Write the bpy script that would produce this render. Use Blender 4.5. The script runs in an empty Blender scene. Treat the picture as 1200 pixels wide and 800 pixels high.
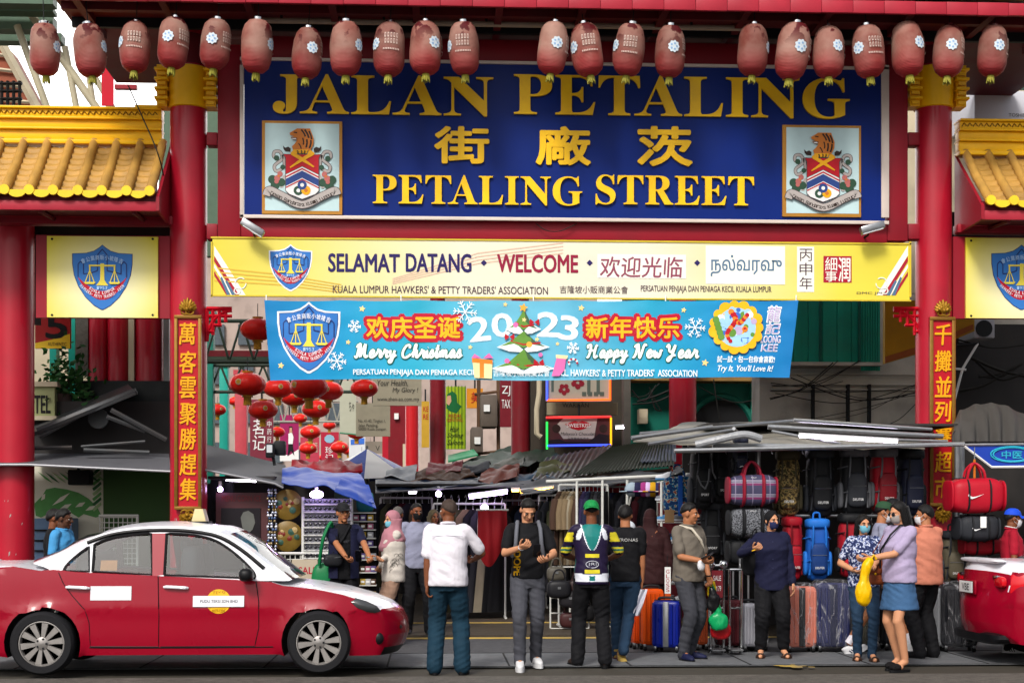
import bpy,bmesh,math,random
from mathutils import Vector,Matrix,noise
random.seed(7)
R=math.radians
scene=bpy.context.scene
COL=scene.collection
# -- camera
F_PX,CAM_Y,CAM_H,YAW=1800.0,-20.0,1.6,R(3.0)
CAM=Vector((CAM_Y*math.tan(YAW),CAM_Y,CAM_H))
cam_d=bpy.data.cameras.new('camera')
cam_d.sensor_width=36;cam_d.lens=36*F_PX/1200;cam_d.shift_y=200/1200
cam_d.clip_start=0.1;cam_d.clip_end=2000
cam=bpy.data.objects.new('camera',cam_d);COL.objects.link(cam)
cam.location=CAM;cam.rotation_euler=(R(90),0,-YAW)
scene.camera=cam
# -- sky, sun, exposure
SUN_EL,SUN_AZ=R(43),R(203)
world=bpy.data.worlds.new('World');scene.world=world;world.use_nodes=True
wn=world.node_tree;bg=wn.nodes['Background']
sky=wn.nodes.new('ShaderNodeTexSky');sky.sky_type='NISHITA';sky.sun_disc=False
sky.sun_elevation=SUN_EL;sky.sun_rotation=SUN_AZ
sky.air_density=1.0;sky.dust_density=4.0;sky.ozone_density=1.0
hs=wn.nodes.new('ShaderNodeHueSaturation');hs.inputs['Saturation'].default_value=.35
wn.links.new(sky.outputs[0],hs.inputs['Color']);wn.links.new(hs.outputs[0],bg.inputs[0]);bg.inputs[1].default_value=0.118
sun_d=bpy.data.lights.new('sun','SUN');sun_d.energy=2.1;sun_d.angle=R(13);sun_d.color=(1.0,0.95,0.88)
sun=bpy.data.objects.new('sun',sun_d);COL.objects.link(sun)
sdir=Vector((math.sin(SUN_AZ)*math.cos(SUN_EL),math.cos(SUN_AZ)*math.cos(SUN_EL),math.sin(SUN_EL)))
sun.rotation_euler=sdir.to_track_quat('Z','Y').to_euler();sun.location=(0,-10,30)
vs=scene.view_settings
vs.view_transform='Standard';vs.look='None';vs.exposure=0.5;vs.gamma=1;vs.use_curve_mapping=False
scene.cycles.max_bounces=6;scene.cycles.transparent_max_bounces=12
scene.cycles.use_denoising=True
# -- helpers
cy_,sy_=math.cos(YAW),math.sin(YAW)
def P(px,py,Y):
 """point of the plane y=Y seen at a pixel of the 1200x800 photograph"""
 u=(px-600)/F_PX;v=(600-py)/F_PX
 t=(Y-CAM_Y)/(cy_-u*sy_)
 return Vector((CAM.x+t*(sy_+u*cy_),Y,CAM_H+t*v))
def G(px,py):
 """ground point seen at a pixel"""
 u=(px-600)/F_PX;v=(600-py)/F_PX
 t=-CAM_H/v
 return Vector((CAM.x+t*(sy_+u*cy_),CAM_Y+t*(cy_-u*sy_),0))
def SC(Y,px=600):
 u=(px-600)/F_PX
 return F_PX*(cy_-u*sy_)/(Y-CAM_Y)
def PB(a,b,c,d,Y):
 m=(a+c)/2
 return Vector((P(a,400,Y).x,Y,P(m,d,Y).z)),Vector((P(c,400,Y).x,Y,P(m,b,Y).z))
def lin(h):
 if not isinstance(h,str):return tuple(h)[:3]
 h=h.lstrip('#');o=[]
 for i in(0,2,4):
  c=int(h[i:i+2],16)/255
  o.append(c/12.92 if c<=0.04045 else((c+0.055)/1.055)**2.4)
 return tuple(o)
_mats={}
def M(name,col=None,rough=.5,metal=0,var=.12,scale=6,bump=0,bscale=60,coat=0,emit=0,dirt=0,dirtcol=(.05,.045,.04),alpha=1,trans=0,spec=.22,speck=0,stretch=None):
 if name in _mats:return _mats[name]
 m=bpy.data.materials.new(name);_mats[name]=m;m.use_nodes=True
 nt=m.node_tree;b=nt.nodes['Principled BSDF'];L=nt.links.new
 c=lin(col)
 b.inputs['Roughness'].default_value=rough;b.inputs['Metallic'].default_value=metal
 b.inputs['Coat Weight'].default_value=coat;b.inputs['Coat Roughness'].default_value=.06
 b.inputs['Alpha'].default_value=alpha;b.inputs['Transmission Weight'].default_value=trans
 b.inputs['Specular IOR Level'].default_value=spec
 tc=nt.nodes.new('ShaderNodeTexCoord');src=tc.outputs['Object']
 if stretch:
  mp=nt.nodes.new('ShaderNodeMapping');mp.inputs['Scale'].default_value=stretch
  L(src,mp.inputs[0]);src=mp.outputs[0]
 def nz(sc,det=4):
  n=nt.nodes.new('ShaderNodeTexNoise');n.inputs['Scale'].default_value=sc;n.inputs['Detail'].default_value=det
  L(src,n.inputs['Vector']);return n
 out=None
 if var:
  n=nz(scale);mx=nt.nodes.new('ShaderNodeMix');mx.data_type='RGBA'
  mx.inputs[6].default_value=tuple(x*(1-var)for x in c)+(1,)
  mx.inputs[7].default_value=tuple(min(1,x*(1+var))for x in c)+(1,)
  L(n.outputs[0],mx.inputs[0]);out=mx.outputs[2]
  if not emit:
   mr=nt.nodes.new('ShaderNodeMapRange');mr.inputs[3].default_value=max(.02,rough-.12);mr.inputs[4].default_value=min(1,rough+.12)
   L(n.outputs[0],mr.inputs[0]);L(mr.outputs[0],b.inputs['Roughness'])
 if dirt:
  n2=nz(1.7,8);rp=nt.nodes.new('ShaderNodeMapRange');rp.inputs[1].default_value=.48;rp.inputs[2].default_value=.75;rp.inputs[4].default_value=dirt
  L(n2 .outputs[0],rp.inputs[0]);m2=nt.nodes.new('ShaderNodeMix');m2 .data_type='RGBA'
  L(rp.outputs[0],m2 .inputs[0])
  if out:L(out,m2 .inputs[6])
  else:m2 .inputs[6].default_value=c+(1,)
  m2 .inputs[7].default_value=tuple(dirtcol)+(1,);out=m2 .outputs[2]
 if speck:
  for sc_,am in((150,speck),(11,speck*.6)):
   n4=nz(sc_,3);mr4=nt.nodes.new('ShaderNodeMapRange');mr4 .inputs[1].default_value=.3;mr4 .inputs[2].default_value=.7;mr4 .inputs[3].default_value=1-am;mr4 .inputs[4].default_value=1+am
   L(n4 .outputs[0],mr4 .inputs[0]);vm=nt.nodes.new('ShaderNodeVectorMath');vm.operation='SCALE';L(out,vm.inputs[0]);L(mr4 .outputs[0],vm.inputs['Scale']);out=vm.outputs[0]
 if out:L(out,b.inputs['Base Color'])
 else:b.inputs['Base Color'].default_value=c+(1,)
 if emit:
  b.inputs['Emission Strength'].default_value=emit;b.inputs['Emission Color'].default_value=c+(1,)
 if bump:
  n3=nz(bscale,5);bp=nt.nodes.new('ShaderNodeBump');bp.inputs['Strength'].default_value=bump;bp.inputs['Distance'].default_value=.02
  L(n3 .outputs[0],bp.inputs['Height']);L(bp.outputs[0],b.inputs['Normal'])
 return m
def empty(name,loc=(0,0,0),rz=0):
 o=bpy.data.objects.new(name,None);COL.objects.link(o);o.location=loc;o.rotation_euler=(0,0,rz);o.empty_display_size=.2
 return o
def tag(o,label=None,cat=None,group=None,kind=None):
 if label:o['label']=label
 if cat:o['category']=cat
 if group:o['group']=group
 if kind:o['kind']=kind
 return o
def thing(name,label,cat,loc=(0,0,0),rz=0,group=None):
 return tag(empty(name,loc,rz),label,cat,group)
def wloc(o):
 v=Vector((0,0,0))
 while o is not None:v+=o.location;o=o.parent
 return v
def copy_tree(o,parent=None):
 c=o.copy();COL.objects.link(c);c.parent=parent
 for ch in list(o.children):copy_tree(ch,c)
 return c
class MB:
 def __init__(s):s.v=[];s.f=[];s.fm=[];s.ms=[]
 def mi(s,m):
  if m not in s.ms:s.ms.append(m)
  return s.ms.index(m)
 def add(s,vs_,fs,m,T=None):
  n=len(s.v);k=s.mi(m)
  s.v+=[tuple(T@Vector(p))if T is not None else tuple(p)for p in vs_]
  s.f+=[[i+n for i in f]for f in fs];s.fm+=[k]*len(fs);return s
 def box(s,c,d,m,rot=None,bev=0):
  x,y,z=d[0]/2,d[1]/2,d[2]/2
  T=Matrix.Translation(c)@(Matrix.Identity(4)if rot is None else rot)
  if bev:
   bm=bmesh.new();bmesh.ops.create_cube(bm,size=1)
   for v in bm.verts:v.co=(v.co.x*d[0],v.co.y*d[1],v.co.z*d[2])
   bmesh.ops.bevel(bm,geom=bm.edges[:],offset=bev,segments=2,affect='EDGES',profile=.5)
   bm.verts.index_update()
   s.add([v.co[:]for v in bm.verts],[[v.index for v in f.verts]for f in bm.faces],m,T);bm.free();return s
  vs_=[(-x,-y,-z),(x,-y,-z),(x,y,-z),(-x,y,-z),(-x,-y,z),(x,-y,z),(x,y,z),(-x,y,z)]
  return s.add(vs_,[(0,3,2,1),(4,5,6,7),(0,1,5,4),(1,2,6,5),(2,3,7,6),(3,0,4,7)],m,T)
 def tube(s,pts,r,m,n=8,cap=True,flat=None):
  pts=[Vector(p)for p in pts];k=len(pts)
  rs=r if isinstance(r,(list,tuple))else[r]*k
  vs_,fs=[],[]
  t0=(pts[1]-pts[0]).normalized()
  up=Vector((0,0,1))if abs(t0 .z)<.9 else Vector((0,1,0))
  a=t0 .cross(up).normalized()
  for i,p in enumerate(pts):
   t=((pts[min(i+1,k-1)]-pts[max(i-1,0)])).normalized()
   a=(a-t*a.dot(t))
   a=a.normalized()if a.length>1e-6 else t.orthogonal().normalized()
   b=t.cross(a)
   for j in range(n):
    g=2*math.pi*j/n
    vs_.append(p+(a*math.cos(g)+b*math.sin(g))*rs[i])
  for i in range(k-1):
   for j in range(n):
    fs.append((i*n+j,i*n+(j+1)%n,(i+1)*n+(j+1)%n,(i+1)*n+j))
  if cap:fs+=[tuple(range(n))[::-1],tuple((k-1)*n+j for j in range(n))]
  if flat is not None:vs_=[Vector((p.x,flat+(p.y-flat)*.4,p.z))for p in vs_]
  return s.add(vs_,fs,m)
 def lathe(s,prof,m,n=24,c=(0,0,0),axis='z',T=None,cap=True):
  vs_,fs=[],[];k=len(prof)
  for r_,h in prof:
   for j in range(n):
    g=2*math.pi*j/n;x,y=r_*math.cos(g),r_*math.sin(g)
    q=(x,y,h)if axis=='z' else((x,h,y)if axis=='y' else(h,x,y))
    vs_.append((q[0]+c[0],q[1]+c[1],q[2]+c[2]))
  for i in range(k-1):
   for j in range(n):fs.append((i*n+j,i*n+(j+1)%n,(i+1)*n+(j+1)%n,(i+1)*n+j))
  if cap and prof[0][0]>1e-5:fs.append(tuple(range(n))[::-1])
  if cap and prof[-1][0]>1e-5:fs.append(tuple((k-1)*n+j for j in range(n)))
  return s.add(vs_,fs,m,T)
 def ball(s,c,r3,m,nu=16,nv=10,e1=1,e2=1,T=None):
  """ellipsoid; e1, e2 < 1 give a rounded box (superellipsoid)"""
  if not isinstance(r3,(tuple,list)):r3=(r3,)*3
  f=lambda w,e:math.copysign(abs(w)**e,w)
  vs_,fs=[],[]
  for i in range(nv+1):
   a=-math.pi/2+math.pi*i/nv
   for j in range(nu):
    g=2*math.pi*(j+.5)/nu
    vs_.append((c[0]+r3[0]*f(math.cos(a),e1)*f(math.cos(g),e2),c[1]+r3[1]*f(math.cos(a),e1)*f(math.sin(g),e2),c[2]+r3[2]*f(math.sin(a),e1)))
  for i in range(nv):
   for j in range(nu):fs.append((i*nu+j,i*nu+(j+1)%nu,(i+1)*nu+(j+1)%nu,(i+1)*nu+j))
  return s.add(vs_,fs,m,T)
 def prism(s,poly,y0,y1,m,T=None):
  """polygon given as (x, z), extruded from y0 to y1"""
  n=len(poly);A=sum(poly[i][0]*poly[(i+1)%n][1]-poly[(i+1)%n][0]*poly[i][1]for i in range(n))
  if A<0:poly=poly[::-1]
  vs_=[(x,y0,z)for x,z in poly]+[(x,y1,z)for x,z in poly]
  fs=[tuple(range(n)),tuple(range(2*n-1,n-1,-1))]+[(i,i+n,(i+1)%n+n,(i+1)%n)for i in range(n)]
  return s.add(vs_,fs,m,T)
 def flat(s,poly,y,m):
  """one flat face (a print on a board): polygon of (x, z) facing -y"""
  n=len(poly);A=sum(poly[i][0]*poly[(i+1)%n][1]-poly[(i+1)%n][0]*poly[i][1]for i in range(n))
  if A<0:poly=poly[::-1]
  return s.add([(x,y,z)for x,z in poly],[tuple(range(n))],m)
 def sheet(s,fn,nu,nv,m,thick=0):
  g=[[Vector(fn(i/nu,j/nv))for j in range(nv+1)]for i in range(nu+1)]
  w=nv+1
  vs_=[p for row in g for p in row]
  fs=[(i*w+j,(i+1)*w+j,(i+1)*w+j+1,i*w+j+1)for i in range(nu)for j in range(nv)]
  if thick:
   n=len(vs_)
   nrm=[Vector((0,0,0))for _ in vs_]
   for f in fs:
    q=(vs_[f[2]]-vs_[f[0]]).cross(vs_[f[3]]-vs_[f[1]])
    for i in f:nrm[i]+=q
   vs_=vs_+[p-q.normalized()*thick if q.length>0 else p for p,q in zip(vs_,nrm)]
   fs=fs+[tuple(i+n for i in f[::-1])for f in fs]
   bd=[i*w for i in range(nu+1)]+[nu*w+j for j in range(1,nv+1)]+[i*w+nv for i in range(nu-1,-1,-1)]+[j for j in range(nv-1,0,-1)]
   for a,b in zip(bd,bd[1:]+bd[:1]):fs.append((b,a,a+n,b+n))
  return s.add(vs_,fs,m)
 def build(s,name,parent=None,world=False,angle=35,flat=False):
  me=bpy.data.meshes.new(name)
  off=wloc(parent)if(world and parent is not None)else Vector((0,0,0))
  me.from_pydata([(p[0]-off.x,p[1]-off.y,p[2]-off.z)for p in s.v],[],s.f)
  for m in s.ms:me.materials.append(m)
  me.polygons.foreach_set('material_index',s.fm)
  if not flat:
   me.polygons.foreach_set('use_smooth',[True]*len(s.f));me.set_sharp_from_angle(angle=R(angle))
  me.update()
  o=bpy.data.objects.new(name,me);COL.objects.link(o);o.parent=parent
  return o
 def bw(s,name,parent=None,**k):return s.build(name,parent,world=True,**k)
def struct(mb,name,**k):
 o=mb.build(name,None,**k);o['kind']='structure';return o
# ---- writing
_glyph={}
def glyphs(body,bold=0,res=3,shear=0,spacing=1,extr=0):
 key=(body,bold,res,shear,spacing,extr)
 if key in _glyph:return _glyph[key]
 c=bpy.data.curves.new('lettering','FONT');c.body=body;c.offset=bold;c.resolution_u=res;c.shear=shear;c.space_character=spacing;c.extrude=extr
 o=bpy.data.objects.new('lettering',c);COL.objects.link(o);bpy.context.view_layer.update()
 me=bpy.data.meshes.new_from_object(o.evaluated_get(bpy.context.evaluated_depsgraph_get()))
 r=([v.co.copy()for v in me.vertices],[tuple(p.vertices)for p in me.polygons])
 bpy.data.objects.remove(o);bpy.data.curves.remove(c);bpy.data.meshes.remove(me)
 _glyph[key]=r;return r
def text_xz(mb,body,x0,z0,x1,z1,y,m,bold=0,keep=False,rot=0,shear=0,spacing=1,thick=0,al='c',xf=None):
 """writing fitted to the rectangle x0..x1, z0..z1 of the plane y, read from -y"""
 ext=.05 if thick else 0
 vs_,fs=glyphs(body,0,3,shear,spacing,ext)
 if not vs_:return mb
 ax,bx=min(v.x for v in vs_),max(v.x for v in vs_);ay,by=min(v.y for v in vs_),max(v.y for v in vs_)
 sx,sz=(x1-x0)/max(bx-ax,1e-6),(z1-z0)/max(by-ay,1e-6)
 cx,cz=(x0+x1)/2,(z0+z1)/2
 if keep:sx=sz=min(sx,sz)
 out=[]
 for v in vs_:
  X=(v.x-(ax+bx)/2)*sx;Z=(v.y-(ay+by)/2)*sz
  if keep and al=='l':X=(v.x-ax)*sx-(x1-x0)/2
  if rot:X,Z=X*math.cos(rot)-Z*math.sin(rot),X*math.sin(rot)+Z*math.cos(rot)
  yy=y-(v.z/.05*.5+.5)*thick if thick else y
  p=(cx+X,yy,cz+Z)
  out.append(xf(p)if xf else p)
 if bold:
  w=bold*(z1-z0)*.55
  for k in range(8):
   dx,dz=w*math.cos(k*.7854+.3),w*math.sin(k*.7854+.3)
   mb.add([(p[0]+dx,p[1]+.00012*(k+1),p[2]+dz)for p in out],fs,m)
 return mb.add(out,fs,m)
def text_px(mb,body,a,b,c,d,Y,m,**k):
 """writing fitted to pixels a..c, b..d of the photograph on the board at depth Y"""
 p0,p1=PB(a,b,c,d,Y)
 return text_xz(mb,body,p0 .x,p0 .z,p1 .x,p1 .z,Y,m,**k)
def quad_px(mb,a,b,c,d,Y,m):
 p0,p1=PB(a,b,c,d,Y)
 return mb.flat([(p0 .x,p0 .z),(p1 .x,p0 .z),(p1 .x,p1 .z),(p0 .x,p1 .z)],Y,m)
def box_px(mb,a,b,c,d,Y0,Y1,m,bev=0):
 """a solid whose front face (at Y0) fills the pixels a..c, b..d"""
 p0,p1=PB(a,b,c,d,Y0)
 return mb.box(((p0 .x+p1 .x)/2,(Y0+Y1)/2,(p0 .z+p1 .z)/2),(p1 .x-p0 .x,Y1-Y0,p1 .z-p0 .z),m,bev=bev)
def contours(path):
 """small SVG-like path (M L C Z, absolute) -> closed contours"""
 tk=path.replace(',',' ').split();i=0;out=[];cur=[];cmd=None;p=(0,0)
 while i<len(tk):
  if tk[i]in 'MLCZ':
   cmd=tk[i];i+=1
   if cmd=='Z':out.append(cur);cur=[];continue
  if cmd in 'ML':
   p=(float(tk[i]),float(tk[i+1]));i+=2;cur.append(p)
  elif cmd=='C':
   a=[float(t)for t in tk[i:i+6]];i+=6;q=p
   for s_ in range(1,9):
    t=s_/8;u=1-t
    cur.append((u**3*q[0]+3*u*u*t*a[0]+3*u*t*t*a[2]+t**3*a[4],u**3*q[1]+3*u*u*t*a[1]+3*u*t*t*a[3]+t**3*a[5]))
   p=(a[4],a[5])
 return out
_fill={}
def fill(cts,extr=0,key=None):
 """closed contours (with holes) -> mesh data in the xy plane"""
 if key and key in _fill:return _fill[key]
 c=bpy.data.curves.new('outline','CURVE');c.dimensions='2D';c.fill_mode='BOTH';c.extrude=extr
 for ct in cts:
  sp=c.splines.new('POLY');sp.points.add(len(ct)-1);sp.use_cyclic_u=True
  for q,pnt in zip(sp.points,ct):q.co=(pnt[0],pnt[1],0,1)
 o=bpy.data.objects.new('outline',c);COL.objects.link(o);bpy.context.view_layer.update()
 me=bpy.data.meshes.new_from_object(o.evaluated_get(bpy.context.evaluated_depsgraph_get()))
 r=([v.co.copy()for v in me.vertices],[tuple(p.vertices)for p in me.polygons])
 bpy.data.objects.remove(o);bpy.data.curves.remove(c);bpy.data.meshes.remove(me)
 if key:_fill[key]=r
 return r
def circle(cx,cz,r,n=24,a0=0,a1=2*math.pi):
 k=n if abs(a1-a0-2*math.pi)<1e-6 else n+1
 return[(cx+r*math.cos(a0+(a1-a0)*i/n),cz+r*math.sin(a0+(a1-a0)*i/n))for i in range(k)]
def smooth_path(pts,n=6):
 out=[];k=len(pts);pts=[Vector(p)for p in pts]
 for i in range(k-1):
  p0,p1,p2,p3=pts[max(i-1,0)],pts[i],pts[i+1],pts[min(i+2,k-1)]
  for s_ in range(n):
   t=s_/n
   out.append(.5*((2*p1)+(-p0+p2)*t+(2*p0-5*p1+4*p2-p3)*t*t+(-p0+3*p1-3*p2+p3)*t**3))
 out.append(pts[-1]);return out
# serif capitals of the street sign, drawn on a 100-unit cap height
FOOT=lambda x,w=24,e=11,up=0:''
SERIF={'I':(50,'M 0 0 L 50 0 L 50 4 C 40 5 37 7 37 14 L 37 86 C 37 93 40 95 50 96 L 50 100 L 0 100 L 0 96 C 10 95 13 93 13 86 L 13 14 C 13 7 10 5 0 4 Z'),'L':(88,'M 0 0 L 83 0 L 88 34 L 84 34 C 77 14 67 6 50 5 L 42 5 C 38 5 37 8 37 14 L 37 86 C 37 93 40 95 51 96 L 51 100 L 0 100 L 0 96 C 10 95 13 93 13 86 L 13 14 C 13 7 10 5 0 4 Z'),'E':(90,'M 0 0 L 84 0 L 90 32 L 86 32 C 78 13 68 6 50 5 L 42 5 C 38 5 37 8 37 14 L 37 49 C 50 49 57 44 59 32 L 63 32 L 63 70 L 59 70 C 57 59 50 54 37 54 L 37 95 L 50 95 C 66 95 74 89 80 73 L 84 73 L 82 100 L 0 100 L 0 96 C 10 95 13 93 13 86 L 13 14 C 13 7 10 5 0 4 Z'),'T':(94,'M 22 0 L 72 0 L 72 4 C 62 5 59 7 59 14 L 59 95 C 76 95 85 87 90 70 L 94 70 L 93 100 L 1 100 L 0 70 L 4 70 C 9 87 18 95 35 95 L 35 14 C 35 7 32 5 22 4 Z'),'P':(86,'M 0 0 L 52 0 L 52 4 C 40 5 37 7 37 14 L 37 45 L 48 45 C 72 46 86 55 86 72 C 86 91 72 100 46 100 L 0 100 L 0 96 C 10 95 13 93 13 86 L 13 14 C 13 7 10 5 0 4 Z M 37 50 L 37 90 C 37 94 39 95 43 95 C 56 95 61 87 61 73 C 61 58 55 50 43 50 Z'),'R':(100,'M 0 0 L 50 0 L 50 4 C 40 5 37 7 37 14 L 37 47 L 41 47 L 70 0 L 101 0 L 101 4 C 95 5 92 7 88 13 L 66 49 C 79 53 87 62 87 74 C 87 92 74 100 46 100 L 0 100 L 0 96 C 10 95 13 93 13 86 L 13 14 C 13 7 10 5 0 4 Z M 37 52 L 37 90 C 37 94 39 95 43 95 C 56 95 62 88 62 74 C 62 59 55 52 41 52 Z'),'A':(108,'M 0 0 L 38 0 L 38 4 C 27 5 25 8 28 15 L 33 29 L 65 29 L 70 15 C 73 8 71 5 60 4 L 60 0 L 108 0 L 108 4 C 101 5 98 8 95 16 L 62 102 L 57 102 L 22 16 C 18 8 13 5 0 4 Z M 35 34 L 63 34 L 49 71 Z'),'N':(110,'M 0 0 L 38 0 L 38 4 C 26 5 23 8 23 18 L 23 74 L 90 -2 L 96 -2 L 96 84 C 96 93 99 95 110 96 L 110 100 L 72 100 L 72 96 C 86 95 89 92 89 82 L 89 39 L 34 100 L 0 100 L 0 96 C 8 95 12 92 17 86 L 17 18 C 17 8 12 5 0 4 Z'),'J':(66,'M 16 96 L 16 100 L 66 100 L 66 96 C 56 95 53 93 53 86 L 53 28 C 53 8 43 -2 24 -2 C 9 -2 0 6 0 16 C 0 25 6 31 14 31 C 22 31 27 26 27 19 C 27 13 22 11 22 7 C 22 4 24 3 25 3 C 28 3 29 7 29 14 L 29 86 C 29 93 26 95 16 96 Z'),'G':(108,'M 92 67 L 96 67 L 95 102 L 91 102 C 90 98 88 96 85 96 C 79 96 72 102 56 102 C 22 102 0 79 0 49 C 0 19 22 -2 57 -2 C 71 -2 85 2 97 8 L 97 34 C 97 42 100 44 108 45 L 108 49 L 58 49 L 58 45 C 70 44 73 42 73 34 L 73 7 C 69 4 65 3 60 3 C 38 3 27 19 27 50 C 27 81 38 97 58 97 C 75 97 87 86 92 67 Z'),'S':(74,'M 6 35 L 2 35 L 2 -2 L 6 -2 C 8 2 10 3 13 3 C 18 3 24 -2 38 -2 C 60 -2 74 11 74 30 C 74 44 66 52 47 60 C 30 67 22 71 22 81 C 22 91 29 97 39 97 C 52 97 61 87 65 69 L 69 69 L 69 102 L 65 102 C 64 98 62 97 59 97 C 55 97 48 102 37 102 C 17 102 4 89 4 71 C 4 57 12 49 31 41 C 47 34 55 30 55 19 C 55 9 48 3 37 3 C 22 3 11 14 6 35 Z'),}
def serif_word(mb,word,x0,z0,x1,z1,y,m,thick,gap=7):
 adv=[];x=0
 for ch in word:
  if adv and ch=='A':x-=20 if prev=='T' else(4 if prev=='L' else(14 if prev in 'JP' else 0))
  adv.append(x);x+=SERIF[ch][0]+gap-(2 if ch in 'A' else 0);prev=ch
 tot=x-gap;sx=(x1-x0)/tot;sz=(z1-z0)/100
 for ch,a in zip(word,adv):
  vs_,fs=fill(contours(SERIF[ch][1]),5,key=('serif',ch))
  mb.add([(x0+(a+v.x)*sx,y-(v.z/10+.5)*thick,z0+v.y*sz)for v in vs_],fs,m)
# -- shared paints
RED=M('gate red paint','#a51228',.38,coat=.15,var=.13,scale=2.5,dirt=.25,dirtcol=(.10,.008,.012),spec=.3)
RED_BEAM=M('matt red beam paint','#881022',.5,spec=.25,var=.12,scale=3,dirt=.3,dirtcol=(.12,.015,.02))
RED_DARK=M('dark red tone','#5a0d18',.6,var=.25,scale=2,dirt=.4)  # darker red for soffit, rear beams and upper column sleeves
RED_FASCIA=M('faded pinkish red fascia','#a02434',.5,var=.2,scale=5,dirt=.2,dirtcol=(.2,.02,.03))
GOLD=M('golden paint','#ecb40a',.38,metal=.0,var=.12,scale=6,dirt=.18,dirtcol=(.28,.15,.01))
GOLD_TILE=M('weathered golden glazed tile','#ac8340',.45,var=.35,scale=7,dirt=.6,dirtcol=(.16,.10,.05),bump=.12)
GOLD_CARVE=M('aged gold carving','#8a6416',.5,metal=.45,var=.35,scale=30)
YELLOW_DISC=M('yellow glazed drip tile','#e6c32c',.3,var=.12,scale=9,dirt=.2,dirtcol=(.35,.22,.02))
BLACK=M('black rubber','#0c0c0e',.6,var=.2)
DARK=M('dark metal','#16171a',.6,var=.2)  # near-black tone for fittings, frames and hooks
STEEL=M('galvanised steel','#8b8d90',.35,metal=.8,var=.15,scale=20)
WHITE=M('white paint','#d8d8d6',.4,var=.05)
CHROME=M('chrome','#c9cacc',.15,metal=1,var=.05)
# -- ground
def road_material():
 m=M('asphalt','#48484b',.85,speck=.45,var=.25,scale=1.2,bump=.35,bscale=140,dirt=.3,dirtcol=(.025,.024,.024))
 return m
ASPH=road_material()
CONC_ROAD=M('worn brownish asphalt','#514d48',.85,speck=.4,var=.22,scale=2.2,bump=.3,bscale=90,dirt=.5,dirtcol=(.12,.10,.09))
PAVE=M('dark brown paving','#40382e',.8,speck=.3,var=.3,scale=3,bump=.3,bscale=60,dirt=.4)
DRAIN=M('light grey concrete strip','#5c5e61',.8,speck=.25,var=.22,scale=3,bump=.25,bscale=80,dirt=.5,dirtcol=(.13,.13,.135))
YLINE=M('worn yellow road paint','#b09448',.75,var=.25,scale=9,dirt=.95,dirtcol=(.12,.11,.10),bump=.1)
struct(MB().box((0,60,-.5),(700,700,1.0),M('earth','#3a362f',.9,var=.2)),'ground')
struct(MB().box((0,-14.9,.01),(120,19.4,.012),ASPH),'road')
struct(MB().box((0,-30,.018),(120,49.6,.012),CONC_ROAD),'concrete_road')
struct(MB().box((0,-3.55,.020),(120,1.45,.012),DRAIN),'drain_strip')
struct(MB().box((0,-1.75,.014),(120,2.1,.012),M('grey crossing asphalt','#444447',.85,speck=.35,var=.2,scale=2,bump=.3,bscale=120,dirt=.5,dirtcol=(.06,.06,.06))),'crossing')
struct(MB().box((0,29.5,.02),(24,60,.05),PAVE),'market_lane')
jn=MB()
for k in range(16):jn.box((-9+1.25*k,-3.55,.0275),(.02,1.44,.003),M('dark joint','#1c1c1e',.9,var=.2))
jn.box((0,-4.3,.027),(60,.02,.004),M('dark joint'));jn.box((0,-2.8,.027),(60,.015,.004),M('dark joint'))
struct(jn,'concrete_joints')
lm=MB()
lm.box((-.15,-.75,.026),(8.6,.17,.006),YLINE);lm.box((-.2,1.6,.05),(8.4,.14,.006),YLINE)
lm.box((-2.2,-1.4,.026),(.12,.9,.006),YLINE)
struct(lm,'yellow_road_lines')
yb=MB();g=G(931,783.5);ry=random.Random(8)
for q in range(14):
 cx,cy,s_=g.x+ry.gauss(0,.09),g.y+ry.gauss(0,.09),ry.uniform(.02,.075);yb.add([(cx+s_*1.3*math.cos(k*.9)*ry.uniform(.5,1),cy+s_*math.sin(k*.9)*ry.uniform(.5,1),.0262+.00012*q)for k in range(7)],[tuple(range(7))],YLINE)
struct(yb,'yellow_paint_patch')
# -- the gate
gate=thing('entrance_gate','tall red street gate with round columns, golden tiled side roofs and a long eave','gate',(0,0,0))
ZS=P(600,9,-1.4).z
def column(px,r,ztop,y=0):
 x=P(px,400,y).x
 mb=MB();mb.lathe([(r*1.25,0),(r*1.25,.35),(r,.42),(r,ztop)],RED,40,(x,y,0))
 return mb.bw('column',gate),x
colL,xL=column(221,.235,ZS+.3)
colR,xR=column(1094,.235,ZS+.3)
colS,xSd=column(17,.25,P(0,250,.35).z,.35)
column(1232,.25,P(1200,250,.35).z,.35)
for co,x,px in((colL,xL,221),(colR,xR,1094)):
 z0,z1=P(px,129,0).z,P(px,81,0).z
 mb=MB();mb.lathe([(.243,z0),(.262,z0+.01),(.262,z1-.01),(.243,z1)],GOLD,40,(x,0,0))
 mb.bw('gold_band',co)
 for s_ in(-1,1):
  mb=MB();cx=x+s_*.31
  mb.box((cx,-.06,(z0+z1)/2),(.13,.25,z1-z0),GOLD)
  for k in range(4):
   zz=z0+(z1-z0)*(k+.75)/4.3
   mb.box((cx,-.12,zz),(.17,.28,.035),GOLD,bev=.006);mb.box((cx,-.2,zz-.05),(.1,.04,.05),GOLD)
  mb.bw('bracket_stack',co)
 up=MB();up.lathe([(.238,z1+.02),(.238,ZS)],RED_DARK,40,(x,0,0));up.bw('upper_shaft',co)  # sleeve of darker red above the gold band
fr=MB()
def beam(a,b,c,d,y0,y1,m=RED_BEAM):box_px(fr,a,b,c,d,y0,y1,m,bev=.008)
beam(255,52,282,282,-.16,.12);beam(1040,52,1064,282,-.16,.12)
beam(282.4,258,1039.6,281,-.15,.1);beam(282.4,48,1039.6,74,-.15,.1,RED_BEAM)
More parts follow.
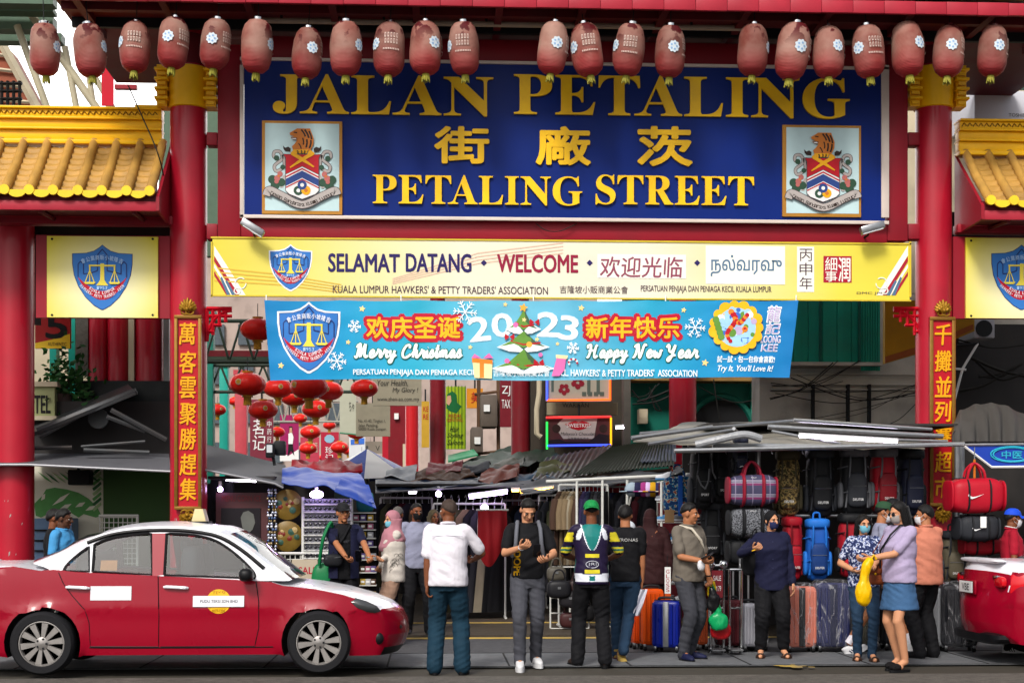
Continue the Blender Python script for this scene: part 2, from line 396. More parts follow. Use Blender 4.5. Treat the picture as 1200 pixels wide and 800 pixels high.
beam(200,30,1110,47,.15,.35,RED_DARK)
beam(242,262,254.6,280,-.1,.1);beam(1064.4,262,1078,280,-.1,.1)
beam(242,155,254.6,170,-.1,.1);beam(1064.4,155,1078,170,-.1,.1)
fr.bw('sign_frame',gate)
# eave over the street sign
e0,e1=P(58,9,-1.4).x,7.6
ev=MB()
nseg=34
for k in range(nseg):
 w=(e1-e0)/nseg
 ev.box((e0+(k+.5)*w,-1.42,ZS+.07),(w-.004,.05,.15+.004*(k%3)),RED_FASCIA,bev=.004)
ev.bw('fascia',gate)
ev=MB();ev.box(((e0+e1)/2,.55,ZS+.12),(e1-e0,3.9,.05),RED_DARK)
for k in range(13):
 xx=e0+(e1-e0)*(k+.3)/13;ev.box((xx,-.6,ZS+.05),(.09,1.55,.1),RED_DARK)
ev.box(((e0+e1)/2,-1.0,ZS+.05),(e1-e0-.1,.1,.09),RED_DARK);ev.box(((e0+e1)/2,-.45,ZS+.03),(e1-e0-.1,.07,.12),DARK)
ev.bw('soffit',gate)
pz=P(600,29,-.7).z;ev=MB();ev.tube([(P(296,29,-.7).x,-.7,pz),(P(880,29,-.7).x,-.7,pz)],.035,M('weathered conduit','#a39384',.6,var=.2),10)
for k in range(5):
 q=P(330+120*k,29,-.7).x;ev.box((q,-.7,pz+.06),(.03,.05,.14),DARK)
ev.bw('conduit',gate)
ev=MB()
def drips(mb,xs,y,z,r,tall=1.0):
 for i,x in enumerate(xs):
  mb.lathe([(r,-.03),(r,.02),(r*.7,.035),(0,.04)],YELLOW_DISC,16,(x,y,z),axis='y',T=None)
  if i+1<len(xs):
   w=xs[i+1]-x;pts=[(x+w*.16,z)]+[(x+w/2+w*.36*math.cos(a),z-.02-r*1.15*tall*math.sin(a))for a in[math.pi*(1-j/10)for j in range(11)]]+[(x+w*.84,z)]
   mb.prism(pts,y-.02,y+.01,YELLOW_DISC)
xs=[e0+.15+.293*k for k in range(int((e1-e0)/.293))]
drips(ev,xs,-1.44,ZS+.285,.075,.8)
ev.bw('drip_tiles',gate)
rf=MB()
for x in xs:rf.tube([(x,-1.42,ZS+.29),(x,.2,ZS+.75)],.08,GOLD_TILE,10)
rf.add([(e0,-1.42,ZS+.19),(e1,-1.42,ZS+.19),(e1,.2,ZS+.66),(e0,.2,ZS+.66),(e0,2.4,ZS+.19),(e1,2.4,ZS+.19)],[(0,1,2,3),(3,2,5,4)],GOLD_TILE)
rf.bw('roof_tiles',gate)
# the two golden side roofs
def side_roof(bx,x_in,x_out,inner):
 """bx: pixel columns of the tile ends along the lower edge"""
 yb,yt=-.9,0.0
 zb=P(600 if inner>0 else 600,229,yb).z;zt=P(600,172,yt).z
 x0,x1=P(x_in,200,yt).x,P(x_out,200,yt).x
 lo,hi=min(x0,x1),max(x0,x1)
 xs=[P(b,228,yb).x for b in bx]
 mb=MB();drips(mb,xs,yb-.02,zb,.062,1.0);mb.bw('drip_tiles',gate)
 mb=MB()
 for x in xs:mb.tube([(x,yb-.01,zb),(x,(yb+yt)/2,zb+(zt-zb)*.46),(x,yt,zt)],[.062,.06,.055],GOLD_TILE,12)
 d=xs[1]-xs[0]
 for i in range(len(xs)-1):
  xa=xs[i]
  def pan(u,v):
   st=9;k=v*st;fr_=k-math.floor(k)if v<1 else 1
   x=xa+u*d;sag=-.035*math.sin(math.pi*u)
   return(x,yb+(yt-yb)*v,zb-.03+(zt-zb)*v+sag-.038*fr_+.02)
  mb.sheet(lambda u,v:pan(u,v),6,36,GOLD_TILE)
 mb.bw('roof_tiles',gate)
 mb=MB();L_=hi-lo
 za,zc=P(600,176,0).z,P(600,135,0).z;H=zc-za
 for(a,b,yy)in((0,.12,.12),(.12,.40,.07),(.40,.46,.12),(.46,.70,.07),(.70,.76,.12),(.76,.97,.1),(.97,1.04,.14)):
  mb.box(((lo+hi)/2,0.05,za+H*(a+b)/2),(L_,yy*2,H*(b-a)-.002),GOLD,bev=.006)
 n=int(L_/.075)
 for k in range(n):
  x=lo+.06+k*.075;mb.tube([(x-.03,-.055,za+H*.82),(x,-.06,za+H*.92),(x+.03,-.055,za+H*.84)],.008,GOLD_CARVE,5)
 mb.bw('ridge',gate)
 zf0,zf1=P(600,251,yb).z,P(600,240,yb).z
 ins=1 if inner>0 else-1
 fx0,fx1=(lo-.2,xs[-1]+.1)if inner>0 else(xs[0]-.1,hi+.2)
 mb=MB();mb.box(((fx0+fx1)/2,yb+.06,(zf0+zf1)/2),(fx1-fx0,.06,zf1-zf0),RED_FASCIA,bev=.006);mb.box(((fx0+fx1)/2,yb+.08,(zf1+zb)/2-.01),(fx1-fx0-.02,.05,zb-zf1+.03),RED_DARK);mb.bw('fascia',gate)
 mb=MB();zb2=P(600,268,-.1).z
 mb.box(((fx0+fx1)/2,-.05,(zf0+zb2)/2+.04),(fx1-fx0+.1,.2,zf0-zb2+.08),RED_BEAM,bev=.008)
 mb.add([(fx0,yb+.09,zf0+.02),(fx1,yb+.09,zf0+.02),(fx1,-.16,zf0+.06),(fx0,-.16,zf0+.06)],[(0,3,2,1)],RED_DARK)
 for t in(.2,.55,.9):
  x=fx0+(fx1-fx0)*t;mb.tube([(x,yb+.1,zf0),(x,-.15,zb2+.06)],.03,RED_DARK,6)
 mb.bw('eave_beam',gate)
 ex=xs[-1]+.09 if inner>0 else xs[0]-.09
 mb=MB();mb.prism([(yb,zf0),(yb,zb-.06),(yt+.1,zt-.02),(yt+.1,zb2)],-.02,.02,RED_BEAM,T=Matrix.Translation((ex,0,0))@Matrix.Rotation(R(90),4,'Z'))
 mb.bw('barge_board',gate)
side_roof([-79,-51,-22,6,35,63,92,120,149,176],190,-80,1)
side_roof([1160,1187,1214,1241],1123,1270,-1)
# lattice corner brackets under the beam
def lattice(px0,px1,flip):
 mb=MB();p0,p1=P(px0,400,-.05),P(px1,362,-.05);w,h=p1 .x-p0 .x,p1 .z-p0 .z
 def q(u,v):return((p0 .x+u*w)if not flip else(p1 .x-u*w),p0 .z+v*h)
 def bar(a,b,t=.022):
  (xa,za),(xb,zb)=q(*a),q(*b);mb.tube([(xa,-.05,za),(xb,-.05,zb)],t,M('bright red lattice','#b00d20',.4,var=.1),4)
 bar((0,1),(1,1),.03);bar((0,0),(0,1),.03);bar((.1,.78),(1,.78));bar((.25,.2),(.25,1));bar((.25,.5),(.6,.5));bar((.5,.5),(.5,1));bar((.75,.6),(.75,1));bar((0,.3),(.3,.3))
 pts=[q(.02+.98*(1-math.cos(a)),.0+.95*math.sin(a))for a in[math.pi/2*j/8 for j in range(9)]]
 for a,b in zip(pts,pts[1:]):mb.tube([(a[0],-.05,a[1]),(b[0],-.05,b[1])],.022,M('bright red lattice'),4)
 mb.bw('corner_bracket',gate)
lattice(242,272,False);lattice(1047,1080,True)
# -- couplet boards on the columns
PLQ_FRAME=M('bronze gold frame','#7d5a22',.45,metal=.4,var=.25,scale=20)
PLQ_RED=M('lacquer red board','#a80f20',.42,var=.1,scale=4,dirt=.2,dirtcol=(.2,.01,.015))
CHAR=M('golden yellow character','#dd9a10',.4,var=.18,scale=14)
def couplet(x_a,x_b,y_t,y_b,chars,lab):
 t=thing('couplet_board',lab,'plaque',(P((x_a+x_b)/2,y_b,-.3).x,-.3,P(600,y_b,-.3).z))
 Y=-.30
 mb=MB();box_px(mb,x_a,y_t,x_b,y_b,Y,Y+.07,PLQ_RED);mb.bw('board',t)
 mb=MB()
 for(a,b,c,d)in((x_a,y_t,x_b,y_t+4),(x_a,y_b-4,x_b,y_b),(x_a,y_t+4.1,x_a+4,y_b-4.1),(x_b-4,y_t+4.1,x_b,y_b-4.1)):
  box_px(mb,a,b,c,d,Y-.03,Y-.002,PLQ_FRAME,bev=.006)
 mb.bw('frame',t)
 mb=MB()
 for ch,(cy,h)in chars:
  text_px(mb,ch,(x_a+x_b)/2-9.5,cy-h/2,(x_a+x_b)/2+9.5,cy+h/2,Y-.004,CHAR,bold=.025,thick=.012,shear=.08)
 mb.bw('lettering',t)
 for(cy,up)in((y_t-11,1),(y_b+11,-1)):
  c=P((x_a+x_b)/2,cy,Y);mb=MB()
  for k in range(-4,5):
   a=k*.3;l=.17-.012*abs(k)
   d=Vector((math.sin(a),0,math.cos(a)*up))
   b0=c+Vector((0,0,-.07*up));mb.tube([b0+d*.03,b0+d*l*.65,b0+d*l],[.02,.034,.008],GOLD_CARVE,7)
  for k in range(-2,3):
   a=k*.45;b0=c+Vector((0,-.03,-.07*up));d=Vector((math.sin(a),0,math.cos(a)*up));mb.tube([b0,b0+d*.07,b0+d*.1],[.018,.026,.006],GOLD_CARVE,7)
  mb.ball(c+Vector((0,-.05,-.05*up)),.03,GOLD_CARVE,10,7)
  for s_ in(-1,1):mb.tube([c+Vector((s_*(.03+.05*math.cos(a*.7)),-.03,-up*(.08+.035*math.sin(a*.7))))for a in range(7)],.012,GOLD_CARVE,5)
  mb.bw('carved_crest',t)
for co,px,r_ in((colS,17,.252),(colL,221,.237)):
 mb=MB();rc_=random.Random(px);x0=P(px,400,.35 if px==17 else 0).x;y0=.35 if px==17 else 0
 for k in range(9):
  a_=rc_.uniform(-1.2,1.2);z_=rc_.uniform(.75,1.75);s_=rc_.uniform(.004,.012);t_=rc_.uniform(1,2.4)
  mb.add([(x0+r_*math.sin(a_+u*s_/r_),y0-r_*math.cos(a_+u*s_/r_),z_+v*s_*t_+u*s_)for u,v in((-1,-1),(.8,-.7),(1,.9),(-.6,1))],[(0,1,2,3)],M('bare plaster chip','#9c8a88',.8,var=.2))
 mb.bw('paint_chips',co)
couplet(204,236,369,597,list(zip('萬客雲聚勝趕集',[(391,25),(424,25),(454,25),(485,25),(514,25),(544,25),(573,25)])),'red board with golden characters 萬客雲聚勝趕集 on the gate column behind the taxi')
couplet(1090,1120,371,593,list(zip('千攤並列賽超市',[(392,24),(423,24),(453,24),(482,24),(511,22),(541,24),(571,24)])),'red board with golden characters 千攤並列賽超市 on the column beside the red duffel bag')
# -- blue street name sign
SIGN_BLUE=M('deep blue enamel','#06226c',.42,spec=.12,var=.1,scale=3,dirt=.12,dirtcol=(.02,.03,.08))
GOLD_LET=M('gilt letters','#ffbe14',.42,var=.25,scale=5,dirt=.2,dirtcol=(.3,.16,.02))
YB=-.24
sg=thing('street_sign','large blue sign reading JALAN PETALING and PETALING STREET in gilt letters','sign',P(661,258,YB))
mb=MB();box_px(mb,286,77,1037,256,YB,YB+.07,SIGN_BLUE);mb.bw('board',sg)
mb=MB();FRW=M('aged white frame','#cdbfb6',.5,var=.12,scale=4,dirt=.2,dirtcol=(.3,.25,.22))
for(a,b,c,d)in((281,72.5,1042,76),(281,255,1042,259),(281,76.2,285.5,254.8),(1033,76.2,1042,254.8)):
 box_px(mb,a,b,c,d,YB-.02,YB+.015,FRW,bev=.004)
mb.bw('frame',sg)
mb=MB()
def word_px(w,a,b,c,d):
 p0,p1=PB(a,b,c,d,YB);serif_word(mb,w,p0 .x,p0 .z,p1 .x,p1 .z,YB-.006,GOLD_LET,.035)
word_px('JALAN',320,90,578,135);word_px('PETALING',602,91,995,137)
word_px('PETALING',437,207,682,240);word_px('STREET',697,207,883,240.5)
mb.bw('lettering',sg)
mb=MB()
for ch,(a,b,c,d)in zip('街廠茨',((510,150,572,191),(629,150,691,193),(748,150,810,194))):
 text_px(mb,ch,a,b,c,d,YB-.006,M('yellow gilt character','#f0bc18',.4,var=.15,scale=6),bold=.06,thick=.03)
mb.bw('lettering',sg)
# coat of arms panels (drawn in a 583 x 675 grid)
def coat(x_a,y_a,x_b,y_b):
 p0,p1=PB(x_a,y_a,x_b,y_b,YB)
 mp=lambda x,y:(p0 .x+(x-42)/583*(p1 .x-p0 .x),p0 .z+(745-y)/675*(p1 .z-p0 .z))
 root=MB();box_px(root,x_a,y_a,x_b,y_b,YB-.03,YB-.001,M('gilt border','#a8752c',.45,metal=.2,var=.2));ro=root.bw('coat_of_arms',sg)
 mb=MB()
 c={k:M('crest '+k,v,.5,var=.1)for k,v in dict(pale='#b4cdd0',red='#b01020',blue='#27407e',white='#dcdcdc',gold='#e0a010',orange='#c07028',dark='#2a1a14',green='#2c4a38',pink='#b0625e',grey='#a8a09c',line='#4c4044').items()}
 lay=[YB-.032]
 def poly(pts,k):lay[0]-=.0006;mb.flat([mp(*p)for p in pts],lay[0],c[k])
 def stroke(pts,w,k):
  lay[0]-=.0006;pts=smooth_path([(x,0,y)for x,y in pts],5);L_,Rr=[],[]
  for i,p in enumerate(pts):
   d=(pts[min(i+1,len(pts)-1)]-pts[max(i-1,0)]).normalized();n=Vector((-d.z,0,d.x))*w/2
   L_.append(p+n);Rr.append(p-n)
  vs_=[(*mp(q.x,q.z),)for q in L_+Rr];n=len(L_)
  mb.add([(x,lay[0],z)for x,z in vs_],[(i,i+1,n+i+1,n+i)for i in range(n-1)],c[k])
 def disc(x,y,r,k):poly([(x+r*math.cos(a),y+r*math.sin(a))for a in[2*math.pi*j/16 for j in range(16)]],k)
 poly([(66,92),(604,92),(604,724),(66,724)],'pale')
 for s_ in(0,1):
  f=(lambda x:x)if not s_ else(lambda x:672-x)
  for pts,w,k in(([(195,320),(205,400),(150,440),(135,400),(190,350),(175,300),(135,300),(130,335),(160,350)],26,'line'),([(195,320),(205,400),(150,440),(135,400),(190,350),(175,300),(135,300),(130,335),(160,350)],18,'grey'),([(215,470),(185,520),(190,560)],24,'grey')):
   stroke([(f(x),y)for x,y in pts],w,k)
  for x,y,r,k in((120,500,32,'green'),(140,540,34,'green'),(185,520,30,'green'),(150,345,20,'green'),(195,410,18,'green'),(155,490,22,'pink'),(175,460,20,'pink'),(165,475,8,'orange'),(150,515,16,'pink')):disc(f(x),y,r,k)
  poly([(f(x),y)for x,y in((198,255),(212,270),(235,262),(252,275),(250,300),(215,296),(200,280))],'dark')
 poly([(195,316),(475,316),(460,345),(460,580),(430,610),(336,648),(240,610),(213,580),(213,345)],'line')
 poly([(203,320),(467,320),(455,345),(455,460),(336,402),(218,460),(218,345)],'red')
 poly([(218,465),(336,407),(455,465),(455,580),(430,604),(336,640),(242,604),(218,580)],'white')
 for y,h,k in((416,12,'red'),(436,52,'blue'),(494,10,'red')):poly([(218,y+60),(336,y),(455,y+60),(455,y+60+h),(336,y+h),(218,y+60+h)],k)
 for x,y,k in((308,580,'green'),(364,578,'gold'),(336,540,'blue')):disc(x,y,34,k);disc(x,y,14,'white' if k!='gold' else 'orange')
 poly([(250,310),(285,278),(300,318),(345,345),(425,405),(418,412),(330,365),(258,324)],'gold');poly([(428,310),(388,278),(374,318),(330,345),(245,412),(252,418),(345,365),(418,324)],'gold')
 poly([(245,165),(300,132),(395,132),(400,150),(420,200),(418,245),(395,290),(330,305),(270,290),(262,262),(285,240),(300,215),(268,212),(252,196),(280,190),(250,180)],'orange')
 poly([(270,285),(380,285),(370,312),(290,312)],'gold')
 for a,b,w in(((330,140),(360,190),12),((355,140),(385,200),14),((385,150),(405,210),12),((340,200),(345,250),9),((370,210),(365,270),12),((400,215),(388,275),12),((310,240),(330,280),8),((275,160),(300,165),8),((258,200),(300,204),7),((300,292),(305,312),8),((330,290),(330,312),8),((355,290),(350,312),8)):stroke([a,((a[0]+b[0])/2+4,(a[1]+b[1])/2),b],w,'dark')
 poly([(262,203),(290,203),(296,212),(268,211)],'white')
 for w,k in((62,'line'),(52,'grey')):stroke([(78,620),(100,580),(190,620),(336,684),(482,620),(572,580),(592,610)],w,k)
 lay[0]-=.001
 s0='Dewan Bandaraya Kuala Lumpur'
 for i,ch in enumerate(s0):
  if ch==' ':continue
  t=(i+.5)/len(s0);x=110+t*452;y=684-abs((x-336)/236)**1.4*92;rot=-math.atan((92*1.4/236)*abs((x-336)/236)**.4)*(1 if x<336 else-1)
  cx,cz=mp(x,y+2);h=.05;text_xz(mb,ch,cx-h*.34,cz-h*(.5 if ch in 'DBKLd' else.4),cx+h*.34,cz+h*(.5 if ch in 'DBKLd' else.4),lay[0],c['dark'],bold=.02,rot=rot)
 mb.bw('crest_print',ro,flat=True)
coat(307,142,401,251);coat(917,147,1009,254)
# -- the traders' shield, printed on three boards and the banner
SH={k:M('shield '+k,v,.5,var=.06)for k,v in dict(white='#dfe3ea',navy='#1c2c66',blue='#2f6fb8',red='#b4142c',yellow='#e4d04a',pale='#9fc0e4').items()}
def shield(mb,cx,z0,w,h,y,border=True,wf=lambda p:p):
 half=[(0,1),(.05,.96),(.14,.905),(.27,.872),(.5,.862),(.498,.7),(.47,.53),(.40,.36),(.28,.19),(.14,.065),(.02,.0)]
 out=half+[(-a,b)for a,b in half[::-1]][:-1]
 eps=[y]
 def fl(pts,k):
  eps[0]-=.0012;n=len(pts);A=sum(pts[i][0]*pts[(i+1)%n][1]-pts[(i+1)%n][0]*pts[i][1]for i in range(n))
  if A<0:pts=pts[::-1]
  mb.add([wf((cx+a*w,eps[0],z0+b*h))for a,b in pts],[tuple(range(n))],SH[k])
 def sc(s_,dz=0):return[(a*s_,.52+(b-.52)*s_)for a,b in out]
 if border:fl(sc(1.0),'white');fl(sc(.935),'navy');fl(sc(.915),'blue')
 else:fl(sc(1.0),'navy');fl(sc(.975),'blue')
 X=[-.41+.82*i/20 for i in range(21)]
 top=[(x,.29+.22*abs(x/.41)**1.8)for x in X];bot=[(x*.97,.155+.33*abs(x/.41)**2.1)for x in X]
 fl(top+bot[::-1],'red')
 sky_=[(-.4,.5),(-.4,.7),(-.36,.74),(-.31,.7),(-.31,.55),(-.2,.56),(-.08,.6),(-.08,.84),(0,.93),(.08,.84),(.08,.6),(.2,.58),(.31,.55),(.31,.7),(.36,.74),(.4,.7),(.4,.5)]
 for a,b in zip(sky_,sky_[1:]):
  d=Vector((b[0]-a[0],b[1]-a[1])).normalized()*.008;n=(-d.y,d.x)
  fl([(a[0]+n[0],a[1]+n[1]),(b[0]+n[0],b[1]+n[1]),(b[0]-n[0],b[1]-n[1]),(a[0]-n[0],a[1]-n[1])],'navy');eps[0]+=.0009
 fl([(-.1,.375),(.1,.375),(.06,.42),(.035,.46),(.03,.71),(-.03,.71),(-.035,.46),(-.06,.42)],'yellow')
 fl([(-.22,.665),(.22,.665),(.22,.69),(-.22,.69)],'yellow')
 for s_ in(-1,1):
  c0=s_*.205
  fl([(c0-.012,.69),(c0+.012,.69),(c0+.012,.6),(c0-.012,.6)],'yellow')
  for dx in(-.075,0,.075):fl([(c0-.006,.61),(c0+.006,.61),(c0+dx+.008,.42),(c0+dx-.008,.42)],'yellow')
  fl([(c0-.1,.425),(c0+.1,.425),(c0+.07,.395),(c0-.07,.395)],'yellow')
 eps[0]-=.001
 def ch(cr,x,b,hh,ww,rot,k):text_xz(mb,cr,cx+(x-ww/2)*w,z0+(b-hh/2)*h,cx+(x+ww/2)*w,z0+(b+hh/2)*h,eps[0],SH[k],bold=.02,rot=rot,xf=wf)
 for i,cr in enumerate('會公業商販小坡隆吉'):
  x=(i-4)*.078;ch(cr,x,.8-.35*x*x*1.6,.075,.066,-x*1.1,'pale' if not border else 'white')
 for i,cr in enumerate('1953'):ch(cr,(i-1.5)*.045,.335,.05,.036,0,'pale')
 for s_,r0,z_,hh in(('KUALA LUMPUR',.19,.262,.05),("HAWKERS' PETTY TRADERS' ASSN",.345,.197,.045)):
  n=len(s_)
  for i,cr in enumerate(s_):
   if cr==' ':continue
   x=-r0+2*r0*i/(n-1);zc=z_+(.17 if n>15 else.2)*abs(x/.345)**1.9;sl=(.17 if n>15 else.2)*1.9/.345*abs(x/.345)**.9*(1 if x>0 else-1)
   ch(cr,x,zc,hh if cr!="'" else.02,(.028 if n<15 else.023)if cr!="'" else.008,math.atan(sl*h/w*.9),'white')
def board_mat(name,a,b,soft):
 """yellow print fading to white: the printed colour of the board"""
 m=M(name,a,.42,var=0);nt=m.node_tree;L=nt.links.new;bs=nt.nodes['Principled BSDF']
 tc=nt.nodes.new('ShaderNodeTexCoord');sp=nt.nodes.new('ShaderNodeSeparateXYZ');L(tc.outputs['Object'],sp.inputs[0])
 rp=nt.nodes.new('ShaderNodeValToRGB');soft(nt,sp,rp)
 for i,(pos,col)in enumerate(b):
  e=rp.color_ramp.elements[i]if i<2 else rp.color_ramp.elements.new(pos)
  e.position=pos;e.color=lin(col)+(1,)
 n=nt.nodes.new('ShaderNodeTexNoise');n.inputs['Scale'].default_value=2.5;n.inputs['Detail'].default_value=6
 mr=nt.nodes.new('ShaderNodeMapRange');mr.inputs[3].default_value=.86;mr.inputs[4].default_value=1.05;L(n.outputs[0],mr.inputs[0])
 mx=nt.nodes.new('ShaderNodeVectorMath');mx.operation='SCALE';L(rp.outputs[0],mx.inputs[0]);L(mr.outputs[0],mx.inputs['Scale']);L(mx.outputs[0],bs.inputs['Base Color'])
 return m
def ramp_x(x0,x1):
 def f(nt,sp,rp):
  mr=nt.nodes.new('ShaderNodeMapRange');mr.inputs[1].default_value=x0;mr.inputs[2].default_value=x1
  nt.links.new(sp.outputs[0],mr.inputs[0]);nt.links.new(mr.outputs[0],rp.inputs[0])
 return f
def ramp_r(x0,z0,r):
 def f(nt,sp,rp):
  cb=nt.nodes.new('ShaderNodeCombineXYZ');nt.links.new(sp.outputs[0],cb.inputs[0]);nt.links.new(sp.outputs[2],cb.inputs[2])
  ds=nt.nodes.new('ShaderNodeVectorMath');ds.operation='DISTANCE';ds.inputs[1].default_value=(x0,0,z0);nt.links.new(cb.outputs[0],ds.inputs[0])
  mr=nt.nodes.new('ShaderNodeMapRange');mr.inputs[2].default_value=r;nt.links.new(ds.outputs['Value'],mr.inputs[0]);nt.links.new(mr.outputs[0],rp.inputs[0])
 return f
# yellow panels with the shield
def shield_panel(a,b,c,d,red,lab,scx):
 Y=-.12
 t=thing('shield_panel',lab,'sign',P((a+c)/2,d,Y))
 p0,p1=PB(a,b,c,d,Y);w,h=p1 .x-p0 .x,p1 .z-p0 .z
 m=board_mat('yellow panel print '+str(scx),'#e8d850',[(0,'#e6e2cc'),(.45,'#e6dfa8'),(1,'#dccb35')],ramp_r(.02,h*.38,w*.62))
 mb=MB();box_px(mb,a,b,c,d,Y,Y+.04,m);mb.bw('panel',t)
 mb=MB();box_px(mb,red[0],b-1,red[1],d+.6,Y+.042,Y+.12,RED_BEAM);mb.bw('backing_board',t)
 mb=MB()
 for px in(a+6,c-6):
  for py in(b+3,d-3):q=P(px,py,Y);mb.lathe([(.016,.004),(.016,-.004),(0,-.008)],DARK,8,(q.x,Y,q.z),axis='y')
 mb.bw('bolts',t)
 q0,q1=P(scx-35.5,363,Y),P(scx+35.5,287,Y)
 mb=MB();shield(mb,(q0 .x+q1 .x)/2,q0 .z,q1 .x-q0 .x,q1 .z-q0 .z,Y-.002,border=False);mb.bw('shield_emblem',t,flat=True)
shield_panel(55,277,185,372,(42,199),'yellow panel with blue traders shield beneath the golden roof above the taxi',120)
shield_panel(1132,279,1262,373,(1117,1275),'yellow panel with blue traders shield cut by the picture edge above the duffel bags',1197)
# -- long yellow welcome sign
YW=-.26
ws=thing('welcome_sign','long yellow sign reading SELAMAT DATANG and WELCOME in four scripts','sign',P(658,350,YW))
p0,p1=P(247,350,YW),P(1068,281,YW)
wb=board_mat('welcome board print','#e8d850',[(0,'#d9c840'),(.13,'#dcd06a'),(.36,'#e0dbc4'),(.62,'#dfdac6'),(.80,'#dcd384'),(.9,'#dccd4c'),(1,'#d8c840')],ramp_x(-(p1 .x-p0 .x)/2,(p1 .x-p0 .x)/2))
mb=MB();box_px(mb,249,283,1066,348.4,YW,YW+.05,wb);mb.bw('board',ws)
mb=MB();YF=M('yellow frame','#c9b032',.45,var=.15)
for(a,b,c,d)in((247,281,1068,282.9),(247,348.5,1068,350),(247,283.1,249,347.9),(1066,283.1,1068,347.9)):box_px(mb,a,b,c,d,YW-.012,YW+.03,YF)
mb.bw('frame',ws)
NAVY=M('dark violet print','#251a58',.5,var=.08);MAR=M('maroon print','#8c1638',.5,var=.08);INK=M('dark brown ink','#4a3440',.5,var=.08);ROSE=M('rose ink','#8a4458',.5,var=.1);SLATE=M('slate blue ink','#4c6c88',.5,var=.1);PAPER=M('white sticker','#e4e4da',.5,var=.04);SEAL=M('seal red','#a0162e',.5,var=.1)
mb=MB();y=YW-.003
def wt(s_,a,b,c,d,m,**k):text_px(mb,s_,a,b,c,d,y-.003,m,**k)
for k,m_ in enumerate((PAPER,SEAL,PAPER,SLATE,PAPER,SEAL)):
 o=k*5.5;quads=[(251+1.3*o,346),(256+1.3*o,346),(252,318-2.6*o*.0+o*0+4+k*4),(251,312+k*4)]
for f in((lambda x:x),(lambda x:1315-x)):
 for i,(x0,w_,zt,m_)in enumerate(((251,7,288,PAPER),(251,4,300,SEAL),(251,3,309,PAPER),(251,3,318,SEAL),(258,3,326,SLATE),(264,3,330,SLATE))):
  sl=.62;pts=[(x0,zt),(x0,zt+w_*1.6),(x0+(346-zt-w_*1.6)*sl,346),(x0+(346-zt)*sl+1,346)]if i<4 else[(x0,zt),(x0+2,zt-2),(x0+12,346),(x0+8,346)]
  q=[P(f(a),b,y)for a,b in pts];mb.flat([(v.x,v.z)for v in q],y-.0004*i,m_)
 for cx_,cz_,r_ in((282,332,6.5),(278,341,3.5)):
  q=[P(f(cx_+r_*math.cos(a*.45)),cz_+r_*math.sin(a*.45),y)for a in range(13)]
  mb.tube([(v.x,y,v.z)for v in q],.009,PAPER,5)
pale_l=M('faint pink ribbon print','#d9b6a0',.5,var=.05);pale_y=M('ochre ribbon print','#d0a83c',.5,var=.05)
for i in range(4):
 q=[P(a,b,y)for a,b in((251,313+5*i),(330,321+4*i),(400,333+3*i),(400,334.2+3*i),(330,322.5+4*i),(251,314.6+5*i))];mb.flat([(v.x,v.z)for v in q],y-.0006,pale_y)
for i in range(4):
 q=[P(a,b,y)for a,b in((460,332-2*i),(560,308-4*i),(660,296-4*i),(660,297.3-4*i),(560,309.4-4*i),(460,333.2-2*i))];mb.flat([(v.x,v.z)for v in q],y-.0006,pale_l)
wt('SELAMAT',385,297.5,468,318.5,NAVY,bold=.05);wt('DATANG',476,297.5,552,318.5,NAVY,bold=.05)
wt('WELCOME',583,298.5,677,319,MAR,bold=.05)
for x in(567,691,817):q=P(x,308,y);mb.flat([(q.x-.04,q.z),(q.x,q.z-.04),(q.x+.04,q.z),(q.x,q.z+.04)],y-.002,NAVY)
wt("KUALA LUMPUR HAWKERS' & PETTY TRADERS' ASSOCIATION",390,335,642,344,INK,bold=.015)
wt('吉隆坡小販商業公會',656,335,736,344,INK)
wt('PERSATUAN PENJAJA DAN PENIAGA KECIL KUALA LUMPUR',751,335,904,344,INK,bold=.015)
quad_px(mb,700,298,804,326,y-.001,PAPER);wt('欢迎光临',703,301,800,325,ROSE,bold=.02,shear=.06)
quad_px(mb,827,288,920,333,y-.001,PAPER);wt('நல்வரவு',833,299,916,324,SLATE,bold=.015)
quad_px(mb,934,289,954,342,y-.001,PAPER)
for i,ch in enumerate('丙申年'):wt(ch,937,291.5+16.5*i,952,306+16.5*i,INK)
quad_px(mb,965,300,998,331,y-.001,SEAL)
wt('細',967,301.5,981,317,PAPER,bold=.01);wt('事',967,317.5,981,330,PAPER,bold=.01);wt('潤',982.5,301.5,996.5,330,PAPER,bold=.01)
wt('DMC JPPP',1004,342,1040,345.5,INK)
mb.bw('lettering',ws,flat=True)
q0,q1=P(315,341,YW),P(366,286.5,YW);mb=MB();shield(mb,(q0 .x+q1 .x)/2,q0 .z,q1 .x-q0 .x,q1 .z-q0 .z,YW-.003);mb.bw('shield_emblem',ws,flat=True)
# two floodlights above it
for px,s_,lab in((296,1,'slim metal floodlight tilted over the SELAMAT end of the yellow sign'),(1022,-1,'slim metal floodlight tilted over the seal stamp end of the yellow sign')):
 q=P(px,267,-.5);t=thing('floodlight',lab,'lamp',q)
 mb=MB();rot=Matrix.Rotation(R(-32*-s_ if s_>0 else-14),4,'Y')if s_>0 else Matrix.Rotation(R(-16),4,'Y')
 mb.box(q,(.32,.12,.10),STEEL,rot=rot,bev=.02);mb.bw('housing',t)
 mb=MB();mb.box(q+Vector((0,-.01,-.052)),(.27,.10,.012),M('lamp glass','#b8bcc0',.1,var=0),rot=rot);mb.bw('lens',t)
 mb=MB();mb.tube([q+Vector((0,.05,0)),q+Vector((0,.2,-.06)),q+Vector((0,.36,-.06))],.015,DARK,6);mb.bw('bracket',t)
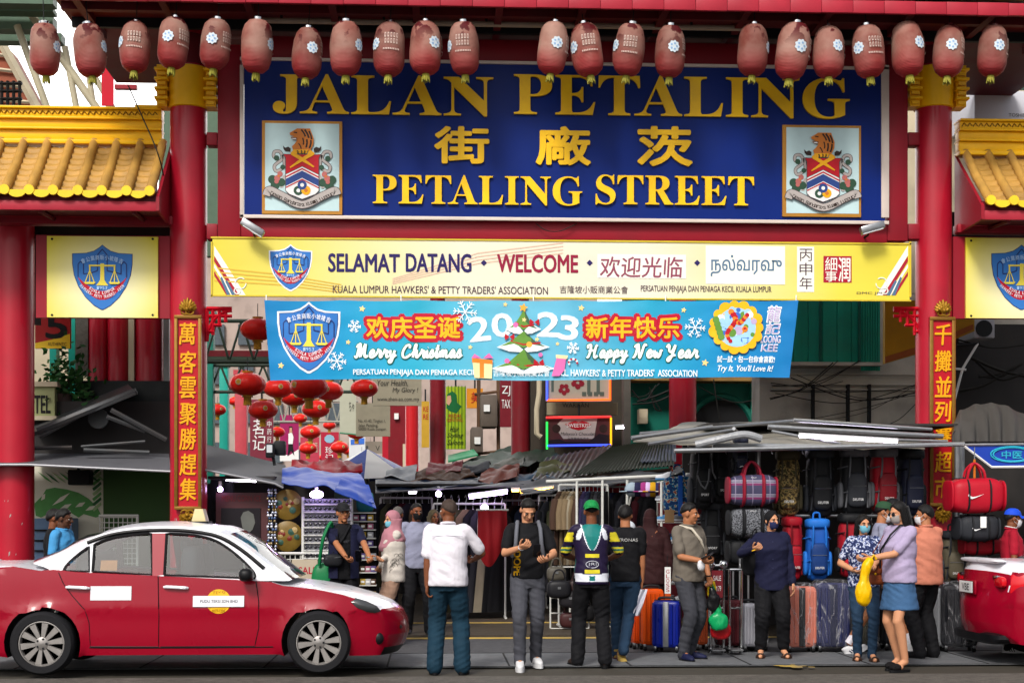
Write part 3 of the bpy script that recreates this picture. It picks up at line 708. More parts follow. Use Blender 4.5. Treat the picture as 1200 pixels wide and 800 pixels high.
# -- Christmas banner
YN=-.34
bn=thing('festive_banner','bright blue cloth banner wishing Merry Christmas and Happy New Year 2023','banner',P(622,445,YN))
cn=[P(310,352,YN),P(935,352,YN),P(925,443,YN),P(317,446,YN)]
def bn_y(x,z):
 u=(x-cn[0].x)/(cn[1].x-cn[0].x);v=(cn[0].z-z)/(cn[0].z-cn[3].z)
 return YN-.02+.016*math.sin(5.5*x+2.2*z)*(.25+v)+.010*noise.noise((x*3.1,0,z*5.0))+.012*math.sin(abs(((u*7)%1)-.5)*8)*max(0,.5-v)
def bn_pt(u,v):
 a=cn[0].lerp(cn[1],u);b=cn[3].lerp(cn[2],u);p=a.lerp(b,v)
 z=p.z-.012*abs(math.sin(u*math.pi*7))*(1-v)+.015*math.sin(u*9)*v
 return(p.x,bn_y(p.x,z),z)
BNM=board_mat('banner print','#3aa0c8',[(0,'#1478b4'),(.12,'#1a8fc2'),(.28,'#2fa6c4'),(.45,'#6cb8d2'),(.56,'#63b2d0'),(.72,'#2a9ec2'),(.86,'#1a88c0'),(1,'#1672b4')],ramp_x(cn[0].x-bn.location.x,cn[1].x-bn.location.x))
BNM.node_tree.nodes['Principled BSDF'].inputs['Roughness'].default_value=.38
mb=MB();mb.sheet(bn_pt,150,30,BNM);mb.bw('cloth',bn,angle=180)
bw=lambda p:(p[0],p[1]-YN+bn_y(p[0],p[2]),p[2])
mb=MB();y=YN-.004
BC={k:M('banner '+k,v,.45,var=.08)for k,v in dict(yel='#efb21c',red='#b4102c',white='#e8f0f2',green='#176a4c',navy='#1b5fa4',sky='#9cc8e4',tree='#5f8c38',dtree='#3f5c40',band='#b01424',star='#ecd08a',pink='#d86aa8',gold='#e8a840',cream='#efd9a0',orange='#e8802a',lilac='#b9a6cc',blue='#3868c0').items()}
def bt(s_,a,b,c,d,m,dy=0,**k):text_px(mb,s_,a,b,c,d,y-dy,BC[m],xf=bw,**k)
for s_,xs_ in(('欢庆圣诞',429),('新年快乐',686)):
 for i,ch in enumerate(s_):
  x=xs_+i*27.9;bt(ch,x-1,370,x+28,398,'red',.002,bold=.2);bt(ch,x+1,372,x+26,396,'yel',.006,bold=.05)
for ch,a,b,c,d,r_ in(('2',550,372,573,399,.12),('0',577,368,600,394,.03),('2',630,367,655,394,-.03),('3',656,371,677,398,-.12)):bt(ch,a-.8,b-.8,c+.8,d+.8,'sky',.001,bold=.05,rot=r_);bt(ch,a,b,c,d,'white',.004,bold=.06,rot=r_)
bt('PERSATUAN PENJAJA DAN PENIAGA KECIL K.L.',414,433,571,441,'white',.022,bold=.03);bt('吉隆坡小販商業公會',578,433,644,441,'white',.022);bt("K.L. HAWKERS' & PETTY TRADERS'  ASSOCIATION",655,433,817,441,'white',.022,bold=.03)
p_=[P(a,b,y)for a,b in((545,432),(650,432),(650,442),(545,442))]
# brush script: one stroke list per letter on a grid 1 high
SCR={'M':(1.25,[[(.0,.15),(.06,.02),(.18,.1),(.32,.95),(.42,.98),(.44,.3),(.48,.05),(.8,.97),(.86,.9),(.84,.25),(.95,.02),(1.15,.15)],[(.1,.75),(.2,.95),(.33,.97)]]),'H':(1.25,[[(.1,.7),(.05,.9),(.25,.98),(.36,.9),(.3,.4),(.15,.02),(.03,.08)],[(.95,.98),(.82,.8),(.72,.2),(.82,.0),(1.05,.15)],[(.15,.5),(.5,.55),(.85,.5)]]),'N':(1.2,[[(.0,.05),(.1,.02),(.25,.3),(.36,.95),(.42,.95),(.58,.05),(.64,.02),(.8,.5),(.92,.95),(1.05,.98),(1.1,.88)],[(.12,.75),(.2,.93),(.36,.96)]]),'Y':(1.1,[[(.0,.75),(.1,.95),(.24,.9),(.24,.55),(.4,.42),(.6,.6),(.75,.98)],[(.78,.98),(.62,.4),(.42,-.1),(.25,-.28),(.15,-.15),(.4,.08),(.85,.2)]]),'C':(1.0,[[(.72,.72),(.76,.9),(.62,.98),(.35,.85),(.12,.4),(.2,.05),(.5,.0),(.9,.25)]]),'e':(.6,[[(.05,.2),(.35,.3),(.42,.48),(.28,.56),(.1,.35),(.12,.08),(.3,.0),(.62,.2)]]),'r':(.58,[[(.0,.2),(.18,.45),(.2,.62),(.26,.5),(.42,.5),(.38,.2),(.44,.0),(.6,.15)]]),'y':(.68,[[(.0,.3),(.12,.55),(.16,.2),(.24,.04),(.4,.15),(.52,.55)],[(.52,.55),(.44,.1),(.3,-.35),(.12,-.38),(.15,-.2),(.68,.2)]]),'h':(.72,[[(.0,.2),(.25,.6),(.36,.95),(.28,1.0),(.2,.7),(.12,.0)],[(.15,.2),(.3,.5),(.44,.52),(.42,.15),(.5,.0),(.72,.2)]]),'i':(.36,[[(.0,.2),(.12,.52),(.12,.15),(.2,.0),(.38,.2)],[(.17,.76),(.2,.78)]]),'s':(.5,[[(.0,.15),(.25,.6),(.3,.4),(.34,.15),(.22,.0),(.06,.06)],[(.3,.05),(.52,.2)]]),'t':(.42,[[(.0,.2),(.2,.6),(.26,.98),(.18,.4),(.16,.1),(.24,.0),(.44,.2)],[(.04,.66),(.38,.68)]]),'m':(.98,[[(.0,.2),(.12,.52),(.1,.0)],[(.12,.3),(.28,.54),(.38,.45),(.36,.0)],[(.38,.3),(.54,.54),(.66,.45),(.64,.12),(.74,.0),(.98,.2)]]),'a':(.68,[[(.44,.48),(.28,.56),(.08,.3),(.14,.02),(.3,.08),(.44,.5),(.42,.15),(.5,.0),(.7,.2)]]),'p':(.66,[[(.0,.2),(.14,.55),(.1,.1),(.0,-.42)],[(.12,.35),(.3,.56),(.42,.4),(.34,.08),(.16,.04)],[(.3,.05),(.66,.2)]]),'w':(.8,[[(.0,.3),(.1,.54),(.12,.12),(.22,.02),(.36,.4),(.38,.12),(.5,.02),(.64,.3),(.64,.54),(.8,.48)]]),}
def script(word,a,base,c,h,over=False):
 tot=sum(SCR[ch][0]if ch!=' ' else.4 for ch in word);px=(c-a)/tot;x=a
 for ch in word:
  if ch==' ':x+=.4*px;continue
  for st in SCR[ch][1]:
   pts=[P(x+(u+v*.12)*px,base-v*h,y)for u,v in st]
   pts=smooth_path([(q.x,0,q.z)for q in pts],4)
   for m_,r_,dy in(('green',.027,.006),('white',.0155,.013)):
    tm=MB();tm.tube([(q.x,y-dy,q.z)for q in pts],r_,BC[m_],8)
    mb.add([bw((v[0],y-dy+(v[1]-y+dy)*.12,v[2]))for v in tm.v],tm.f,BC[m_])
  x+=SCR[ch][0]*px
script('Merry',416,419,464,15);script('Christmas',470,419,541,15);script('Happy',687,419,735,15);script('New',741,419,775,15);script('Year',780,419,818,15)
lay=[y];pm=MB()
def bp(pts,m):
 lay[0]-=.00012;q=[P(a,b,y)for a,b in pts];n=len(q);A=sum(q[i].x*q[(i+1)%n].z-q[(i+1)%n].x*q[i].z for i in range(n))
 if A<0:q=q[::-1]
 pm.add([(v.x,lay[0]-.003,v.z)for v in q],[tuple(range(n))],BC[m])
def bdisc(x,yy,r_,m,n=14):bp([(x+r_*math.cos(2*math.pi*i/n),yy+r_*math.sin(2*math.pi*i/n))for i in range(n)],m)
def bstar(x,yy,r_,m='star'):bp([(x+(r_ if i%2==0 else r_*.5)*math.sin(math.pi*i/5+.2),yy-(r_ if i%2==0 else r_*.5)*math.cos(math.pi*i/5+.2))for i in range(10)],m)
def flake(x,yy,r_,m='white'):
 for k in range(6):
  a=k*math.pi/3+.1
  def ln(p,q,w):
   d=Vector((q[0]-p[0],q[1]-p[1]));d=d.normalized()*w;n=(-d.y,d.x);bp([(p[0]+n[0],p[1]+n[1]),(q[0]+n[0],q[1]+n[1]),(q[0]-n[0],q[1]-n[1]),(p[0]-n[0],p[1]-n[1])],m)
  e=(x+r_*math.cos(a),yy+r_*math.sin(a));ln((x,yy),e,.55)
  for t in(.45,.75):
   b=(x+r_*t*math.cos(a),yy+r_*t*math.sin(a))
   for s_ in(-1,1):ln(b,(b[0]+r_*.32*math.cos(a+s_*.9),b[1]+r_*.32*math.sin(a+s_*.9)),.45)
for x,yy,r_ in((424.5,362,4),(408,401,3.2),(329.5,428.5,4),(551,407,3),(592,357,3),(681,361,4),(801,363.5,3.4),(826,425,4.4),(653,403,2.6)):bstar(x,yy,r_)
for x,yy,r_ in((415.5,382.5,7.5),(395,423,11),(545,366,14),(814,384,12),(671,408,7)):flake(x,yy,r_)
# tree, gift, stocking
for k,(t,b,w)in enumerate(((363,386,17),(388,407,27),(409,432,33))):
 bp([(613-w-4,b),(613-w*.5,b-8),(613,b+3),(613+w*.5,b-6),(613+w+4,b),(613+w*.6,b+5),(613,b+6),(613-w*.6,b+5)],'white')
 bp([(614,t),(613+w*.55,b-6),(613+w,b),(613+w*.4,b-3),(613,b+1),(613-w*.4,b-4),(613-w,b-1),(613-w*.5,b-8)],'tree')
 bp([(614,t),(613+w*.55,b-6),(613+w,b),(613+w*.45,b-3),(613+w*.2,b-9)],'dtree')
 bp([(613-w*.55,b-9),(613,b-4),(613+w*.75,b-6),(613+w*.75,b-4),(613,b-2),(613-w*.55,b-7)],'band')
for x,yy,r_,m in((604,381,3,'pink'),(620,404,3.5,'gold'),(594,423,3,'pink'),(633,416,2.5,'pink')):bdisc(x,yy,r_,m)
for x,yy in((626,378),(597,395),(631,425)):
 for s_ in(-1,1):bp([(x,yy),(x+s_*5,yy-4),(x+s_*6,yy),(x+s_*5,yy+4)],'band')
bstar(613,361,5.5,'gold');bstar(614,375,3,'star');bstar(629,398,3,'star')
bp([(553,420),(577,422),(576,444),(556,443)],'cream');bp([(553,420),(577,422),(577,427),(553,425)],'orange');bp([(562,425),(567,425),(567,443),(562,443)],'orange');bp([(552,420),(556,415),(564,420)],'pink');bp([(566,420),(573,414),(578,420)],'pink')
bp([(652,419),(663,419),(661,434),(655,441),(646,441),(648,434)],'pink');bp([(651,416),(665,417),(664,421),(651,420)],'cream')
for i in range(8):a=math.pi*(1.15-i/7*1.2);bdisc(671+5*math.cos(a),425-4*math.sin(a),1.3,'band' if i%2 else 'white')
# round emblem of flowers and clouds, and the writing beside it
rnd=random.Random(3)
for i in range(15):a=i*.42;bdisc(862+26*math.cos(a),384+25*math.sin(a),5.5+rnd.random()*2,'yel')
bdisc(862,384,23,'sky',24)
for i in range(26):a,r_=rnd.random()*6.28,22*rnd.random()**.5;bdisc(862+r_*math.cos(a),384+r_*math.sin(a),2.5+3*rnd.random(),rnd.choice(['white','sky','lilac','tree','blue','yel','sky']))
for i in range(12):bdisc(856+5*math.sin(i*.55),366+i*3.1,3.6-i*.12,'orange' if i%3==0 else 'band')
for i in range(8):bdisc(860+i*2.1,374+5*math.sin(i*.6),2.6,'band' if i%2 else 'orange')
bdisc(872,386,3.5,'orange');bdisc(872,386,2,'band')
for i in range(5):bdisc(838+i*1.5,375+i*5,4,'tree')
def bo(s_,a,b,c,d,**k):bt(s_,a-.6,b-.6,c+.6,d+.6,'white',.003,bold=.07,**k);bt(s_,a,b,c,d,'lilac',.007,bold=.01,**k)
bo('龍',899,359,915,377,shear=.2);bo('記',897,379,914,391,shear=.2);bo('LOONG',892,394,914,401,shear=.15);bo('KEE',892,404,911,411,shear=.15)
bt('試一試・包一包你會喜歡!',840,417,908,425,'white',.004,bold=.03,shear=.15);bt("Try It, You'll Love It!",841,428,906,437,'white',.004,bold=.03,shear=.35)
q0,q1=P(325,437.5,YN),P(399,354,YN);sm=MB();shield(sm,(q0 .x+q1 .x)/2,q0 .z,q1 .x-q0 .x,q1 .z-q0 .z,YN-.004);pm.add(sm.v,[],BC['white'])
pm.v=pm.v[:-len(sm.v)]
for f,k in zip(sm.f,sm.fm):pm.add([sm.v[i]for i in f],[tuple(range(len(f)))],sm.ms[k])
def lay_on(src,dst,step=.09):
 bm=bmesh.new();vv=[bm.verts.new(p)for p in src.v]
 for f,k in zip(src.f,src.fm):
  try:fc=bm.faces.new([vv[i]for i in f]);fc.material_index=k
  except ValueError:pass
 xs_=[v.co.x for v in bm.verts];zs_=[v.co.z for v in bm.verts]
 for ax,lo,hi in((0,min(xs_),max(xs_)),(2,min(zs_),max(zs_))):
  t=lo+step
  while t<hi:
   co=[0,0,0];no=[0,0,0];co[ax]=t;no[ax]=1
   bmesh.ops.bisect_plane(bm,geom=bm.verts[:]+bm.edges[:]+bm.faces[:],plane_co=co,plane_no=no);t+=step
 bm.verts.index_update();V=[bw(tuple(v.co))for v in bm.verts]
 for k,m in enumerate(src.ms):
  fs=[[v.index for v in f.verts]for f in bm.faces if f.material_index==k]
  if fs:n=dst.mi(m);o=len(dst.v)
  if fs:
   used=sorted({i for f in fs for i in f});ix={u:j for j,u in enumerate(used)}
   dst.add([V[u]for u in used],[[ix[i]for i in f]for f in fs],m)
 bm.free()
lay_on(pm,mb)
mb.bw('printing',bn,flat=True)
mb=MB()
for px in(312,470,625,780,933):q=P(px,353,YN);mb.tube([q,P(px,346,YN+.06)],.008,WHITE,5)
mb.bw('ties',bn)
# -- faded barrel lanterns under the eave
def lantern_mat():
 m=M('sun-faded red lantern cloth','#a4554e',.6,var=0);nt=m.node_tree;L=nt.links.new;b=nt.nodes['Principled BSDF']
 tc=nt.nodes.new('ShaderNodeTexCoord');oi=nt.nodes.new('ShaderNodeObjectInfo')
 ad=nt.nodes.new('ShaderNodeVectorMath');ad.operation='ADD';L(tc.outputs['Object'],ad.inputs[0])
 mul=nt.nodes.new('ShaderNodeVectorMath');mul.operation='SCALE';mul.inputs[0].default_value=(13,7,5);L(oi.outputs['Random'],mul.inputs['Scale']);L(mul.outputs[0],ad.inputs[1])
 def ns(s_,d=4):
  n=nt.nodes.new('ShaderNodeTexNoise');n.inputs['Scale'].default_value=s_;n.inputs['Detail'].default_value=d;L(ad.outputs[0],n.inputs['Vector']);return n.outputs[0]
 def ramp(src,stops):
  r=nt.nodes.new('ShaderNodeValToRGB');L(src,r.inputs[0])
  for i,(p,c)in enumerate(stops):
   e=r.color_ramp.elements[i]if i<2 else r.color_ramp.elements.new(p);e.position=p;e.color=lin(c)+(1,)
  return r.outputs[0]
 base=ramp(ns(3.2),[(.3,'#74382f'),(.46,'#83564c'),(.68,'#927064')])
 sp=nt.nodes.new('ShaderNodeSeparateXYZ');L(tc.outputs['Object'],sp.inputs[0])
 low=nt.nodes.new('ShaderNodeMapRange');low.inputs[1].default_value=.3;low.inputs[2].default_value=.02;L(sp.outputs[2],low.inputs[0])
 mx=nt.nodes.new('ShaderNodeMix');mx.data_type='RGBA';L(low.outputs[0],mx.inputs[0]);L(base,mx.inputs[6]);mx.inputs[7].default_value=lin('#8a1c24')+(1,)
 tor=nt.nodes.new('ShaderNodeMapRange');tor.inputs[1].default_value=.55;tor.inputs[2].default_value=.585;L(ns(5.5,8),tor.inputs[0])
 top=nt.nodes.new('ShaderNodeMapRange');top.inputs[1].default_value=.30;top.inputs[2].default_value=.5;L(sp.outputs[2],top.inputs[0])
 mm=nt.nodes.new('ShaderNodeMath');mm.operation='MULTIPLY';L(tor.outputs[0],mm.inputs[0]);L(top.outputs[0],mm.inputs[1])
 m2=nt.nodes.new('ShaderNodeMix');m2 .data_type='RGBA';L(mm.outputs[0],m2 .inputs[0]);L(mx.outputs[2],m2 .inputs[6]);m2 .inputs[7].default_value=lin('#4a0a10')+(1,)
 vr=nt.nodes.new('ShaderNodeMapRange');vr.inputs[3].default_value=.85;vr.inputs[4].default_value=1.2;L(oi.outputs['Random'],vr.inputs[0]);vm=nt.nodes.new('ShaderNodeVectorMath');vm.operation='SCALE';L(m2 .outputs[2],vm.inputs[0]);L(vr.outputs[0],vm.inputs['Scale']);L(vm.outputs[0],b.inputs['Base Color'])
 w=nt.nodes.new('ShaderNodeTexWave');w.bands_direction='Z';w.inputs['Scale'].default_value=22;w.inputs['Distortion'].default_value=.6;L(tc.outputs['Object'],w.inputs['Vector'])
 bp_=nt.nodes.new('ShaderNodeBump');bp_.inputs['Strength'].default_value=.35;bp_.inputs['Distance'].default_value=.01;L(w.outputs[0],bp_.inputs['Height']);L(bp_.outputs[0],b.inputs['Normal'])
 return m
LANT=lantern_mat()
LPROF=[(.055,.0),(.10,.015),(.15,.06),(.178,.13),(.186,.22),(.184,.34),(.178,.44),(.155,.53),(.11,.585),(.06,.60)]
def lrad(z):
 for(r0,z0),(r1,z1)in zip(LPROF,LPROF[1:]):
  if z0<=z<=z1:return r0+(r1-r0)*(z-z0)/(z1-z0)
 return.06
EMB=M('pale blue flower emblem','#c2ccd4',.55,var=.25,scale=45);PRN=M('worn white printing','#bba49a',.6,var=.45,scale=70);TAS=M('yellow green tassel','#8f8a34',.7,var=.3,scale=30);BLU=M('emblem blue','#7f9fc2',.5,var=.2)
def lmk(sd):
 t=empty('hanging_lantern')
 mb=MB()
 prof=[]
 for i in range(41):
  z=.6*i/40;prof.append((lrad(z)+.0022*math.sin(i*1.57*2),z))
 mb.lathe(prof,LANT,40);mb.v=[tuple(Vector(p)+Vector((p[0],p[1],0))*(.09*noise.noise((p[0]*5+sd*7,p[1]*5,p[2]*4))+.05*max(0,p[2]-.42)*6*noise.noise((math.atan2(p[1],p[0])*3,sd*3,p[2]*3))))for p in mb.v];sh_=mb.build('shade',t)
 mb=MB()
 def on(az,z,off):r_=lrad(z)+off;r_=r_+.006;return(r_*math.sin(az),-r_*math.cos(az),z)
 cz=.32;pts=[(.066+.006*math.cos(9*a),a)for a in[2*math.pi*k/54 for k in range(54)]]
 mb.add([on(0,cz,.006)]+[on(r_*math.cos(a)/.184,cz+r_*math.sin(a),.005)for r_,a in pts],[(0,k+1,(k+1)%54+1)for k in range(54)],EMB)
 for k in range(5):
  a=k*1.257;c_=(.034*math.cos(a),.034*math.sin(a))
  q=[on((c_[0]+.013*math.cos(b))/.184,cz+c_[1]+.013*math.sin(b),.008)for b in[2*math.pi*j/8 for j in range(8)]];mb.add(q,[tuple(range(8))],BLU)
 mb.build('flower_emblem',sh_)
 mb=MB()
 rr=random.Random(5)
 for zc,n,w in((.40,5,.17),(.33,5,.16),(.24,10,.19)):
  for k in range(n):
   az=1.15+(k/n-.5)*w/.184;hh=.055 if n==5 else.02;ww=w/n*.6/.184
   q=[on(az,zc-hh/2,.004),on(az+ww,zc-hh/2,.004),on(az+ww,zc+hh/2,.004),on(az,zc+hh/2,.004)];mb.add(q,[(0,1,2,3)],PRN)
   if n==5:mb.add([on(az+ww*.3,zc-hh*.25,.006),on(az+ww*.7,zc-hh*.25,.006),on(az+ww*.7,zc+hh*.3,.006),on(az+ww*.3,zc+hh*.3,.006)],[(0,1,2,3)],LANT)
 mb.build('print',sh_)
 mb=MB();mb.lathe([(.06,.595),(.06,.625),(.045,.63),(.012,.632)],CHROME,16);mb.build('top_cap',t)
 mb=MB()
 for k in range(12):a=k*.52;mb.tube([(.03*math.cos(a),.03*math.sin(a),.01),(.035*math.cos(a),.035*math.sin(a),-.03),(.045*math.cos(a+.2),.045*math.sin(a+.2),-.075-.01*(k%3))],[.012,.014,.006],TAS,5)
 mb.build('tassel',t)
 mb=MB();mb.tube([(0,0,.63),(0,0,.88)],.006,DARK,5);mb.build('hook',t)
 return t
LDATA=[(54,28,90,1.15,'hanging at the far end against the white sky'),(108,27,91,1.3,'second from the sky end with worn print'),(157,23,85,-1.0,'above the inner end of the golden roof ridge'),(201,19,81,-.2,'tilted in front of the taxi side column edge, emblem facing out'),(250,22,82,-.1,'right beside the taxi side column, emblem facing out'),(300,23,87,1.2,'over the top corner of the blue sign by the J'),(358,31,93,.45,'hanging low between the J and first A of JALAN'),(405,25,90,1.0,'dark torn, above the first A of JALAN'),(455,24,90,-1.0,'above the L of JALAN'),(499,24,88,.6,'above the second A of JALAN'),(545,26,89,-1.25,'above the N of JALAN'),(645,25,88,.2,'above the P of the big PETALING'),(692,26,90,-1.1,'above the E of the big PETALING'),(734,28,90,-1.2,'tilted, above the T of the big PETALING'),(784,30,92,.1,'above the A of the big PETALING'),(881,28,90,1.15,'above the second N stroke of PETALING, next to the I'),(925,26,94,.25,'ragged edged, above the N of the big PETALING'),(971,29,92,.4,'above the G of the big PETALING'),(1020,29,92,-.9,'over the top corner of the blue sign by the G'),(1066,24,90,.5,'torn, narrow topped, beside the duffel side gold band'),(1110,28,91,-.1,'in front of the duffel side column, emblem facing out'),(1161,29,90,.1,'outermost over the white box')]
LDATA[15]=LDATA[15][:4]+('above the I of the big PETALING',)
lps=[lmk(k)for k in range(5)];YL=-1.22
for i,(px,a,b,az,lab)in enumerate(LDATA):
 o=lps[i]if i<5 else copy_tree(lps[(i*3+i//5)%5])
 q=P(px,b-1,YL);s_=(P(px,a,YL).z-P(px,b,YL).z)/.625
 o.location=q;o.scale=(s_*random.uniform(.93,1.02),s_*random.uniform(.93,1.02),s_)
 o.rotation_euler=(random.uniform(-.1,.1),random.uniform(-.12,.12),az)
 if px in(201,250,734):o.rotation_euler[1]+=.12*(1 if px!=734 else 1)
 tag(o,'faded red barrel lantern '+lab,'lantern','faded lanterns hanging along the eave')
# -- sky and the far end of the lane
mb=MB();mb.add([(-260,190,-20),(260,190,-20),(260,190,160),(-260,190,160)],[(0,1,2,3)],M('white overcast sky',(1,1,1),1,var=0,emit=1.15))
struct(mb,'sky')
TEAL=M('teal painted plaster','#0e6a5a',.6,var=.2,scale=2,dirt=.5,dirtcol=(.02,.06,.05),bump=.1,bscale=20)
GREYW=M('stained concrete wall','#b5aea2',.85,var=.22,scale=1.5,dirt=.6,dirtcol=(.13,.12,.105),bump=.25,bscale=25)
CREAM=M('cream plaster','#b9ad94',.75,var=.15,scale=2,dirt=.45,dirtcol=(.18,.16,.13))
DARKW=M('shade-dark backing','#2c2a2a',.8,var=.4,scale=2,dirt=.4)  # interior shade put into this dark backing colour
TARP_G=M('grey canvas awning','#525358',.7,var=.2,scale=4,dirt=.4,dirtcol=(.06,.06,.06),bump=.1,bscale=30)
TIN=M('weathered tin sheet','#484a4c',.5,metal=.5,var=.3,scale=4,dirt=.6,dirtcol=(.07,.05,.04))
PIPE=M('dull pipe','#6f7172',.45,metal=.6,var=.2)
WOOD=M('dark timber','#33261d',.7,var=.3,scale=6)
CABLE=M('dark cable','#1a1816',.6,var=.1)
LAMP=M('white fluorescent tube','#f3e6ff',.5,var=0,emit=12)
LAMPV=M('violet white fluorescent tube','#d8b8ff',.5,var=0,emit=20)
WARM=M('warm strip lamp','#ffb04a',.5,var=0,emit=14)
def bldg(name,lab,loc):return thing(name,lab,'building',loc)
def bx(t,name,a,b,c,d,Y0,Y1,m,bev=0):
 mb=MB();box_px(mb,a,b,c,d,Y0,Y1,m,bev);return mb.bw(name,t)
# facades along the left of the lane
t=bldg('shophouse','old shophouse with red double columns and a black signboard behind the taxi',(P(120,600,3).x,3,0))
bx(t,'wall',-260,240,236,640,3.6,4.2,CREAM)
bx(t,'upper_board',92,446,214,560,2.2,2.4,M('black green board','#0c1416',.45,var=.3))
for a,b in((104,126),(126.5,150),(157,191)):
 q=P((a+b)/2,400,2.6);mb=MB();mb.lathe([((b-a)/2/SC(2.6),2.4),((b-a)/2/SC(2.6),5.6)],RED,24,(q.x,2.6,0));mb.bw('column',t)
bx(t,'white_pilaster',150.5,360,157,450,2.4,2.7,CREAM);bx(t,'downpipe',191.5,360,198,450,2.4,2.6,PIPE)
for a,b in((58,66),(80,88)):bx(t,'teal_post',a,360,b,560,2.6,2.8,M('bright teal paint','#109080',.5,var=.15))
bx(t,'carved_panel',89,365,103,440,2.5,2.6,M('grey carved panel','#5c5a54',.8,var=.6,scale=25))
bx(t,'canopy_beam',-200,252,204,279,.6,1.0,DARK);bx(t,'side_shade',24,262,46,380,1.1,1.2,DARKW)  # dark strips put in as the shade of the gap below the side roof
t2=thing('number_sign','red and yellow hanging sign with a large dark curl above the awning','sign',P(62,407,2.0));bx(t2,'board',41,372,82,408,2.0,2.08,M('sign red','#a01818',.5,var=.1))
mb=MB();text_px(mb,'5',54,368,78,396,1.99,BLACK,bold=.06);q=[P(a,b,1.992)for a,b in((41,402),(60,398),(82,391),(82,408),(41,408))];mb.flat([(v.x,v.z)for v in q],1.992,M('sign yellow','#d8b020',.5,var=.1));text_px(mb,'AUTHENTIC',56,401,78,405,1.985,BLACK);mb.bw('lettering',t2)
t2=thing('hotel_sign','pale green box sign ending in the letters EL beside a potted plant','sign',P(52,490,1.6));bx(t2,'box',30,452,64,487,1.6,2.0,M('pale olive sign','#8d9266',.5,var=.1,dirt=.3));bx(t2,'cornice',30,447,67,452.6,1.55,2.05,CREAM);bx(t2,'ledge',30,487,66,492,1.5,2.05,CREAM)
mb=MB();text_px(mb,'HOTEL',22,463,59,484,1.592,BLACK,bold=.03);mb.bw('lettering',t2)
t2=thing('potted_plant','small green shrub in a pot on the ledge beside the hotel sign','plant',P(76,487,1.9))
mb=MB();mb.lathe([(.10,0),(.15,.28),(.16,.3),(.13,.29),(0,.27)],M('grey pot','#4a3e3a',.7,var=.2),16,P(73,487,1.9));mb.bw('pot',t2)
LEAF=M('dark green leaves','#1f4a1c',.5,var=.5,scale=8)
def leaves(mb,c,r3,n,size,m,rnd):
 for _ in range(n):
  d=Vector((rnd.gauss(0,.5),rnd.gauss(0,.5),rnd.gauss(0,.5)));p=Vector(c)+Vector((d.x*r3[0],d.y*r3[1],d.z*r3[2]))
  a=Vector((rnd.uniform(-1,1),rnd.uniform(-1,1),rnd.uniform(-.6,1))).normalized();b=a.orthogonal().normalized()*size*.3;a=a*size
  mb.add([p,p+a*.5+b,p+a,p+a*.5-b],[(0,1,2,3)],m)
mb=MB();leaves(mb,P(78,452,1.9),(.32,.25,.45),420,.11,LEAF,random.Random(4));mb.bw('foliage',t2)
mb=MB()
for k in range(4):mb.tube([P(73,480,1.9),P(74+k*3,450-k*4,1.9)],.012,WOOD,5)
mb.bw('stem',t2)
# mural wall, green panel and shelves below the left awning
t=thing('mural_wall','white wall with a painted monstera leaf and a dark green panel behind the taxi','wall',(P(120,640,1.9).x,1.9,0))
bx(t,'wall',34,530,121,705,1.9,2.05,M('off white mural ground','#d6d2c0',.7,var=.08));bx(t,'green_panel',121,530,206,705,1.8,2.0,M('mossy green panel','#2a4a1a',.55,var=.45,scale=1.2))
mb=MB();LG=[M('mural green '+k,v,.6,var=.2,scale=10)for k,v in dict(mid='#55904e',dark='#2f5f36',pale='#96b07e').items()]
def mur(pts,m,d=0):q=[P(a,b,1.89-d)for a,b in pts];mb.flat([(v.x,v.z)for v in q],1.89-d,m)
mur([(40,590),(50,580),(54,573),(64,571),(78,573),(92,577),(104,584),(114,594),(119,604),(112,606),(98,602),(92,606),(82,600),(70,606),(60,600),(48,606),(42,604)],LG[0])
for k,(a,b,c,d)in enumerate(((61,592,82,577),(70,596,84,590),(88,594,100,588),(48,586,53,578),(100,598,112,592))):mur([(a,b),((a+c)/2-1,(b+d)/2-2),(c,d),((a+c)/2+2,(b+d)/2+2)],M('off white mural ground'),.004+k*.0002)
for k in range(9):x=44+k*8;mur([(x,552),(x+12,560),(x+18,566),(x+9,561)],LG[k%3],.002+k*.0002)
for k in range(8):y_=546+k*6;mur([(108,y_+8),(118,y_),(119,y_+3),(110,y_+11)],LG[(k+1)%3],.003+k*.0002)
mb.bw('leaf_mural',t)
t=thing('wire_display','white wire grid display beside the green panel above the taxi roof','rack',P(148,690,1.2))
mb=MB();WIRE=M('white coated wire','#bdbdb8',.5,var=.05)
for k in range(9):q=P(117+k*5.4,603,1.2);mb.tube([q,q-Vector((0,0,1.3))],.006,WIRE,4)
for k in range(14):mb.tube([P(117,606+k*6,1.2),P(161,606+k*6,1.2)],.006,WIRE,4)
mb.tube([P(116,604,1.19),P(162,604,1.19)],.022,WIRE,6);mb.tube([P(161,603,1.19),P(161,690,1.19)],.02,WIRE,6)
mb.bw('grid',t)
t=thing('blue_shelf','pale blue shelf unit beside the outermost red column','shelf',P(60,700,1.4));bx(t,'cabinet',40,607,84,700,1.4,1.8,M('pale blue laminate','#6884a4',.5,var=.1))
mb=MB()
for k in range(6):box_px(mb,40,620+k*12,84,622+k*12,1.36,1.39,DARK)
mb.bw('shelf_edge',t)
t=thing('dark_camera_box','small black box lamp hung under the awning before the leaf mural','lamp',P(92,568,1.5));bx(t,'housing',79,550,105,568,1.5,1.75,DARK,.02)
mb=MB();mb.tube([P(92,550,1.6),P(92,536,1.6)],.02,DARK,6);mb.bw('stem',t)
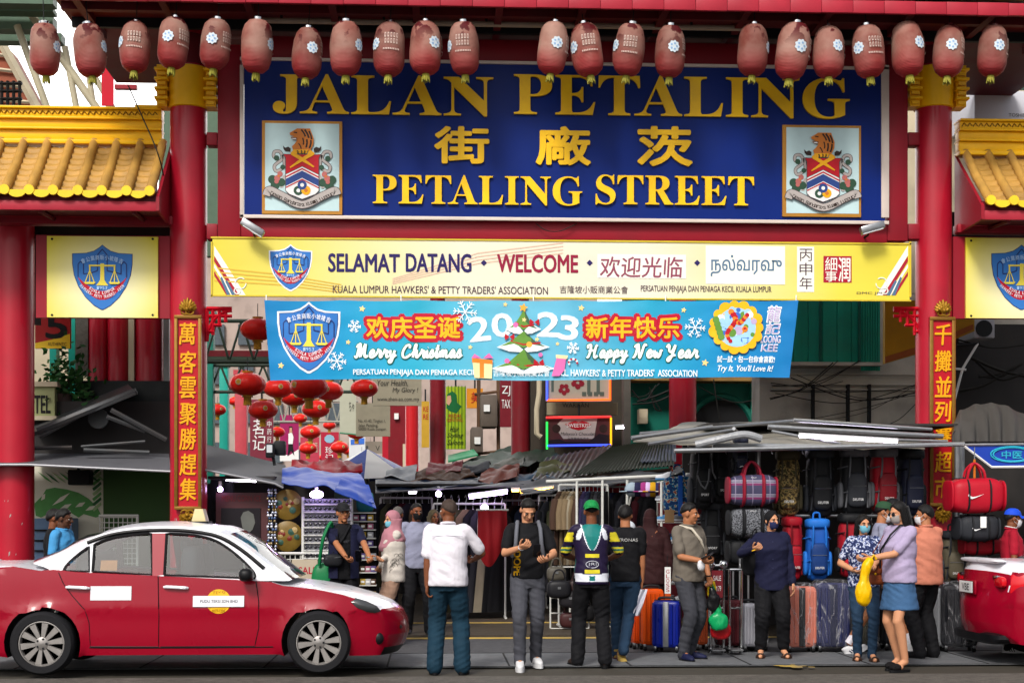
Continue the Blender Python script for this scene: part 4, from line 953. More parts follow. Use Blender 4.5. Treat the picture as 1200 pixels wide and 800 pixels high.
# left awnings
def awning(name,lab,pts_front,pts_back,m,edge=None,thick=.02,sag=0,wav=0):
 """sheet between a front edge and a back edge, both given as world points"""
 t=thing(name,lab,'awning',(pts_front[0]+pts_front[-1])/2)
 A=[Vector(p)for p in pts_front];B=[Vector(p)for p in pts_back]
 def lerp(L_,u):
  k=u*(len(L_)-1);i=min(int(k),len(L_)-2);return L_[i].lerp(L_[i+1],k-i)
 mb=MB()
 def fn(u,v):
  p=lerp(A,u).lerp(lerp(B,u),v);d=sag*math.sin(math.pi*v)+wav*(noise.noise((p.x*2.3,p.y*2.3,1))+.5*noise.noise((p.x*6,p.y*6,4)))
  return(p.x,p.y,p.z-d)
 mb.sheet(fn,40,14,m,thick);mb.bw('canvas',t,angle=60)
 if edge:
  mb=MB();mb.tube([p+Vector((0,-.012,-.015))for p in A],.015,edge,6);mb.bw('edge_pipe',t)
 return t
EDGE=M('pale awning rail','#8e8e92',.4,metal=.4,var=.1)
awning('awning','grey awning with a pale rail crossing in front of the outermost red column',[P(-60,543,-.05),P(35,543,-.05),P(200,551,-.05)],[P(-60,531,1.6),P(198,531,1.6)],TARP_G,EDGE)
awning('awning','grey sloping awning between the taxi side column and the blue tarpaulin',[P(240,549,-.05),P(322,565,-.05),P(332,570,-.05)],[P(240,520,1.5),P(335,545,1.5)],TARP_G,EDGE)
t=awning('lean_to_roof','dark broken lean-to roof with grey boards above the awning rail',[P(38,507,.9),P(158,458,.9)],[P(38,495,2.1),P(150,450,2.1)],TIN,None,.05)
mb=MB()
for a,b,c,d,w in((44,505,160,458,.05),(46,512,110,478,.03),(40,525,84,524,.03),(98,527,175,530,.03),(95,523,170,517,.02),(130,480,195,515,.035),(125,488,170,505,.03)):mb.tube([P(a,b,.85),P(c,d,1.0)],w,TIN,6)
mb.lathe([(.14,0),(.14,.05),(0,.05)],TIN,16,P(115,490,1.3),axis='y');mb.bw('boards',t)
bx(t,'dark_back',38,470,206,540,1.7,1.75,DARKW)  # dark sheet standing in for the shade under the lean-to
# top left: street canopy, tubes, rusty block
t=thing('street_canopy','green roofed street canopy on white tubular trusses behind the golden roof','canopy',P(60,100,6))
mb=MB();TUB=M('cream steel tube','#a79f86',.45,var=.12,dirt=.2)
for a,b,c,d,r_ in((16,-12,124,142,.065),(20,30,60,140,.06),(76,55,92,140,.055),(100,62,112,140,.05),(108,85,140,140,.05),(118,50,128,140,.035)):mb.tube([P(a,b,6),P(c,d,6)],r_,TUB,12)
mb.bw('truss_tubes',t)
mb=MB();GR=M('grey green canopy steel','#4c6150',.55,var=.25)
for k,(y0,y1)in enumerate(((-8,4),(8,13),(18,34))):box_px(mb,-40,y0,62,y1,5.2+k*.4,5.5+k*.4,GR)
for k in range(5):box_px(mb,-40,4+k*6,60,6+k*6,6.4,6.5,M('pale canopy slat','#8fa08a',.5,var=.2))
box_px(mb,-40,38,72,48,7,7.3,GR);mb.bw('roof_beams',t)
bx(t,'side_panel',236,60,262,300,6,6.2,GR);bx(t,'side_panel',186,50,202,380,6,6.2,GR)
bx(t,'red_pennant',119,58,133,124,5.6,5.63,M('red cloth','#b01428',.7,var=.15))
t=bldg('balcony_block','orange brown building with louvred balconies far beyond the golden roof',P(20,560,22))
bx(t,'wall',-120,60,0,560,24,26,CREAM)
q=[P(a,b,22)for a,b in((-60,-10),(4,50),(52,140),(-60,140))];mb=MB();mb.prism([(v.x,v.z)for v in q],22,23.5,M('terracotta louvre wall','#8a4a34',.7,var=.35,scale=1.5));mb.bw('louvre_wall',t)
mb=MB()
for k in range(6):mb.tube([P(-30,60+18*k,21.9),P(10+8*k,66+18*k,21.9)],.05,CREAM,4)
mb.tube([P(-4,40,21.8),P(52,142,21.8)],.12,CREAM,4);mb.bw('louvres',t)
mb=MB()
for k in range(5):mb.tube([P(0,98+9*k,16),P(26,98+9*k,16)],.04,CABLE,4)
for k in range(4):mb.tube([P(2+7*k,95,16),P(2+7*k,140,16)],.04,CABLE,4)
mb.bw('railing',t)
t=thing('rear_gate_post','smaller red post with gold band behind the golden side roof','post',(P(171,600,3).x,3,0))
mb=MB();mb.lathe([(.17,0),(.17,7.4)],RED_DARK,20,(P(171,600,3).x,3,0));mb.bw('shaft',t)
bx(t,'gold_band',158,123,185,140,2.75,2.82,GOLD);bx(t,'rail',134,85,186,92,2.7,2.8,RED_BEAM);bx(t,'rail',134,99,160,104,2.7,2.8,RED_BEAM)
# right: teal building, grey wall, upper windows
t=bldg('grey_building','stained grey concrete building with cables and teal shutters behind the luggage stall',(P(1010,600,5).x,5,0))
bx(t,'wall',890,345,1430,640,4.4,5.0,GREYW);bx(t,'upper_wall',1040,-40,1430,344.6,4.5,5.0,CREAM)
mb=MB();SHUT=M('dark teal shutter','#169078',.5,var=.2,scale=3,dirt=.3)
def shutter(a,b,c,d,Y):
 p0,p1=P(a,d,Y),P(c,b,Y);n=15
 for k in range(n):
  w=(p1 .x-p0 .x)/n;mb.box((p0 .x+(k+.5)*w,Y+.05-.015*(k%2),(p0 .z+p1 .z)/2),(w-.004,.06,p1 .z-p0 .z),SHUT)
shutter(905,352,1032,424,4.1);shutter(1010,352,1032,434,4.0);mb.bw('shutter',t)
for a in(960,1006):bx(t,'shutter_stile',a,352,a+3,426,3.95,3.99,M('shutter stile','#0c5548',.5,var=.2))
bx(t,'ledge',900,424,1034,428,3.9,4.4,GREYW)
for a in(952,993,1018):bx(t,'drain_pipe',a,450,a+3,500,4.25,4.35,DARK)
for yy in(437,449,455):bx(t,'wall_ledge',905,yy,1082,yy+1.8,4.3,4.38,GREYW)
bx(t,'dark_opening',1118,380,1300,520,4.2,4.36,DARKW)  # flat dark panel, its colour stands in for the unlit interior
bx(t,'pale_pier',1122,60,1146,140,3.8,4.4,CREAM)
for a in(1150,1172,1196):
 w_=bx(t,'window',a,66,a+20,106,4.3,4.45,M('greenish window glass','#33433c',.12,var=.4));bx(w_,'frame',a-2,60,a+22,66,4.25,4.46,CREAM);bx(w_,'sill',a-2,106.2,a+22,109,4.2,4.46,CREAM)
t2=thing('white_roof_box','white painted box cabinet standing on the wall behind the outermost lanterns','cabinet',P(1170,140,2.5));mb=MB();box_px(mb,1142,107,1240,142,2.5,3.6,M('white painted metal','#c6c6ce',.5,var=.06,dirt=.15,dirtcol=(.3,.3,.33)));text_px(mb,'TOSHIBA',1182,133,1206,137,2.49,DARK);mb.bw('casing',t2)
bx(t2,'supports',1146,142.2,1230,160,2.6,2.7,DARK)
t2=thing('ochre_signboard','ochre signboard with a brown lower band behind the couplet column','sign',P(1060,425,2.2));mb=MB()
q=[P(a,b,2.2)for a,b in((1037,352),(1142,352),(1142,388),(1085,412),(1037,426))];mb.prism([(v.x,v.z)for v in q],2.2,2.3,M('ochre print','#a87c10',.55,var=.15,dirt=.3));mb.bw('board',t2)
mb=MB();q=[P(a,b,2.19)for a,b in((1037,418),(1085,403),(1140,380),(1140,386),(1085,411),(1037,425))];mb.prism([(v.x,v.z)for v in q],2.17,2.19,M('brown orange band','#8a4a1e',.6,var=.2));mb.bw('lower_band',t2)
t2=thing('air_conditioner','pale air conditioner box on the dark wall under the shield panel','air conditioner',P(1153,396,3.6));bx(t2,'casing',1141,374,1166,396,3.4,4.1,M('pale metal','#9a9aa0',.5,var=.1),.02)
mb=MB();mb.lathe([(.13,0),(.13,-.02),(0,-.02)],DARK,18,P(1153,385,3.4),axis='y');mb.bw('fan_grille',t2)
bx(t,'canopy_beam',1112,250,1430,284,.9,1.2,DARK)  # dark strip put in as shade under the right side roof
t=bldg('teal_building','teal plastered shophouse with a dark arched window behind the neon sign',(P(830,600,8).x,8,0))
bx(t,'wall',735,330,906,620,8,8.6,TEAL)
mb=MB();q=[P(845+34*math.cos(a),505-62*math.sin(a)*.6+0,7.9)for a in[math.pi*i/16 for i in range(17)]];mb.prism([(v.x,v.z)for v in q],7.9,7.99,DARK);mb.bw('arched_window',t)
q=[P(845+38*math.cos(a),505-68*math.sin(a)*.6,7.9)for a in[math.pi*i/16 for i in range(17)]];mb=MB();mb.tube(q,.06,TEAL,6);mb.bw('arch_moulding',t)
for a in(880,898):bx(t,'shutter',a,430,a+14,500,7.85,7.99,SHUT)
bx(t,'meter_box',749,479,759,496,7.7,7.95,CREAM);bx(t,'pipe',731,330,739,560,7.2,7.5,M('stained downpipe','#54504a',.7,var=.3))
bx(t,'beam',736,420,906,446,7.4,7.95,M('ochre beam','#8a6a3a',.7,var=.3,dirt=.4))
rr=random.Random(11)
def cables(lab,ends,Y,n,r=.007,name='cable_bundle'):
 t=thing(name,lab,'cables',P(ends[0][0],ends[0][1],Y))
 for k in range(n):
  e=ends[k%len(ends)];a,b=P(e[0]+rr.uniform(-4,4),e[1]+rr.uniform(-4,4),Y),P(e[2]+rr.uniform(-4,4),e[3]+rr.uniform(-4,4),Y)
  m_=(a+b)/2-Vector((0,0,rr.uniform(.02,.25)));mb=MB();mb.tube(smooth_path([a,m_,b],6),r*rr.uniform(.6,1.5),CABLE,5);mb.bw('cable',t)
cables('black cables drooping over the stained grey wall',[(905,452,1005,423),(905,458,1080,452),(930,440,1080,462),(955,492,1076,455),(905,470,980,425),(1024,500,1082,462),(925,440,985,445)],3.9,12)
cables('thick cables looping on the dark wall under the shield panel',[(1150,440,1200,425),(1120,460,1180,430),(1140,420,1200,440),(1125,400,1200,405)],3.7,7,.02)
cables('thin loose wires on the teal wall',[(740,460,770,448),(745,470,800,455),(760,455,778,480),(818,450,905,462),(840,446,845,500)],7.3,8,.012)
t=thing('wall_ladder','white metal rack bars on the dark wall beside the couplet column','rack',P(1135,430,3.3));mb=MB();mb.tube([P(1146,402,3.3),P(1128,432,3.3),P(1118,470,3.3)],.02,WHITE,6);mb.tube([P(1118,432,3.3),P(1132,433,3.3)],.02,WHITE,6);mb.tube([P(1120,405,3.3),P(1148,402,3.3)],.02,DARK,6);mb.bw('bars',t)
# far end of the lane: pale facades, posters, columns
t=bldg('far_facade','pale sunlit facade closing the far end of the lantern lane',(P(360,600,60).x,60,0))
bx(t,'wall',180,300,700,598,60,62,M('pale pink plaster','#a5938a',.8,var=.3,scale=.6,dirt=.3))
for k in range(7):
 for j in range(4):bx(t,'window',245+k*34,380+j*46,263+k*34,404+j*46,59.8,59.95,M('far window','#4a5258',.2,var=.4))
for(a,b,c,d,Y,col,nm,lab)in((236,372,251,555,9,TEAL,'teal_pillar','teal pillar just inside the gate beside the lanterns'),(258,430,268,540,14,M('bright teal paint'),'teal_pillar','narrow bright teal pillar beneath the big oval lantern'),(276,440,290,545,17,M('pink red post','#a83a44',.5,var=.2),'lane_post','pinkish red post under the lanterns near the teal pillar')):
 t=thing(nm,lab,'pillar',(P((a+c)/2,600,Y).x,Y,0));p0=P(a,600,Y);p1=P(c,b,Y);mb=MB();mb.box(((p0 .x+p1 .x)/2,Y,p1 .z/2),(p1 .x-p0 .x,.3,p1 .z),col,bev=.02);mb.bw('shaft',t)
 mb=MB();mb.box(((p0 .x+p1 .x)/2,Y,p1 .z+.06),((p1 .x-p0 .x)*1.2,.4,.12),col);mb.bw('cap',t)
# trusses of the lane roof
def truss(lab,a,c,yt,yb,Y,n,m):
 t=thing('roof_truss',lab,'truss',P((a+c)/2,yb,Y));mb=MB()
 for yy in(yt,yb):mb.tube([P(a,yy,Y),P(c,yy,Y)],.035,m,6)
 mb.bw('chords',t);mb=MB()
 for k in range(n):
  x=a+(c-a)*k/n;w=(c-a)/n;mb.tube([P(x,yb,Y),P(x+w/2,yt,Y)],.022,m,5);mb.tube([P(x+w/2,yt,Y),P(x+w,yb,Y)],.022,m,5)
 mb.bw('web',t)
GT=M('dark green truss steel','#2c3a30',.5,var=.2)
truss('dark green roof truss just above the lantern rows',240,470,376,424,6,8,GT);truss('dark green roof truss crossing behind the big oval lantern',246,420,428,459,9,7,GT);truss('pale far roof truss between the small lanterns',320,420,470,494,24,8,M('pale truss steel','#8a8a80',.5,var=.2))
t=thing('lane_beam','dark red beam across the lantern lane behind the banner corner','beam',P(330,418,7));bx(t,'beam',240,411,480,418,7,7.2,RED_DARK);bx(t,'flange',240,418.2,480,422,6.9,7.3,GT)
# columns standing down the lane
def lane_column(px,w,top,Y,lab,m=RED):
 t=thing('lane_column',lab,'column',(P(px,600,Y).x,Y,0));r_=w/2/SC(Y);z=P(px,top,Y).z;mb=MB();mb.lathe([(r_,.4),(r_,z)],m,28,(t.location.x,Y,0));mb.bw('shaft',t)
 mb=MB();mb.lathe([(r_*1.3,0),(r_*1.3,.36),(r_*1.02,.4)],m,28,(t.location.x,Y,0));mb.bw('base',t)
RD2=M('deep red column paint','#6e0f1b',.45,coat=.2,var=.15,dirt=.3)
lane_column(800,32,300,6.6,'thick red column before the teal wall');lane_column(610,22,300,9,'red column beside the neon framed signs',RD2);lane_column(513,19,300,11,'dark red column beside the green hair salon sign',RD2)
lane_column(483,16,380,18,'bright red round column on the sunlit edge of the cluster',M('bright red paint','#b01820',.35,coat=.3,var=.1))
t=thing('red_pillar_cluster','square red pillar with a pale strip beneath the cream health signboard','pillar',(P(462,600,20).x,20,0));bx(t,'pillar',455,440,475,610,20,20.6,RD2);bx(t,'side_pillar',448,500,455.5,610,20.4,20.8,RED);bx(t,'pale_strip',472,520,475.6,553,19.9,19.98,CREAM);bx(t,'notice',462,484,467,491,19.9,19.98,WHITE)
# signs down the lane
def sign(lab,a,b,c,d,Y,m,texts=(),name='shop_sign',frame=None,extra=None):
 t=thing(name,lab,'sign',P((a+c)/2,d,Y));bx(t,'board',a,b,c,d,Y,Y+.1,m)
 mb=MB()
 for s_,x0,y0,x1,y1,mt,k in texts:text_px(mb,s_,x0,y0,x1,y1,Y-.012,mt,**k)
 if extra:extra(mb,Y)
 if mb.v:mb.bw('lettering',t)
 if frame:
  for nm,(x0,y0,x1,y1),fm in frame:
   mf=MB();mf.tube([P(x0,y0,Y-.05),P(x1,y1,Y-.05)],.018,fm,8);mf.bw(nm,t)
 mb=MB();mb.tube([P((a+c)/2,b,Y+.05),P((a+c)/2,b-14,Y+.05)],.02,DARK,6);mb.bw('hanger',t)
 return t
CS=M('aged cream sign','#8b8572',.6,var=.12,scale=3,dirt=.4);GI=M('grey ink','#35332e',.6,var=.1)
sign('cream hanging sign reading Your Health My Glory under the banner',437,440,494,475,10,CS,(('Your Health,',442,445,478,453,GI,dict(shear=.2)),('My Glory !',460,454,490,461,GI,dict(shear=.2)),('www.zhen-ao.com.my',442,465,491,471,GI,{})))
sign('cream sign with a street address below the health sign',417,472,457,511,12,CS,(('No. 41-43, Tingkat 1,',420,491,452,496,GI,{}),('Jalan Petaling,',420,496.5,443,501,GI,{}),('50000 Kuala Lumpur.',420,500.5,453,505,GI,{})))
sign('narrow pale sign with a green edge beside the address sign',398,446,417,508,14,M('pale sign face','#a9aa98',.5,var=.1),(('ちゃ',409,470,415,482,GI,{}),),frame=(('edge',(398,507,417,509),M('green edge','#3f7a5a',.5,var=.1)),))
GSg=M('yellow green sign','#8fa818',.5,var=.12)
def hair(mb,Y):
 for k in range(6):quad_px(mb,524.5+4*k,452,526+4*k,526,Y-.003,M('sign green stripe','#5d7a14',.5,var=.1))
 q=lambda pts:[(P(a,b,Y-.006).x,P(a,b,Y-.006).z)for a,b in pts]
 mb.flat(q([(524,462),(530,458),(535,462),(536,472),(541,476),(535,484),(528,482),(523,478)]),Y-.006,M('hair green','#0d5a2c',.5,var=.2));mb.flat(q([(524,464),(528,463),(529,470),(526,475),(523,472)]),Y-.009,M('poster skin','#b98d72',.6,var=.1))
sign('yellow green striped hair salon sign beside the dark red column',522,453,546,526,13,GSg,(('Hair',527,499,538,506,BLACK,dict(shear=.4)),('Styling',524,507,543,514,BLACK,dict(shear=.4)),('Saloon',524,515,543,521,BLACK,dict(shear=.4)),('REDRI',526,485,540,489,M('sign red'),{}),('GENTING',524,490,542,494,M('sign red'),{})),extra=hair)
sign('orange sign behind the hair salon sign',547,455,566,478,15,M('orange sign','#c07a18',.5,var=.15),(('美',552,459,562,472,M('sign red'),{}),))
sign('dark red side sign next to the red lane column',586,445,600,500,12,M('dull crimson sign','#6a1420',.5,var=.2),(('ZJ',588,452,598,464,WHITE,{}),('TAX',588,468,598,478,WHITE,{})))
sign('pale yellow sign sliver with red letters beside the bright red column',494,470,503,524,17,M('ochre sign','#b08a28',.5,var=.15),(('KE',496,476,502,482,M('sign red'),{}),('RE',496,485,502,491,M('sign red'),{})))
def lamp_m(n,c,e=1.3):return M(n,c,.4,var=0,emit=e)
OR,BL_,RDn,GRn,YE_=lamp_m('orange neon','#ff5a1a'),lamp_m('blue neon','#3a50ff'),lamp_m('red neon','#ff2a2a',1),lamp_m('green neon','#22e04a'),lamp_m('amber neon','#ffaa18',1)
def hib(mb,Y):
 for cx,cy,r_ in((661,456,7),(677,448,8)):
  for k in range(5):
   a=k*1.257+.3;q=[P(cx+r_*.6*math.cos(a)+r_*.42*math.cos(b),cy+r_*.6*math.sin(a)+r_*.42*math.sin(b),Y)for b in[i*.9 for i in range(7)]];mb.flat([(v.x,v.z)for v in q],Y-.006-k*.001,M('hibiscus red','#7a1626',.5,var=.2))
 for a,b,c,d in((646,440,649,459),(688,440,692,462),(699,440,703,462)):quad_px(mb,a,b,c,d,Y-.004,M('sign grey green','#4a564e',.5,var=.1))
 for k in range(4):quad_px(mb,682+7*k,459,687+7*k,464,Y-.005,M('sign grey green'))
sign('white sign with red hibiscus flowers and an orange and blue neon edge',640,430,716,470,7.6,M('warm white sign','#9a9486',.5,var=.08),extra=hib,frame=(('neon_tube',(641,430,641,469),BL_),('neon_tube',(641,469,716,468),OR),('neon_tube',(715,430,715,468),OR)))
sign('slanted beige shop sign between the two neon framed signs',641,471.5,724,486,8.1,M('beige sign','#8a8068',.6,var=.15,dirt=.3),(('WARISAN',659,472,690,477,GI,{}),))
CHS=M('chocolate sign print','#4a2428',.45,var=.2,scale=4)
def lips(mb,Y):
 f=lambda pts,m,d:mb.flat([(P(a,b,Y).x,P(a,b,Y).z)for a,b in pts],Y-d,m)
 f([(660,490),(700,490),(696,514),(660,514),(650,500)],M('pale sign centre','#a89c98',.5,var=.1),.004)
 f([(662,497),(670,494),(674,493),(678,494.5),(682,493),(687,494),(693,497),(686,502),(678,504),(670,502)],M('lip red','#a01020',.4,var=.05),.008)
 for cx,cy in((652,502),(707,502)):f([(cx+5*math.cos(k*.5),cy+5*math.sin(k*.5))for k in range(13)],M('seal brown','#2c1a18',.5,var=.1),.006)
 f([(641,516),(655,514),(662,517),(690,517),(702,508),(716,510),(716,522),(641,522)],M('dark sign foot','#1c1018',.5,var=.1),.007)
sign('chocolate shop sign with red lips and a four coloured neon edge',640,488,717,523,7.6,CHS,(('SWEETKISS',664,496,692,500.5,WHITE,dict(bold=.02)),("Malaysia's Chocolate",657,506,699,511,GI,dict(shear=.2)),('天然果味巧克力',665,512,690,516,GI,{})),extra=lips,frame=(('neon_tube',(640,489,716,488),RDn),('neon_tube',(641,494,641,526),GRn),('neon_tube',(641,522,716,521),BL_),('neon_tube',(716,489,716,521),YE_)))
# posters on the lane
for lab,a,b,c,d,Y,m,tx in(('tall maroon banner with white brush characters under the lanterns',293,468,320,540,19,M('maroon banner','#6d2434',.6,var=.15),(('茗',296,491,311,509,WHITE,dict(shear=.1)),('记',296,510,311,527,WHITE,dict(shear=.1)),('中',313,493,318,500,WHITE,{}),('药',313,502,318,509,WHITE,{}),('行',313,511,318,518,WHITE,{}))),('magenta poster with a standing figure between lanterns',328,486,350,540,24,M('magenta poster','#8c1450',.5,var=.15),()),('red poster with a round badge beside the small lanterns',376,506,397,545,28,M('crimson poster','#9c1c34',.5,var=.15),(('珍',381,523,391,531,WHITE,{}),('记',381,532,391,540,WHITE,{}))),('red poster sliver behind the small stacked lanterns',352,512,374,545,30,M('rose poster','#a83448',.5,var=.15),(('福',366,518,372,530,CREAM,{}),)),('white and blue sign beyond the address sign',409,512,428,548,26,M('white sign face','#c8ccd0',.5,var=.05),()),('grey sign with a dark mark beyond the address sign',428,517,449,531,25,M('grey sign face','#7d7468',.6,var=.1),(('V',440,522,445,528,GI,{}),))):
 def ex(mb,Y,lab=lab):
  fl=lambda pts,m,d:mb.flat([(P(u,v,Y).x,P(u,v,Y).z)for u,v in pts],Y-d,m)
  if 'standing' in lab:
   fl([(328,528),(338,534),(350,526),(350,540),(328,540)],WHITE,.01);fl([(338,508),(342,506),(344,512),(343,520),(338,520)],WHITE,.012);fl([(338,520),(343,520),(345,534),(341,528),(337,535)],BLACK,.013);fl([(339.5,501),(342,501),(342.5,507),(339,507)],M('poster skin'),.012);fl([(338.8,499.5),(342.6,499.5),(342.9,504),(338.6,508)],BLACK,.011)
  if 'badge' in lab:fl([(386+6*math.cos(k*.7),514+5*math.sin(k*.7))for k in range(9)],M('badge blue','#7fa4b8',.5,var=.2),.01)
  if 'white and blue' in lab:fl([(411,515),(427,513),(427,520),(411,521)],M('banner blue'),.01)
 sign(lab,a,b,c,d,Y,m,tx,name='poster',extra=ex)
# air conditioner boxes on brown frame
for i,(a,b,c,d,lab)in enumerate(((563,462,583,500,'brown air conditioner box with a pale label on the scaffold'),(552,500,566,530,'smaller brown box low on the scaffold by the salon sign'))):
 t=thing('equipment_box',lab,'box',P((a+c)/2,d,12));bx(t,'casing',a,b,c,d,12,12.8,M('brown grey casing','#5a5048',.6,var=.2),.03);bx(t,'label',a+4,b+12,a+11,b+20,11.95,11.99,WHITE)
t=thing('scaffold','rusty scaffold frame carrying the brown boxes','scaffold',(P(565,600,12.4).x,12.4,0));mb=MB()
for x in(561,584):mb.tube([P(x,600,12.4),P(x,445,12.4)],.04,M('rusty steel','#5a4230',.7,var=.3),6)
for yy in(462,502,532):mb.tube([P(556,yy,12.4),P(590,yy-4,12.4)],.035,M('rusty steel'),6)
mb.bw('frame',t)
t=thing('downpipe','bent pale drain pipe beside the red lane column','pipe',P(630,520,8.4));mb=MB();mb.tube([P(632,420,8.4),P(632,460,8.4),P(629,480,8.4),P(629,508,8.4),P(634,512,8.4)],.05,CREAM,10);mb.bw('pipe',t)
bx(t,'backing_wall',622,430,738,560,8.8,9.2,M('dim brown wall','#3a332c',.8,var=.3))
# red oval lanterns down the lane
LR=M('red lantern silk','#d8221a',.4,var=.15,scale=6);LG_=M('lantern gold trim','#b88a2a',.45,var=.2);LB=M('lantern badge','#b8a080',.6,var=.4,scale=40)
def oval():
 t=empty('oval_lantern');mb=MB();n=48;vs_,fs=[],[]
 for i in range(15):
  a=-math.pi/2+math.pi*i/14;
  for j in range(n):
   g=2*math.pi*j/n;rb=1+.02*math.cos(g*16);vs_.append((.5*max(.22,math.cos(a))*rb*math.cos(g),.5*max(.22,math.cos(a))*rb*math.sin(g),.33*math.sin(a)))
 for i in range(14):
  for j in range(n):fs.append((i*n+j,i*n+(j+1)%n,(i+1)*n+(j+1)%n,(i+1)*n+j))
 mb.add(vs_,fs,LR);s_=mb.build('shade',t)
 mb=MB();mb.lathe([(.09,0),(.08,-.02),(0,-.02)],LB,14,(-.1,-.485,.03),axis='y');mb.lathe([(.055,-.022),(.05,-.03),(0,-.03)],LG_,10,(-.1,-.485,.03),axis='y');mb.build('badge',s_)
 mb=MB();mb.lathe([(.15,.31),(.16,.36),(.05,.37)],LG_,20);mb.build('top_trim',t);mb=MB();mb.lathe([(.05,-.37),(.16,-.36),(.15,-.31)],LG_,20);mb.build('bottom_trim',t)
 mb=MB()
 for k in range(10):a=k*.628;mb.tube([(.08*math.cos(a),.08*math.sin(a),-.36),(.09*math.cos(a),.09*math.sin(a),-.58)],.03,LG_,5)
 mb.build('tassel',t);mb=MB();mb.tube([(0,0,.36),(0,0,.75)],.012,DARK,5);mb.build('cord',t);return t
o0=oval()
for i,(cx,cy,w,Y,lab)in enumerate(((290,450,42,4,'largest and brightest, beneath the banner corner'),(302,386,40,3.2,'half hidden behind the banner edge'),(362,453,44,5.5,'large, hanging below the shield of the banner'),(385,458,34,8,'tucked behind the large one below the shield'),(326,455,34,9,'dim, behind the dark truss'),(427,455,32,7,'beside the cream health signboard'),(308,480,34,8,'in front of the maroon banner'),(345,465,32,11,'low behind the truss, mostly hidden'),(370,479,32,9,'with a gold tassel under the large pair'),(255,480,20,12,'peeking out beside the column and teal pillar'),(325,506,18,20,'small, by the magenta poster'),(364,506,24,17,'small, top of the stacked pair'),(361,525,21,19,'small, lower of the stacked pair'),(398,524,21,18,'small and bright beside the round badge poster'),(424,537,18,23,'small and flat, near the white and blue sign'),(447,549,14,26,'tiny, low by the square red pillar'),(418,507,22,21,'thin sliver above the white and blue sign'))):
 o=o0 if i==0 else copy_tree(o0);o.location=P(cx,cy,Y);s_=w/SC(Y);o.scale=(s_,s_,s_);o.rotation_euler=(0,0,rr.uniform(-.7,.9));tag(o,'red oval lantern '+lab,'lantern','red lanterns strung along the lane')
for k,(cx,cy,w,Y)in enumerate(((338,498,15,25),(352,490,16,23),(386,498,15,26),(408,528,14,30),(380,536,13,32),(336,520,13,30),(434,522,13,30),(275,470,15,28))):
 o=copy_tree(o0);o.location=P(cx,cy,Y);s_=w/SC(Y);o.scale=(s_,s_,s_);o.rotation_euler=(0,0,k);tag(o,'tiny red lantern far down the lane among the posters','lantern','red lanterns strung along the lane')
# market roofs and tarpaulins
GT_=M('dark green tarpaulin','#26332a',.6,var=.3,scale=3,dirt=.3,bump=.1,bscale=20);BT=M('blue tarpaulin','#1d3a8c',.4,var=.25,scale=3,bump=.15,bscale=12);RT=M('red tarpaulin','#8e1420',.5,var=.25,bump=.1,bscale=15);NT=M('navy tarpaulin','#28344a',.5,var=.3,bump=.1,bscale=15);BRT=M('brown patterned cloth','#5a3a26',.7,var=.6,scale=14)
OLT=M('olive green awning','#38422f',.65,var=.25,scale=4,dirt=.3);BLC=M('blue grey corrugated sheet','#4a5a70',.5,metal=.3,var=.2,scale=4)
awning('tarpaulin','crumpled blue tarpaulin hanging over the sunglasses stall',[P(330,567,-.4),P(385,572,-.5),P(438,590,-.7)],[P(331,547,.8),P(420,553,.6)],BT,None,.01,sag=-.02,wav=.06)
awning('tarpaulin','blue tarpaulin flap drooping toward the cap wearing man',[P(392,576,-.72),P(420,584,-.75),P(441,597,-.75)],[P(400,560,-.2),P(432,566,-.2)],BT,None,.01,wav=.04)
awning('tarpaulin','dark red folded tarpaulin lying above the blue one',[P(340,550,.9),P(400,550,.9),P(425,553,.9)],[P(345,541,2.4),P(400,540,2.4),P(420,545,2.4)],RT,None,.03,wav=.15)
awning('tarpaulin','faded navy tarpaulin across the middle stalls',[P(440,576,3.0),P(500,572,3.0),P(660,566,3.0)],[P(440,560,5.5),P(560,558,5.5),P(670,552,5.5)],NT,EDGE,.01,wav=.07)
awning('tarpaulin','brown patterned cloth pile on top of the middle stalls',[P(470,565,4.6),P(560,560,4.6)],[P(480,553,6),P(545,546,6)],BRT,None,.02,wav=.12)
awning('tarpaulin','dark green tarpaulin rising beside the hair salon sign',[P(522,560,6),P(660,540,6)],[P(530,545,11),P(640,512,11)],GT_,None,.01,wav=.12)
awning('tarpaulin','bright green tarpaulin strip under the hair salon sign',[P(525,540,10),P(560,532,10)],[P(525,533,12),P(555,526,12)],M('bright green tarpaulin','#1a7a52',.5,var=.2),None,.03)
awning('tarpaulin','grey and white striped umbrella cloth slumped by the lane column',[P(530,562,5.4),P(570,548,5.4)],[P(545,548,6.5),P(575,542,6.5)],TARP_G,None,.03,wav=.12)
for k,(a_,b_,c_,d_,Y,col,lab)in enumerate(((560,566,606,560,3.6,'#8a3a22','rust orange cloth strip folded over the middle stalls'),(606,570,650,563,3.2,'#2a5a7a','teal blue plastic sheet edge above the amber lamps'),(498,558,540,552,5.2,'#7a1a20','crimson cloth bundle beside the dark red column'),(575,556,612,548,6.0,'#5a5a50','grey plastic sheet below the brown boxes'),(628,558,668,551,4.0,'#6a6a3a','mustard green sheet below the chocolate sign'),(450,562,486,558,5.0,'#a0a4a8','white plastic sheet at the foot of the bright red column'))):
 awning('tarpaulin',lab,[P(a_,b_,Y),P((a_+c_)/2,(b_+d_)/2+2,Y),P(c_,d_,Y)],[P(a_+4,b_-13,Y+1.4),P(c_+3,d_-12,Y+1.4)],M('sheet '+col,col,.55,var=.3,bump=.15,bscale=14),None,.006,wav=.13)
